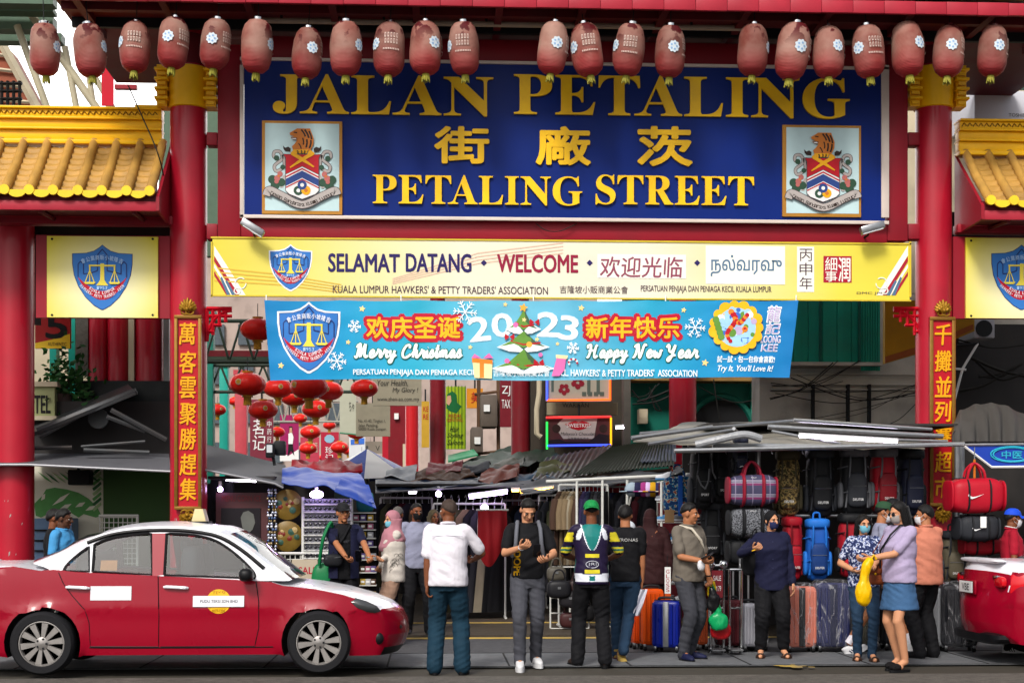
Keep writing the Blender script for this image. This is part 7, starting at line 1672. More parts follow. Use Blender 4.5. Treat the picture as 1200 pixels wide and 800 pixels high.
# 5 man in black tee walking with his phone
def x5(c):
 U=c['U'];GS=M('grey backpack strap','#5c5e66',.7,var=.1)
 for s_ in(-1,1):strap(c['part'],[U(s_*.10,.07,1.44),U(s_*.105,-.03,1.468),U(s_*.118,-.105,1.40),U(s_*.13,-.13,1.24),U(s_*.16,-.06,1.12)],.021,GS)
 e=MB();e.ball(U(0,.20,1.22),(.15,.09,.22),M('dark grey backpack','#2c2e34',.7,var=.15),20,12,.6,.6);c['part']('backpack',e)
 e=MB();text_xz(e,'DOPE',-.12,-.045,.12,.045,0,M('yellow shirt print','#d8a80c',.6,var=.1),bold=.05);q=MB();q.add([U(-.115+p[2]*.8,-.124-.0+.35*(p[2]),1.06-p[0])for p in e.v],e.f,M('yellow shirt print'));c['part']('lettering',q,c['so'])
 e=MB();e.tube([c['hands'][0][2]+Vector((math.cos(q)*.03,.0+math.sin(q)*.02,math.sin(q)*.03))for q in[i*.52 for i in range(13)]],.005,STEEL,5);c['part']('bracelet',e)
 gl=MB()
 for s_ in(-1,1):gl.tube([c['hp'](s_*.031+.019*math.cos(a),-.104,.0+.014*math.sin(a))for a in[i*.52 for i in range(13)]],.0016,DARK,4)
 gl.tube([c['hp'](-.012,-.106,.002),c['hp'](.012,-.106,.002)],.0016,DARK,4);c['part']('glasses',gl)
t,hw_=person('man in black tee with grey backpack straps looking down at his phone',618,-4.4,1.72,2,'light',head=(8,28),lean=3,RH=(611,641,-.36),LH=(640,655,-.36),rcurl=1.5,lcurl=1.2,feet=[(-.085,-.12,0,-4),(.10,.16,.01,10)],top=dict(m=BLK,sleeve='short',hem=.90),legs=dict(kind='trousers',m=GRYJ,r=(.095,.072,.058)),shoes=dict(kind='shoe',m=SHW,sole=SHW),hair='fade',extra=x5)
phone('dark wallet phone held by the man with grey backpack straps',P(629,645,-4.84),(0,-.3,.5))
# 6 man in the racing jersey
JP={k:M('jersey '+k,v,.55,var=.08)for k,v in dict(purple='#1c1230',teal='#0b6a66',white='#cfd2dc',yellow='#cfc02c',dark='#14141e').items()}
def jersey(v):
 x,y,z=abs(v.x),v.y,v.z
 if y>0:
  if z>1.19 and x<.085*((z-1.19)/.2)**.6+.005:return 1
  if z>1.19 and x<.085*((z-1.19)/.2)**.6+.017:return 2
  if z>1.30 and abs(x-.118-.25*(1.40-z))<.026*math.sin(max(0,min(1,(z-1.28)/.14))*math.pi)**.5:return 2
  if.87<z<.945+.05*x:return 2 if not(x<.03 and z>.88 and z<.93)else 1
  if abs(z-1.135)<.018 and x<.075:return 3
  if abs(z-.975)<.018 and x<.078:return 3
 if x>.19 and 1.275<z<1.375 and y>-.02:return 3
 if x>.2 and 1.16<z<1.225:return 1 if int(z*50)%2 else 3
 if x>.14 and y<.03 and z<1.1:return 1
 return 0
def x6(c):
 back_text(c,'JRI',-.045,1.03,.045,1.065,.137,JP['white']);e=MB();U=c['U']
 e.tube([U(.065*math.cos(a),.139-.3*(.065*math.cos(a))**2,1.047+.036*math.sin(a))for a in[i*.42 for i in range(16)]],.003,JP['white'],4);c['part']('badge',e,c['so'])
person('man in purple and teal racing jersey with green cap seen from behind',693,-4.25,1.70,178,'brown',head=(0,10),RH=(712,655,.30),LH=(676,655,.30),rpole=(-.9,.4,-.6),lpole=(.9,.4,-.6),feet=[(-.135,.05,0,-10),(.14,-.05,0,22)],build=1.04,top=dict(fn=([JP['purple'],JP['teal'],JP['white'],JP['yellow']],jersey),sleeve='short',sl=.85,hem=.84,loose=1.05,name='jersey'),legs=dict(kind='trousers',m=BLK,r=(.098,.08,.068),flare=.004),shoes=dict(kind='shoe',m=SHBR),hair='crop',hat=(M('green patterned cap','#0f7a3c',.7,var=.7,scale=50),'back'),extra=x6)
# 7 man in black shirt walking away
def x7(c):back_text(c,'PETRONAS',-.135,1.30,.135,1.332,.130,WHITE)
t,hw_=person('man in black lettered tee and jeans walking away with folded paper',733,-3.6,1.66,172,'tan',head=(-10,0),RH=(752,683,.02),feet=[(.02,.22,.055,14,-52),(.10,-.10,0,0)],rcurl=1.4,top=dict(m=BLK,sleeve='short',hem=.86,loose=1.03),legs=dict(kind='trousers',m=JEAN,r=(.095,.07,.058)),shoes=dict(kind='shoe',m=M('tan canvas shoe','#9a8040',.7,var=.15),sole=M('maroon rubber sole','#4a2028',.7,var=.1)),hair='short',extra=x7)
w=thing('paper_bag','folded white plastic held by the man in the black lettered tee','paper',P(750,722,-3.6));mb=MB();mb.sheet(lambda u,v:P(752-7*v+5*(u-.5),690+31*v,-3.62)+Vector((.06*(u-.5)*(1.4-v),.02*math.sin(u*9+v*5),0)),10,10,M('white plastic film','#b8b8c4',.35,var=.1),.003);mb.bw('sheet',w,angle=60)
# 8 woman in dark veil
def x8(c):strap(c['part'],[c['U'](-.10,.10,1.42),c['U'](.05,.17,1.25),c['U'](.18,.12,1.05)],.012,M('brown strap','#7a4a30',.6,var=.1))
person('woman in long dark maroon veil and robe facing the shoe rack',762,-1.6,1.62,165,'tan',True,1.2,top=dict(m=MAROON,sleeve='long',hem=.75,loose=1.25,sw=1.3,name='robe'),legs=dict(kind='skirt',m=MAROON,hem=.06,w=.24,d=.2),shoes=dict(kind='shoe',m=SHB),hair='hijab',hairm=MAROON,extra=x8)
w=thing('displayed_hat','white cap displayed between the walking man and the dark veiled woman','cap',P(737,624,-1.9));mb=MB();mb.ball(P(736,618,-1.9),(.09,.1,.085),M('white cap cloth','#b8bcc4',.8,var=.05),18,10);mb.bw('crown',w);mb=MB();mb.ball(P(731,621,-1.95),(.07,.09,.012),M('white cap cloth'),14,6);mb.bw('brim',w);mb=MB();q=P(736,622,-1.9);mb.tube([q,(q.x,q.y,.03)],.015,STEEL,6);mb.bw('stand',w)
# 9 man in the taupe polo
def x9(c):
 U=c['U'];ST=M('cream sling strap','#b8b0a0',.7,var=.08);strap(c['part'],[U(-.09,.05,1.45),U(-.06,-.10,1.42),U(.03,-.147,1.30),U(.13,-.12,1.17),U(.165,-.0,1.10)],.016,ST)
 e=MB();W=c['hands'][0][2];E_=c['hands'][0][1];d=(W-E_);e.ball(W-d*.12+Vector((0,-.01,-.05)),(.045,.03,.06),MWHT,14,9,.8,.8);c['part']('wrist_mask',e)
 e=MB();W=c['hands'][1][2];e.tube([W+Vector((math.cos(q)*.03,math.sin(q)*.03,.02))for q in[i*.52 for i in range(13)]],.006,DARK,5);c['part']('watch',e)
 for s_ in(-1,1):pass
t,hw9=person('man in taupe polo with cream sling strap holding shopping bags',807,-3.65,1.68,38,'tan',build=1.08,head=(30,3),RH=(824,657,-.30),LH=(832,682,-.10),rpole=(-.5,.7,-.5),rcurl=1.4,lcurl=1.8,feet=[(-.11,-.04,0,-14),(.10,.06,0,20)],top=dict(m=TAUPE,sleeve='short',sl=.78,hem=.85,loose=1.08,collar=TAUPE,belly=.012),legs=dict(kind='trousers',m=CHARC,r=(.105,.078,.06)),shoes=dict(kind='shoe',m=SHN,sole=SHB),hair='fade',extra=x9)
phone('phone in the raised hand of the man in the taupe polo',P(829,651,-4.02),(.6,-.3,.35))
for lab,px,py,r3,col in(('small black plastic bag hanging from the polo man hand',836,704,(.075,.06,.11),'#121214'),('bright green plastic bag below the black one',842,726,(.105,.07,.11),'#0c8a50'),('red plastic bag beneath the green one',845,738,(.11,.07,.10),'#8e1218'),('yellow plastic bag peeking behind the polo man wrist',834,690,(.06,.05,.085),'#c8a810')):
 w=thing('plastic_bag',lab,'bag',P(px,py+r3[2]*108,-3.72),0,'plastic bags in the polo man hand');q=MB();q.ms=[None];c_=P(px,py,-3.72+(.07 if 'red' in lab or 'yellow' in lab else-.03));q.ball(c_-Vector((0,0,r3[2]*.15)),(r3[0],r3[1]*.8,r3[2]*.85),None,18,12,.7,.8);q.tube([c_+Vector((0,0,r3[2]*.7)),hw9(1)+Vector((0,0,-.03))],[.045,.014],None,8);V,F=remesh(q,.012,2,lambda v:.02*noise.noise((v.x*11,v.y*11,v.z*7))+.008*noise.noise((v.x*34,v.y*30,v.z*12)));mb=MB();mb.add(V,F,M('film '+col,col,.3,var=.12));mb.bw('bag',w,angle=70)
 mb=MB();mb.tube([c_+Vector((-.02,0,r3[2]*.9)),hw9(1)+Vector((-.01,0,0)),hw9(1)+Vector((.02,0,0)),c_+Vector((.03,0,r3[2]*.9))],.006,M('film '+col),5);mb.bw('handle',w)
# 10 woman in navy blouse
def x10(c):
 e=MB();W=c['hands'][0][2];e.tube([W+Vector((math.cos(q)*.03,math.sin(q)*.03,-.01+.01*math.cos(q)))for q in[i*.52 for i in range(13)]],.007,GOLD,5);c['part']('bracelet',e)
 e=MB()
 for z in(1.34,1.24,1.14,1.04):e.ball(c['U'](.0,-.152+(.02 if z>1.3 else 0),z),.006,M('small button','#3a3c5c',.4,var=0),8,5)
 c['part']('buttons',e,c['so'])
t,hw_=person('woman in navy blouse and black cap scarf resting a hand on a suitcase',904,-3.5,1.60,-6,'light',True,1.16,head=(32,2),RH=(884,643,-.26),LH=(930,688,-.08),rpole=(-.9,.5,-.6),rcurl=1.7,lcurl=.6,feet=[(-.12,0,0,-8),(.14,0,0,14)],top=dict(m=NAVYC,sleeve='long',hem=.78,loose=1.1,name='blouse'),legs=dict(kind='trousers',m=BLK,r=(.11,.088,.07),long=0),shoes=dict(kind='sandal',m=SHBR),hair='scarf',hairm=BLK,mask=MNAV,extra=x10)
w=thing('shoulder_bag','black handbag at the hip of the woman in the navy blouse','bag',P(880,672,-3.45));mb=MB();mb.ball(P(881,660,-3.4),(.11,.06,.13),BLK,18,10,.6,.6);mb.bw('bag',w);mb=MB();mb.tube(smooth_path([P(876,652,-3.42),P(880,630,-3.52),P(886,620,-3.5),P(886,652,-3.36)],5),.008,BLK,5);mb.bw('strap',w)
# 11 man with the green cap walking behind the women
person('man in green cap and grey tee striding behind the two women',1030,-3.05,1.70,84,'tan',head=(-14,6),lean=4,feet=[(-.07,.32,.05,0,-28),(.07,-.40,0,0)],top=dict(m=GREYT,sleeve='short',hem=.84),legs=dict(kind='shorts',m=M('dark shorts','#241c1c',.8,var=.1)),shoes=dict(kind='shoe',m=SHW,sole=SHW,stripe=SHN,sock=WHT),hair='short',hat=(M('moss green cap','#22402a',.8,var=.1),'front'),mask=MWHT)
person('tall man in black cap hidden behind the green cap man',1046,-2.2,1.74,150,'tan',top=dict(m=BLK,sleeve='short'),legs=dict(kind='trousers',m=BLK),shoes=dict(kind='shoe',m=SHB),hair='short',hat=(M('black cap cotton'),'back'))
# 12 woman in patterned top with blue mask
FLOR=print_mat('navy and white floral print',[(0,'#1a2348'),(.5,'#5a6894'),(.56,'#b8bccc'),(.66,'#1a2348')],36)
t,hw_=person('short woman in blue mask and floral top facing the camera',1012,-3.9,1.56,-8,'light',True,1.06,head=(14,2),RH=(1001,668,-.12),LH=(1022,672,-.30),feet=[(-.06,.04,0,-10),(.09,-.04,0,8)],top=dict(m=FLOR,sleeve='short',hem=.86,loose=1.08,name='blouse'),legs=dict(kind='trousers',m=JEAN,r=(.095,.066,.052)),shoes=dict(kind='sandal',m=SHBR),hair='bob',mask=MBLU)
# 13 woman in lavender top and denim skirt
def x13(c):
 U=c['U'];strap(c['part'],[U(.09,.05,1.46),U(.07,-.06,1.46),U(.03,-.155,1.36),U(-.08,-.185,1.20),U(-.19,-.08,1.02)],.010,DARK)
 e=MB();W=c['hands'][1][2];E_=c['hands'][1][1];d=(W-E_).normalized();n_=d.orthogonal().normalized();m_=d.cross(n_);q0_=W-d*.03;e.tube([q0_+(n_*math.cos(q)+m_*math.sin(q))*.031 for q in[i*.52 for i in range(13)]],.009,DARK,6);e.ball(q0_+Vector((0,0,.032)),(.018,.018,.008),WHITE,10,6);c['part']('watch',e)
 g=MB()
 for s_ in(-1,1):g.ball(c['hp'](s_*.033,-.098,.004),(.024,.008,.019),PHONE,12,8)
 g.tube([c['hp'](-.055,-.09,.008),c['hp'](.055,-.09,.008)],.003,PHONE,5);c['part']('sunglasses',g)
t,hw13=person('woman in lavender top and denim skirt holding a yellow bag',1054,-4.75,1.69,-62,'light',True,1.08,head=(-8,12),LH=(1019,654,-.14),RH=(1024,662,.12),lpole=(.5,.3,-.9),rcurl=1.2,lcurl=1.0,feet=[(-.09,.06,0,4),(.09,-.03,0,-6)],top=dict(m=LAV,sleeve='short',sl=.78,hem=.88,loose=1.1,sw=1.1),legs=dict(kind='skirt',m=JEAN2,hem=.60,w=.20,d=.17),shoes=dict(kind='slipper',m=M('black fur','#0c0a0c',.9,var=.3),sole=SHB),hair='long',mask=MGRY,extra=x13)
YEL=M('bright yellow plastic','#d8a800',.35,var=.1);w=thing('plastic_bag','bright yellow plastic bag gathered in the lavender woman hand','bag',P(1011,711,-4.92));q=MB();q.ms=[None];c_=P(1012,694,-4.92);q.ball(c_,(.085,.07,.14),None,18,12);q.tube(smooth_path([c_,P(1014,668,-4.92),P(1021,654,-4.92)],4),[.07,.06,.05,.045,.05,.055,.05,.045,.03],None,10);V,F=remesh(q,.011,2,lambda v:.009*noise.noise((v.x*30,v.y*30,v.z*14)));mb=MB();mb.add(V,F,YEL);mb.bw('bag',w,angle=70)
mb=MB();mb.tube([P(1020,656,-4.93),P(1024,650,-4.93),P(1027,655,-4.93)],.012,YEL,6);mb.bw('knot',w)
w=thing('handbag','tan leather handbag between the lavender woman and the floral woman','bag',P(1026,686,-4.5));TAN=M('tan leather','#7a3c22',.45,var=.12);mb=MB();mb.ball(P(1027,670,-4.5),(.11,.05,.13),TAN,20,12,.5,.5);mb.bw('bag',w);mb=MB();mb.ball(P(1026,664,-4.55),(.10,.02,.07),TAN,16,8,.5,.5);mb.ball(P(1026,672,-4.57),.012,GOLD,8,6);mb.bw('flap',w);mb=MB();mb.tube([P(1018,656,-4.5),P(1036,626,-4.6),P(1036,658,-4.45)],.007,TAN,5);mb.bw('strap',w)
# 14 man in the peach shirt
person('man in peach shirt and black trousers with his back turned beside the wrapped cases',1084,-3.6,1.66,205,'tan',build=1.12,head=(48,2),RH=(.05,-.28,1.1,0),LH=(1074,668,.2),feet=[(-.11,0,0,-12),(.11,.02,0,10)],top=dict(m=PEACH,sleeve='short',sl=.8,hem=.82,loose=1.12,collar=PEACH,belly=.015),legs=dict(kind='trousers',m=BLK,r=(.108,.09,.072)),shoes=dict(kind='shoe',m=SHB),hair='short',mask=MWHT)
# 15 vendor in crimson polo and blue cap
def x15(c):
 U=c['U'];e=MB();e.tube([U(.066*math.sin(a),.012-.066*math.cos(a),1.468+.012*(1-math.cos(a)))for a in[q*.3307 for q in range(20)]],.005,WHITE,5);c['part']('collar_piping',e,c['so'])
person('vendor in crimson polo and blue cap behind the parked red car',1186,-3.0,1.62,80,'brown',head=(6,4),feet=[(-.08,.05,0,0),(.09,-.12,0,4)],top=dict(m=REDP,sleeve='short',hem=.84,collar=REDP,loose=1.05),legs=dict(kind='trousers',m=BLK),shoes=dict(kind='shoe',m=SHW,sole=SHW,stripe=BLK),hair='short',hat=(M('bright blue cap','#1040b8',.7,var=.08),'front'),mask=MWHT,extra=x15)
# 16 man in sky blue shirt behind the taxi
person('dark haired man in sky blue shirt walking behind the taxi roof',74,-2.6,1.62,75,'dark',head=(5,6),top=dict(m=SKYB,sleeve='short',collar=SKYB),legs=dict(kind='trousers',m=BLK),shoes=dict(kind='shoe',m=SHB),hair='short',mask='chin')
person('shopper in black behind the man in sky blue shirt',63,-1.7,1.62,100,'brown',top=dict(m=BLK,sleeve='short'),legs=dict(kind='trousers',m=BLK),shoes=dict(kind='shoe',m=SHB),hair='short')
# -- goods on the stalls
def pxbox(a,b,c,d,Y):
 p0,p1=PB(a,b,c,d,Y);return p0,p1,p1 .x-p0 .x,p1 .z-p0 .z
SW_=M('white logo print','#d8d8d8',.5,var=0)
def nyl(n,col=None):return M('nylon '+n,col,.62,var=.2,scale=7,bump=.2,bscale=130)
def backpack(lab,a,b,c,d,Y,m,trim,accent=None,small=False,mark='DEUTER',group='backpacks hanging in the luggage stall'):
 p0,p1,w,h=pxbox(a,b,c,d,Y);t=thing('backpack',lab,'backpack',((p0 .x+p1 .x)/2,Y,p0 .z),random.uniform(-.15,.15),group)
 mb=MB();mb.ball((0,0,h*.46),(w*.40,.13,h*.46),m,24,16,.45,.6);V=mb.v;mb.v=[(x+.006*noise.noise((x*20,y*20,z*20)),y+.012*noise.noise((x*9,y*9,z*11)),z)for x,y,z in V];mb.build('main_bag',t,angle=80)
 mb=MB();mb.ball((0,-.01,h*.93),(w*.42,.15,h*.085),m if small else trim,22,12,.5,.6);mb.build('top_lid',t,angle=80)
 mb=MB();mb.ball((0,-.125,h*.36),(w*.30,.06,h*(.26 if not small else.2)),accent or m,20,12,.5,.6);pk=mb.build('front_pocket',t,angle=80)
 mb=MB();mb.tube([(-w*.27,-.16,h*.56),(w*.27,-.16,h*.56)],.005,DARK,4);mb.tube([(-w*.25,-.185,h*.42),(w*.25,-.185,h*.42)],.004,STEEL,4);mb.build('zip',pk)
 for s_ in(-1,1):
  mb=MB();mb.ball((s_*w*.42,0,h*.28),(w*.09,.09,h*.2),trim,14,10,.6,.7);mb.build('side_pocket',t,angle=80)
  mb=MB();mb.tube(smooth_path([(s_*w*.2,-.11,h*.98),(s_*w*.22,-.17,h*.78),(s_*w*.25,-.15,h*.5),(s_*w*.33,-.12,h*.1)],4),.011,trim if trim is not m else DARK,5);mb.build('strap',t)
  for zz in(.3,.68):mb=MB();mb.tube([(s_*w*.48,.02,h*zz),(s_*w*.3,-.16,h*(zz+.03))],.009,trim,5);mb.build('strap',t)
 mb=MB();mb.tube(smooth_path([(-.04,.04,h),(-.03,.04,h+.07),(.03,.04,h+.07),(.04,.04,h)],4),.012,trim,6);mb.build('handle',t)
 mb=MB();text_xz(mb,mark,-w*.16,h*.20,w*.16,h*.235,-.192,SW_);mb.build('lettering',t,flat=True)
 return t
BK=nyl('black','#101114');CH=nyl('charcoal','#24262b');GY=nyl('grey','#55565a');RDB=nyl('red','#8c0a1c');BLB=nyl('blue','#0f4a9a');NVB=nyl('navy','#14182a');BRB=nyl('khaki','#4a4436');CAMO=print_mat('camouflage canvas',[(0,'#2c2416'),(.44,'#5a4a28'),(.53,'#8a7448'),(.6,'#3c3a20')],22)
backpack('camouflage hiking backpack under the canopy beside the plaid duffel',906,528,940,604,-1.9,CAMO,nyl('olive','#3a3422'))
backpack('plain black hiking backpack next to the camouflage one',941,526,980,606,-1.9,BK,CH)
backpack('black hiking backpack with grey straps and panels',981,524,1020,602,-1.95,BK,GY,CH)
backpack('red hiking backpack with grey base and orange trim',1017,525,1053,600,-1.9,RDB,GY,nyl('dark red','#6a0a16'))
backpack('dark navy hiking backpack beside the couplet column',1050,527,1084,604,-1.85,NVB,BK)
backpack('red daypack on the lower row by the navy blouse woman',915,606,940,680,-2.0,RDB,nyl('dark red'),small=True)
backpack('bright blue hiking backpack on the lower row',941,608,974,680,-2.1,BLB,nyl('mid blue','#1c64b8'),nyl('deep blue','#0c2f66'))
backpack('red hiking backpack with black base on the lower row',979,602,1014,676,-2.05,RDB,BK,nyl('bright red','#b0142a'))
backpack('greyish khaki backpack behind the peach shirt man',1101,622,1131,684,-2.3,BRB,CH)
for i,(a,b,c,d,lab)in enumerate(((806,520,836,596,'black backpack with white slash marks at the end of the canopy'),(829,518,856,590,'black backpack half behind the one with white slashes'),(818,588,850,656,'dim black backpack low behind the taupe polo man'),(1128,630,1160,690,'dim black backpack low beside the red car boot'))):
 o=backpack(lab,a,b,c,d,-1.6+.1*i,BK,CH,mark='SPORT')
 if i==0:
  mb=MB()
  for q in(((-.10,.40),(-.05,.28),(.0,.24)),((-.0,.24),(.04,.34),(.05,.48)),((.08,.58),(.09,.44),(.13,.36))):mb.tube([(x,-.2,z)for x,z in q],.011,GY,5)
  mb.build('slash_marks',o)
mb=None
backpack('small navy bag with a white mark hung beside the rolled plastic',857,514,878,556,-2.1,NVB,BK,small=True,mark='A')
def bag_bar(lab,a,y,c,Y):
 t=thing('hanging_bar',lab,'rail',P((a+c)/2,y,Y));mb=MB();mb.tube([P(a,y,Y),P(c,y,Y)],.018,STEEL,8);mb.bw('bar',t)
 mb=MB()
 for k in range(int((c-a)/18)):q=P(a+9+18*k,y,Y);mb.tube([q+Vector((0,-.03,.03)),q+Vector((0,.03,.03)),q+Vector((0,.03,-.08)),q+Vector((0,-.02,-.1))],.005,STEEL,5)
 mb.bw('hooks',t)
bag_bar('steel bar carrying the tall hiking backpacks',806,522,1090,-1.75);bag_bar('steel bar carrying the lower row of backpacks',905,604,1090,-1.9)
PLAID=M('plaid nylon','#3a3750',.6,var=.25,scale=14)
def plaid(m):
 nt=m.node_tree;L=nt.links.new;b_=nt.nodes['Principled BSDF'];tc=nt.nodes.new('ShaderNodeTexCoord');sp=nt.nodes.new('ShaderNodeSeparateXYZ');L(tc.outputs['Object'],sp.inputs[0]);prev=b_.inputs['Base Color'].links[0].from_socket
 for ax,per,wd,col,off in((2,.16,.16,'#7a2a5a',.05),(2,.16,.06,'#b0a8b8',.0),(2,.16,.05,'#b0a8b8',.022),(0,.2,.05,'#8a8098',.02)):
  ad=nt.nodes.new('ShaderNodeMath');ad.inputs[1].default_value=off+5;L(sp.outputs[ax],ad.inputs[0]);dv=nt.nodes.new('ShaderNodeMath');dv.operation='DIVIDE';dv.inputs[1].default_value=per;L(ad.outputs[0],dv.inputs[0]);fr=nt.nodes.new('ShaderNodeMath');fr.operation='FRACT';L(dv.outputs[0],fr.inputs[0]);lt=nt.nodes.new('ShaderNodeMath');lt.operation='LESS_THAN';lt.inputs[1].default_value=wd;L(fr.outputs[0],lt.inputs[0])
  ml=nt.nodes.new('ShaderNodeMath');ml.operation='MULTIPLY';ml.inputs[1].default_value=.75;L(lt.outputs[0],ml.inputs[0]);mx=nt.nodes.new('ShaderNodeMix');mx.data_type='RGBA';L(ml.outputs[0],mx.inputs[0]);L(prev,mx.inputs[6]);mx.inputs[7].default_value=lin(col)+(1,);prev=mx.outputs[2]
 L(prev,b_.inputs['Base Color'])
plaid(PLAID)
HOUND=print_mat('grey houndstooth nylon',[(0,'#232529'),(.5,'#6c6e74')],90)
def swoosh(mb,x,z,s_,y,m):
 pts=[(-.5,.05),(-.42,-.12),(-.25,-.17),(.0,-.08),(.5,.14),(.05,.0),(-.2,-.05),(-.33,-.02),(-.36,.08),(-.40,.2)];mb.flat([(x+a*s_,z+b*s_)for a,b in pts],y,m)
def duffel(lab,a,b,c,d,Y,m,band,mark=None,handles=True,rz=0,depth=.16):
 p0,p1,w,h=pxbox(a,b,c,d,Y);t=thing('duffel_bag',lab,'bag',((p0 .x+p1 .x)/2,Y,p0 .z),rz,'duffel bags hanging in the luggage stall')
 mb=MB();mb.ball((0,0,h/2),(w/2,depth,h/2),m,30,18,.55,.42);mb.v=[(x,y+.012*noise.noise((x*9,3,z*9)),z+.014*noise.noise((x*6,7,y*6)))for x,y,z in mb.v];body=mb.build('body',t,angle=80)
 for s_ in(-1,1):
  mb=MB();mb.tube([(s_*w*.2,-(depth+.006)*(1-abs(q/6)**4)**.5 if abs(q)<6 else 0,h/2+(h/2+.004)*q/6)for q in range(-6,7)],.022 if band else.012,band or DARK,6);mb.build('strap',t)
  mb=MB();mb.ball((s_*w*.485,0,h/2),(.02,depth*.9,h*.44),band if band and mark is None else m,12,10,.6,.6);mb.build('end_panel',t)
 mb=MB();mb.tube([(-w*.42,-.03,h*.985),(w*.42,-.03,h*.985)],.007,DARK,5);mb.build('zip',t)
 if handles:
  for yy in(-.07,.05):
   mb=MB();mb.tube(smooth_path([(-w*.17,yy,h*.93),(-w*.13,yy,h*1.22),(0,yy*.3,h*1.42),(w*.13,yy,h*1.22),(w*.17,yy,h*.93)],5),.016,m if mark=='swoosh' else band or m,6);mb.build('handle',t)
 mb=MB()
 if mark=='swoosh':swoosh(mb,-w*.08,h*.48,w*.3,-depth-.012,SW_)
 elif mark:text_xz(mb,mark,-w*.2,h*.42,w*.25,h*.6,-depth-.012,SW_,bold=.03,shear=.2)
 else:text_xz(mb,'POLO',-.03,h*.88,.03,h*.92,-depth*.75-.02,SW_)
 mb.build('logo',body,flat=True)
 return t
duffel('plaid duffel bag with red straps under the rolled plastic',852,556,909,592,-2.35,PLAID,nyl('crimson','#7a1026'))
duffel('grey houndstooth duffel bag directly below the plaid one',853,595,906,629,-2.3,HOUND,BK)
duffel('black duffel bag with white script below the houndstooth one',852,631,896,662,-2.2,BK,None,mark='Champion',handles=False)
duffel('large bright red sports duffel hung before the couplet column',1110,560,1173,601,-2.75,M('bright red nylon','#a00a20',.5,var=.12,bump=.1,bscale=20),None,mark='swoosh',depth=.2)
duffel('dark grey sports duffel below the bright red one',1120,603,1167,634,-2.7,CH,None,mark='swoosh',handles=False,depth=.18)
duffel('dim crimson duffel beneath the dark grey one',1126,628,1172,650,-2.5,RDB,None,handles=False)
w=thing('price_tag','small white tag hanging on the dark grey sports duffel','tag',P(1152,618,-2.92));mb=MB();box_px(mb,1149,605,1156,618,-2.925,-2.92,WHITE);mb.bw('card',w);mb=MB();mb.tube([P(1152,605,-2.92),P(1154,600,-2.86)],.002,DARK,4);mb.bw('string',w)
w=thing('hook_strap','orange strap from which the red sports duffel hangs','strap',P(1142,545,-2.75));mb=MB();mb.tube([P(1142,538,-2.75),P(1142,562,-2.75)],.014,M('orange webbing','#b8641a',.7,var=.1),6);mb.bw('webbing',w);mb=MB();mb.tube([P(1142,538,-2.75),P(1142,524,-2.7)],.006,STEEL,6);mb.bw('hook',w)
# suitcases
WRAP=bpy.data.materials.new('clear wrapping film');WRAP.use_nodes=True
def wrapm():
 nt=WRAP.node_tree;nt.nodes.clear();L=nt.links.new;o=nt.nodes.new('ShaderNodeOutputMaterial');mx=nt.nodes.new('ShaderNodeMixShader');t=nt.nodes.new('ShaderNodeBsdfTransparent');g=nt.nodes.new('ShaderNodeBsdfPrincipled');g.inputs['Base Color'].default_value=(.5,.5,.53,1);g.inputs['Roughness'].default_value=.25
 n=nt.nodes.new('ShaderNodeTexNoise');n.inputs['Scale'].default_value=3.2;n.inputs['Detail'].default_value=3;n.inputs['Distortion'].default_value=1.4
 tc=nt.nodes.new('ShaderNodeTexCoord');mp_=nt.nodes.new('ShaderNodeMapping');mp_.inputs['Scale'].default_value=(1.4,1.4,.5);mp_.inputs['Rotation'].default_value=(0,.5,0);L(tc.outputs['Object'],mp_.inputs[0]);L(mp_.outputs[0],n.inputs['Vector']);s_=nt.nodes.new('ShaderNodeMath');s_.operation='SUBTRACT';s_.inputs[1].default_value=.5;L(n.outputs[0],s_.inputs[0]);ab=nt.nodes.new('ShaderNodeMath');ab.operation='ABSOLUTE';L(s_.outputs[0],ab.inputs[0])
 r=nt.nodes.new('ShaderNodeMapRange');r.inputs[1].default_value=.0;r.inputs[2].default_value=.022;r.inputs[3].default_value=.42;r.inputs[4].default_value=.05;L(ab.outputs[0],r.inputs[0])  # pale streaks paint the film's highlights, base opacity its haze
 bp_=nt.nodes.new('ShaderNodeBump');bp_.inputs['Strength'].default_value=.9;bp_.inputs['Distance'].default_value=.05;L(n.outputs[0],bp_.inputs['Height']);L(bp_.outputs[0],g.inputs['Normal'])
 L(r.outputs[0],mx.inputs[0]);L(t.outputs[0],mx.inputs[1]);L(g.outputs[0],mx.inputs[2]);L(mx.outputs[0],o.inputs[0])
wrapm()
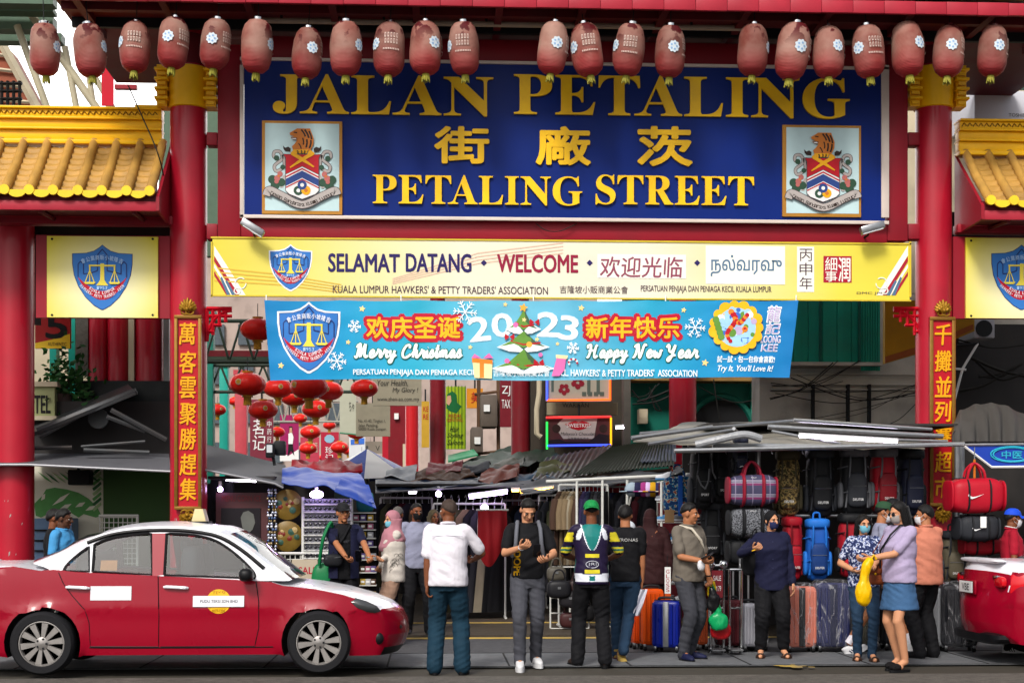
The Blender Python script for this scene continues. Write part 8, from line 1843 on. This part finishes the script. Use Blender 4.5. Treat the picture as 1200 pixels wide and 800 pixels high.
def suitcase(lab,a,b,c,d,Y,m,rz=0,wrap=False,band=None,depth=.26,ribs=5,handle=0):
 p0,p1,w,h=pxbox(a,b,c,d,Y);h=p1 .z-.01;t=thing('suitcase',lab,'suitcase',((p0 .x+p1 .x)/2,Y+depth/2,.022),rz,'suitcases lined up along the stall front')
 D=depth/2;z0=.06;hh=(h-z0)
 mb=MB();mb.ball((0,0,z0+hh/2),(w/2,D,hh/2),m,32,20,.22,.22);sh_=mb.build('shell',t,angle=60)
 for k in range(ribs):
  if band and k==ribs//2:continue
  x=-w*.4+w*.8*k/max(1,ribs-1);mb=MB();mb.tube([(x,-D-.002,z0+hh*.08),(x,-D-.006,z0+hh*.15),(x,-D-.006,z0+hh*.85),(x,-D-.002,z0+hh*.92)],w*.28/ribs,m,8);mb.build('rib',sh_)
 if band:mb=MB();mb.box((0,-D-.008,z0+hh/2),(w*.2,.012,hh*.96),band,bev=.003);mb.build('centre_band',sh_)
 mb=MB();q=w/2+.002;mb.tube([(q,.0,z0+hh*.06),(q,.0,z0+hh*.94)],.008,DARK,6);mb.tube([(-q,.0,z0+hh*.06),(-q,.0,z0+hh*.94)],.008,DARK,6);mb.tube([(-w*.45,0,z0+hh+.002),(w*.45,0,z0+hh+.002)],.008,DARK,6);mb.build('zip',sh_)
 mb=MB();mb.tube(smooth_path([(-.09,-.02,h),(-.07,-.02,h+.03),(.07,-.02,h+.03),(.09,-.02,h)],4),.014,DARK,8);mb.build('carry_handle',t)
 for sx in(-1,1):
  for sy in(-1,1):
   mb=MB();mb.lathe([(0,-.018),(.028,-.016),(.032,0),(.028,.016),(0,.018)],BLACK,14,(sx*w*.38,sy*D*.7,.032),axis='x');mb.box((sx*w*.38,sy*D*.7,.06),(.03,.05,.035),STEEL,bev=.006);mb.build('wheel',t)
 if handle:
  mb=MB();mb.tube([(-w*.28,D*.7,h-.02),(-w*.28,D*.7,h+handle),(w*.28,D*.7,h+handle),(w*.28,D*.7,h-.02)],.013,STEEL,8);mb.build('pull_handle',t)
 if wrap:
  mb=MB();mb.ball((0,0,z0+hh/2+.01),(w/2+.025,D+.03,hh/2+.03),WRAP,40,30,.3,.3);mb.v=[(x+.018*noise.noise((x*6,y*6,z*9)),y+.02*noise.noise((x*9,5,z*8)),z+.018*noise.noise((x*9,y*9,3)))for x,y,z in mb.v];mb.build('plastic_wrap',t,angle=80)
 return t
def plast(n,c=None,r_=.4):return M('case '+n,c,r_,var=.12,scale=8,bump=.05,bscale=60)
suitcase('tall bright orange hard suitcase behind the walking man',752,691,778,754,-2.6,plast('orange','#c8480a',.35),.1,handle=.0)
suitcase('narrow orange suitcase edge behind the paper held by the walking man',741,703,755,752,-2.4,plast('red orange','#b83c0a',.35),.1)
suitcase('ribbed royal blue suitcase between orange case and polo man',767,705,800,760,-2.9,plast('royal blue','#0c1c78',.3),-.25,band=STEEL,handle=0)
suitcase('silver suitcase with tall pull handle behind the polo man bags',869,708,888,770,-2.85,plast('silver','#8a8a92',.3),.2,handle=.5)
suitcase('flag printed suitcase with a grey side behind the plastic bags',842,704,872,768,-2.75,plast('dark maroon','#3c1218',.4),.15,handle=.34)
suitcase('orange brown suitcase sliver behind the polo man legs',816,708,830,766,-2.6,plast('rust','#8a3a1c',.4),0)
suitcase('pale grey hard suitcase beside the navy blouse woman',878,720,900,770,-2.7,plast('pale grey','#9a9ca2',.4),.1)
suitcase('salmon pink suitcase with dark centre band in clear wrap',921,688,958,770,-2.95,plast('salmon','#b86a58',.4),.03,True,DARK)
suitcase('navy blue suitcase in clear wrap beside the salmon one',957,684,998,772,-2.95,plast('navy','#1e2248',.45),-.03,True,plast('dark navy','#101430',.4))
suitcase('dark olive suitcase in clear wrap behind the floral top woman',998,688,1030,770,-2.85,plast('olive','#3e3c30',.45),0,True)
suitcase('white panelled suitcase behind the peach shirt man',1072,690,1110,770,-2.9,plast('white','#b4b6ba',.4),.1,False,None)
suitcase('black suitcase in clear wrap beside the red car boot',1106,686,1148,772,-3.0,plast('black','#17181e',.4),-.08,True)
suitcase('dark suitcase between the walking couple and the white case',1036,692,1070,768,-2.7,plast('graphite','#202127',.45),0)
mb=MB()
# luggage trolleys with tall frames
for lab,a,c,yt in(('chrome luggage trolley frame with a square top behind the plastic bags',855,869,667),('chrome luggage trolley with two round knobs',833,848,662)):
 t=thing('luggage_trolley',lab,'trolley',(P((a+c)/2,770,-2.95).x,-2.95,.02));mb=MB()
 for x in(a,c):mb.tube([P(x,765,-2.95),P(x,yt,-2.95)],.016,CHROME,8)
 mb.tube([P(a,yt,-2.95),P(c,yt,-2.95)],.016,CHROME,8);mb.tube([P(a,712,-2.95),P(c,712,-2.95)],.012,CHROME,8);mb.bw('frame',t)
 mb=MB();q0,q1=P(a,766,-3.1),P(c,766,-3.1);mb.box(((q0 .x+q1 .x)/2,-3.08,.08),(q1 .x-q0 .x,.26,.015),STEEL);mb.bw('base_plate',t)
 if 'knobs' in lab:
  mb=MB()
  for x in(a,c):mb.ball(P(x,yt-1,-2.95),.05,CHROME,14,10)
  mb.bw('knobs',t);mb=MB();q0=P(a,690,-2.97);q1=P(c,668,-2.97);box_px(mb,a+1,668,c-1,700,-2.975,-2.965,M('maroon label card','#6a1822',.5,var=.15));text_px(mb,'SALE',a+3,674,c-3,680,-2.98,SW_);text_px(mb,'RM 79',a+3,686,c-3,692,-2.98,SW_);mb.bw('label_card',t)
 for x in(a,c):
  mb=MB();mb.lathe([(0,-.02),(.045,-.018),(.05,0),(.045,.018),(0,.02)],BLACK,16,(P(x,770,-2.95).x,-2.92,.07),axis='x');mb.bw('wheel',t)
w=thing('hanging_label','tall white card with red letters beside the orange suitcase','card',P(785,712,-2.7));mb=MB();box_px(mb,779,664,786,695,-2.7,-2.69,WHITE);box_px(mb,779,695.2,786,706,-2.7,-2.69,M('label orange','#b84a14',.5,var=.1));mb.bw('card',w);mb=MB()
for k,ch in enumerate('GLOSS'):text_px(mb,ch,780.5,667+5.4*k,784.5,671.4+5.4*k,-2.703,M('seal red'))
mb.bw('lettering',w);mb=MB();mb.tube([P(782,664,-2.69),P(782,650,-2.69)],.004,DARK,4);mb.bw('string',w)
# shoe rack
t=thing('shoe_rack','white wire shoe rack between the clothes rails and the black backpacks','rack',P(802,720,-.6));mb=MB()
for x in(775,832):mb.tube([P(x,724,-.6),P(x,564,-.6)],.016,WIRE,6);mb.tube([P(x,724,-.2),P(x,564,-.2)],.016,WIRE,6)
mb.bw('posts',t);mb=MB()
for k in range(7):
 y_=564+24*k
 for dy in(-.6,-.45,-.3,-.2):mb.tube([P(775,y_,-.6)+Vector((0,dy+.6,.0)),P(832,y_,-.6)+Vector((0,dy+.6,0))],.008,WIRE,4)
mb.bw('shelves',t)
bx(t,'red_backing',772,566,836,724,.0,.03,M('crimson backing cloth','#4a0a14',.8,var=.2))
rs=random.Random(21);SHC=[M('shoe '+k,v,.55,var=.2)for k,v in dict(white='#b0b2b8',blue='#3a6a94',black='#141418',grey='#5c5e64',navy='#1c2444').items()]
s0=None;n_=0
for k in range(7):
 for j in range(4):
  x,y_=782+14*j,563+24*k
  if k==6 and j>2:continue
  cols=SHC[[0,1,2,3,4][(k*3+j*2+j//2)%5]]
  q=P(x,y_,-.55);s_=thing('display_shoe','sneaker on the wire rack, shelf %s, %s'%(('top','second','third','fourth','fifth','sixth','bottom')[k],('first','second','third','last')[j]+' from the clothes rails'),'shoe',q+Vector((0,0,.012)),rs.uniform(-.5,.5)-1.2,'sneakers on the wire shoe rack')
  mb=MB();m2=MB();m2 .ms=[None];loft(m2,[(.02,0,-.03,.042,.125),(.05,0,-.03,.043,.12),(.075,0,.02,.038,.075),(.10,0,.05,.034,.045)],16);mb.add(m2 .v,m2 .f,cols);mb.build('upper',s_,angle=70);mb=MB();m2=MB();loft(m2,[(.0,0,-.03,.044,.128),(.022,0,-.03,.046,.13)],16);mb.add(m2 .v,m2 .f,SHC[0]if cols is not SHC[0]else SHC[1]);mb.build('sole',s_)
# caps above, patterned bag
for i,(px,col)in enumerate(((741,'#8a98a4'),(747,'#1a1a3a'),(755,'#8a2a6a'),(759,'#c0a8d0'),(765,'#b88a10'),(772,'#22204a'),(782,'#b0aaa0'))):
 t=thing('baseball_hat',('pale blue','dark navy','magenta','lilac','mustard','indigo','off white')[i]+' cap in the short row hung above the shoe rack','cap',P(px,582,.4),R(-60),'caps hung above the shoe rack');m=M('cap '+col,col,.8,var=.1);mb=MB();mb.ball((0,0,.10),(.09,.11,.10),m,16,10);mb.build('crown',t);mb=MB();mb.ball((0,-.13,.07),(.07,.08,.012),m,14,6);mb.build('brim',t)
t=thing('patterned_bag','blue patterned cloth bag hung between shoe rack and black backpacks','bag',P(800,604,-1.1));FL2=print_mat('blue folk print',[(0,'#12305e'),(.5,'#2a7090'),(.57,'#a8a890'),(.62,'#8a3a2a')],26);mb=MB();p0,p1,w_,h_=pxbox(777,558,813,602,-1.1);mb.ball(((p0 .x+p1 .x)/2,-1.1,(p0 .z+p1 .z)/2),(w_/2,.10,h_/2),FL2,22,14,.4,.4);mb.bw('bag',t,angle=70);bx(t,'blue_edge',795,557,800,604,-1.23,-1.2,M('royal blue cloth','#144a9a',.7,var=.1));mb=MB();mb.tube(smooth_path([P(785,560,-1.1),P(790,546,-1.1),P(798,546,-1.1),P(803,560,-1.1)],4),.012,FL2,5);mb.bw('handle',t);bx(t,'price_card',779,597,790,612,-1.25,-1.24,M('tan card','#8a6c4a',.7,var=.1))
# garments on rails
def garment(kind,m,w=.42,h=.68,seed=0):
 """a shirt or dress seen on its hanger, hanging in the local xz plane"""
 t=empty('garment');mb=MB();rg=random.Random(seed)
 n=20;prof=[(0,.06),(.05,.16),(.10,.22),(.26,.21),(.5,.20),(1,.22 if kind!='dress' else.30)]
 def wid(v):
  for(a,x0),(b,x1)in zip(prof,prof[1:]):
   if a<=v<=b:return x0+(x1-x0)*(v-a)/(b-a)
  return.22
 def fn(side):
  return lambda u,v:((2*u-1)*wid(v)*w/.42,side*(.035+.018*math.sin(u*19+seed)*v)*(1-(2*u-1)**4),-v*h)
 mb.sheet(lambda u,v:fn(-1)(u,1-v),14,12,m);mb.sheet(lambda u,v:fn(1)(u,v),14,12,m);b_=mb.build('cloth',t,angle=80)
 if kind=='shirt':
  for s_ in(-1,1):mb=MB();mb.tube([(s_*.17,0,-.10),(s_*.25,0,-.22),(s_*.27,-.01,-.36)],[.06,.055,.05],m,8);mb.build('sleeve',t,angle=80)
 mb=MB();mb.tube([(-.18,0,-.06),(0,0,.0),(.18,0,-.06)],.006,WIRE,5);mb.tube([(0,0,0),(0,0,.05),(.02,0,.075),(.0,0,.095),(-.02,0,.08)],.004,STEEL,5);mb.build('hanger',t)
 return t
def rail(lab,a,c,y,Y,post=True):
 t=thing('clothes_rail',lab,'rail',(P((a+c)/2,y,Y).x,Y,.05));mb=MB();mb.tube([P(a,y,Y),P(c,y,Y)],.016,WIRE,8);mb.bw('bar',t)
 if post:
  for x in(a,c):mb=MB();q=P(x,y,Y);mb.tube([q,(q.x,q.y,.05)],.016,WIRE,8);mb.tube([(q.x,q.y-.2,.06),(q.x,q.y+.2,.06)],.02,WIRE,6);mb.bw('post',t)
 return P(a,y,Y),P(c,y,Y)
GCOL={'black':'#121216','khaki':'#6a5a44','brown':'#3c2a20','charcoal':'#2a2a30','cream':'#8c8270','purple':'#2c2444','olive':'#3c3c28','wine':'#3e1018','navy':'#181c34','dusty blue':'#3c4a5c'}
ORD=('first','second','third','fourth','fifth','sixth','seventh','eighth','ninth','tenth','eleventh','twelfth','thirteenth','fourteenth')
protos={}
def fill_rail(lab,where,a,c,y,Y,cols,h,rz,kind='shirt',group=None,post=True):
 A,B=rail(lab,a,c,y,Y,post)
 for i,cn_ in enumerate(cols):
  m=M('garment '+cn_,GCOL[cn_],.85,var=.25,scale=9,bump=.2,bscale=120);key=(cn_,kind)
  if key not in protos:o=protos[key]=garment(kind,m,seed=len(protos))
  else:o=copy_tree(protos[key])
  o.location=A.lerp(B,(i+.5)/len(cols))-Vector((0,0,.085));o.rotation_euler=(0,0,rz+random.uniform(-.2,.2));o.scale=(1,1,h/.68)
  tag(o,'%s %s %s, %s along %s'%(cn_,kind,'on hanger',ORD[i],where),'garment',group or 'garments on '+where)
fill_rail('white clothes rail packed with khaki and dark shirts behind the racing jersey man','the rail by the jersey man',655,712,568,.9,['brown','khaki','khaki','cream','khaki','brown','purple','navy','black','charcoal','black','black'],1.0,1.15)
fill_rail('low clothes rail with black garments under the strip lamp','the strip lamp rail',632,668,580,2.0,['black','charcoal','olive','black','cream','black'],1.3,1.2)
fill_rail('white clothes rail with dark dresses behind the white shirt man','the rail behind the white shirt man',508,592,590,2.6,['black','cream','black','olive','khaki','black','charcoal','cream','black','black'],1.5,.9,'dress')
fill_rail('back clothes rail under the navy tarpaulin by the pink headscarf','the back rail by the pink headscarf',446,506,583,4.0,['black','olive','black','wine','charcoal','khaki','black','black'],1.3,.9,'dress')
fill_rail('dim back rail of dresses beside the hanging red cloth','the dim rail beside the red cloth',590,640,586,5.0,['black','brown','black','dusty blue','black','olive','black'],1.6,.7,'dress')
fill_rail('dim clothes rail behind the black lettered tee','the dim rail behind the lettered tee',706,770,570,2.2,['black','navy','black','charcoal','black','wine','black','black'],1.2,.9)
t=thing('hanging_cloth','large dark red cloth hanging below the round bulb behind the phone man','cloth',P(574,662,1.7));mb=MB()
def rc(u,v):x=560+34*u;yb=638+24*math.sin(math.pi*min(1,u*1.1+.1))+4*u;p=P(x,598+(yb-598)*v,1.7);return(p.x,p.y-.10*math.sin(math.pi*v)*math.sin(math.pi*u)+.02*math.sin(u*15),p.z)
mb.sheet(rc,20,16,M('deep red cloth','#7a0a14',.75,var=.15),.01);mb.bw('cloth',t,angle=80);mb=MB();mb.tube([P(558,597,1.7),P(596,597,1.7)],.014,WIRE,6);mb.bw('rod',t)
t=thing('stall_backcloth','red cloth stretched behind the clothes rails and shoe rack','cloth',P(740,640,3.2));mb=MB();mb.sheet(lambda u,v:P(676+130*u,566+120*(1-v),3.2)+Vector((0,.05*math.sin(u*22),0)),40,6,M('bright red cloth','#8c0e1a',.75,var=.2),.01);mb.bw('cloth',t,angle=80)
t=thing('pipe_stall','white pipe frame of the middle clothes stall','frame',(P(730,600,.6).x,.6,.05));mb=MB()
for x in(706,735,676):q=P(x,562,.6);mb.tube([q,(q.x,q.y,.05)],.018,WIRE,8)
mb.tube([P(640,564,.6),P(840,554,.6)],.022,WIRE,8);mb.tube([P(735,600,.6),P(742,572,.6)],.014,WIRE,6);mb.bw('frame',t)
# heaped handbags on the ground by the phone man
for i,(px,py,w_,col,lab)in enumerate(((655,690,.16,'#16161a','black handbag on the low rack beside the phone man'),(668,702,.15,'#1c1a1e','black handbag below the first on the low rack'),(678,688,.15,'#2a1a1a','dark brown handbag next to the jersey man'),(668,726,.14,'#3a1c1c','dark maroon handbag lowest on the rack'),(652,672,.13,'#4a463e','olive grey handbag topmost on the low rack'),(684,718,.15,'#121214','black handbag half behind the jersey man'))):
 t=thing('handbag',lab,'bag',P(px,py+8,.2+.05*i),0,'handbags on the low rack');m=M('bag leather '+col,col,.5,var=.2);q=P(px,py,.2+.05*i);mb=MB();mb.ball(q,(w_,.08,w_*.75),m,18,12,.6,.6);mb.bw('bag',t);mb=MB();mb.tube(smooth_path([q+Vector((-w_*.6,0,w_*.6)),q+Vector((-w_*.3,0,w_*1.5)),q+Vector((w_*.3,0,w_*1.5)),q+Vector((w_*.6,0,w_*.6))],4),.011,m,6);mb.bw('handle',t);mb=MB();mb.box(q+Vector((0,-.082,.02)),(.04,.01,.03),STEEL);mb.bw('clasp',t)
t=thing('bag_rack','low wire rack carrying handbags beside the phone man','rack',(P(668,740,.5).x,.5,.05));mb=MB()
for x in(645,690):q=P(x,664,.5);mb.tube([q,(q.x,q.y,.05)],.012,WIRE,6)
for y_ in(664,682,700,718,736):mb.tube([P(645,y_,.5),P(690,y_,.5)],.01,WIRE,6)
mb.bw('frame',t)
# left stalls: sunglasses, posters, round painted plates, sale boards
t=thing('framed_poster','framed dark poster of a frosted drink on the stall behind the taxi','poster',P(284,648,.3));bx(t,'frame',253,577,314,645,.3,.34,M('dull pink frame','#4a2a2c',.5,var=.15));bx(t,'picture',259,595,305,640,.28,.298,M('dark poster print','#151016',.4,var=.3));mb=MB()
q=lambda pts,d:[(P(a,b,.28-d).x,P(a,b,.28-d).z)for a,b in pts]
mb.flat(q([(282,606),(285,600),(291,598),(297,602),(299,612),(296,620),(292,624),(293,634),(288,634),(289,624),(284,618)],.01),.27,M('frosted glass print','#5a5c58',.4,var=.3));mb.flat(q([(267,630),(280,627),(280,632),(268,634)],.01),.27,M('yellow print','#7a6418',.5,var=.2));text_px(mb,'MENU CORN ICE',260,580,306,587,.292,M('dull red print','#6a1c20',.5,var=.1));mb.bw('printing',t)
for cy,lab in((591,'upper round painted plate hung beside the sunglasses rack'),(628,'lower round painted plate with flowers beside the sunglasses rack')):
 t=thing('painted_plate',lab,'plate',P(337,cy+18,.2));c_=P(337,cy,.2);mb=MB();mb.lathe([(0,.02),(.19,.0),(.2,-.015),(.17,-.03),(.1,-.045),(0,-.05)],M('ochre plate glaze','#6a5420',.4,var=.5,scale=9),32,c_,axis='y');mb.bw('plate',t);mb=MB()
 rp=random.Random(cy)
 for k in range(9):a=rp.random()*6.3;r_=.13*rp.random()**.5;mb.lathe([(rp.uniform(.02,.045),-.048),(0,-.058)],M('plate paint '+'abc'[k%3],('#6a2418','#a08a5a','#2c4a3c')[k%3],.5,var=.2),10,c_+Vector((r_*math.cos(a),0,r_*math.sin(a))),axis='y')
 mb.bw('painted_flowers',t)
t=thing('sunglasses_rack','tall white rack with rows of sunglasses behind the black cap man','rack',(P(384,700,.1).x,.1,.05));bx(t,'panel',356,584,412,700,.1,.16,M('white rack panel','#8a8c94',.5,var=.1))
mb=MB()
for k in range(12):box_px(mb,356,590+9*k,412,591.5+9*k,.02,.1,WIRE)
for x in(355,412):mb.tube([P(x,582,.05),P(x,710,.05)],.02,WIRE,6)
mb.bw('rungs',t)
def sunglasses():
 t=empty('sunglasses');
 for s_ in(-1,1):mb=MB();mb.ball((s_*.036,0,0),(.031,.008,.023),M('sunglass lens','#16141c',.08,coat=1,var=.4),12,8,.8,.8);mb.build('lens',t)
 mb=MB();mb.tube([(-.07,.0,.014),(0,-.004,.012),(.07,0,.014)],.004,DARK,5);mb.build('bridge',t)
 for s_ in(-1,1):mb=MB();mb.tube([(s_*.07,0,.014),(s_*.068,.08,.012)],.003,DARK,4);mb.build('temple',t)
 return t
g0=None
for k in range(9):
 for j in range(5):
  if g0 is None:o=g0=sunglasses()
  else:o=copy_tree(g0)
  o.location=P(361.5+11*j,587+9*k,.0);o.rotation_euler=(0,0,random.uniform(-.2,.2));o.scale=(.75,)*3
  tag(o,'dark sunglasses among the rows on the tall white rack','sunglasses','sunglasses on the tall white rack')
t=thing('bead_curtain','strings of glittering keyrings hung beside the painted plates','keyrings',P(317,648,.15));rk=random.Random(5)
for x in(315,319,323):
 mb=MB();mb.tube([P(x,572,.15),P(x,646,.15)],.004,STEEL,4)
 for k in range(22):mb.ball(P(x+rk.uniform(-1.2,1.2),574+3.3*k,.12),rk.uniform(.012,.022),M('bead '+'abcd'[k%4],('#9aa0b0','#c8c8cc','#4a5a7a','#8a7a5a')[k%4],.2,metal=.6,var=.2),8,5)
 mb.bw('string',t)
for a,c,tx,lab,Y in((300,327,'SOUP','white board with red letters SOUP behind the taxi windscreen',.0),(342,372,'SALE','cream board with red letters SALE beside the green shopping bag',-.1)):
 t=thing('sale_board',lab,'sign',P((a+c)/2,676,Y));bx(t,'board',a,655,c,682,Y,Y+.03,M('cream board','#a89c88',.5,var=.1));mb=MB();text_px(mb,tx,a+(8 if tx=='SALE' else 3),664,c-1,672,Y-.004,M('seal red'),bold=.04);q=P(a+5,668,Y-.004)
 if tx=='SALE':mb.flat([(q.x-.03,q.z),(q.x,q.z-.04),(q.x+.03,q.z),(q.x,q.z+.02)],Y-.004,M('seal red'))
 mb.bw('lettering',t);mb=MB();mb.tube([P(a+3,682,Y+.02),P(a+3,700,Y+.02)],.01,WIRE,5);mb.tube([P(c-3,682,Y+.02),P(c-3,700,Y+.02)],.01,WIRE,5);mb.bw('legs',t)
t=thing('wire_display','white wire counter grid below the sale boards behind the taxi','rack',(P(345,700,.05).x,.05,.05));mb=MB()
for k in range(18):q=P(286+6*k,649,.05);mb.tube([q,(q.x,q.y,.3)],.006,WIRE,4)
for k in range(10):mb.tube([P(286,649+6*k,.05),P(390,649+6*k,.05)],.006,WIRE,4)
mb.tube([P(284,648,.04),P(394,648,.04)],.02,WIRE,6);mb.bw('grid',t)
for i,(x,y0,y1)in enumerate(((247,566,640),(252,560,600),(268,556,590))):
 t=thing('hanging_stock',('tall','slim','short')[i]+' black garment bag hanging in the dark stall beside the column','bag',P(x,y1,.6));p0,p1,w_,h_=pxbox(x-6,y0,x+6,y1,.6);mb=MB();mb.ball(((p0 .x+p1 .x)/2,.6,(p0 .z+p1 .z)/2),(w_/2,.08,h_/2),BLK,14,12,.5,.5);mb.bw('bag',t);mb=MB();mb.tube([P(x,y0,.6),P(x,y0-8,.6)],.006,STEEL,5);mb.bw('hook',t)
for i,(a,b,c,d,col,lab)in enumerate(((413,600,440,640,'#7a6a4c','shelf stack of boxed souvenirs beside the black cap man'),(421,640,441,700,'#4c4a50','lower shelf of boxes behind the black cap man'))):
 t=thing('souvenir_shelf',lab,'shelf',P((a+c)/2,d,.5));bx(t,'back',a,b,c,d,.5,.55,DARKW);mb=MB()
 for k in range(4):yy=b+(d-b)*k/4;box_px(mb,a,yy,c,yy+1.2,.25,.5,WIRE)
 mb.bw('shelf_boards',t)
 rb=random.Random(i)
 for k in range(4):
  for j in range(3):yy=b+(d-b)*(k+1)/4;xx=a+1+(c-a-2)*j/3;q=thing('souvenir_box','small %s box on the %s %s shelf board, %s across'%(('pink','violet','yellow','white','brown')[(k*3+j+i)%5],ORD[k],'upper' if i==0 else 'lower',ORD[j]),'box',P(xx,yy-.6,.35),0,'boxes on the souvenir shelves');bx(q,'carton',xx,yy-7,xx+6.5,yy-.4,.28,.4,M('carton '+str((k*3+j+i)%5),('#9a5a70','#5a4a80','#a08424','#a0a0a4','#4a3424')[(k*3+j+i)%5],.5,var=.2),.004);bx(q,'label',xx+1,yy-5,xx+5,yy-2.5,.275,.279,WHITE)
for k,(x,y_,lab)in enumerate(((402,585,'green plaid bag above the black cap man'),(428,588,'teal folded cloth hung by the blue tarpaulin'))):
 t=thing('hanging_bag',lab,'bag',P(x,y_+12,.9));mb=MB();mb.ball(P(x,y_,.9),(.12,.06,.14),M('hanging cloth %d'%k,('#3a4a3a','#1a5a60')[k],.8,var=.3),16,10,.5,.5);mb.bw('cloth',t);mb=MB();mb.tube([P(x,y_-12,.9),P(x,y_-20,.9)],.006,STEEL,5);mb.bw('hook',t)
t=thing('overhead_wire','thin black wire sagging across the golden roof beside the taxi column','cable',P(178,170,-.5));mb=MB();mb.tube(smooth_path([P(150,100,.1),P(168,140,-.3),P(182,172,-.7),P(190,198,-.6),P(192,215,-.3)],6),.009,CABLE,5);mb.bw('wire',t)
t=thing('gate_cable','loose thin cable looping below the blue sign board','cable',P(650,268,-.2));mb=MB();mb.tube(smooth_path([P(628,262,-.2),P(640,270,-.22),P(655,271,-.22),P(668,266,-.22),P(676,262,-.2)],5),.006,CABLE,5);mb.bw('wire',t)
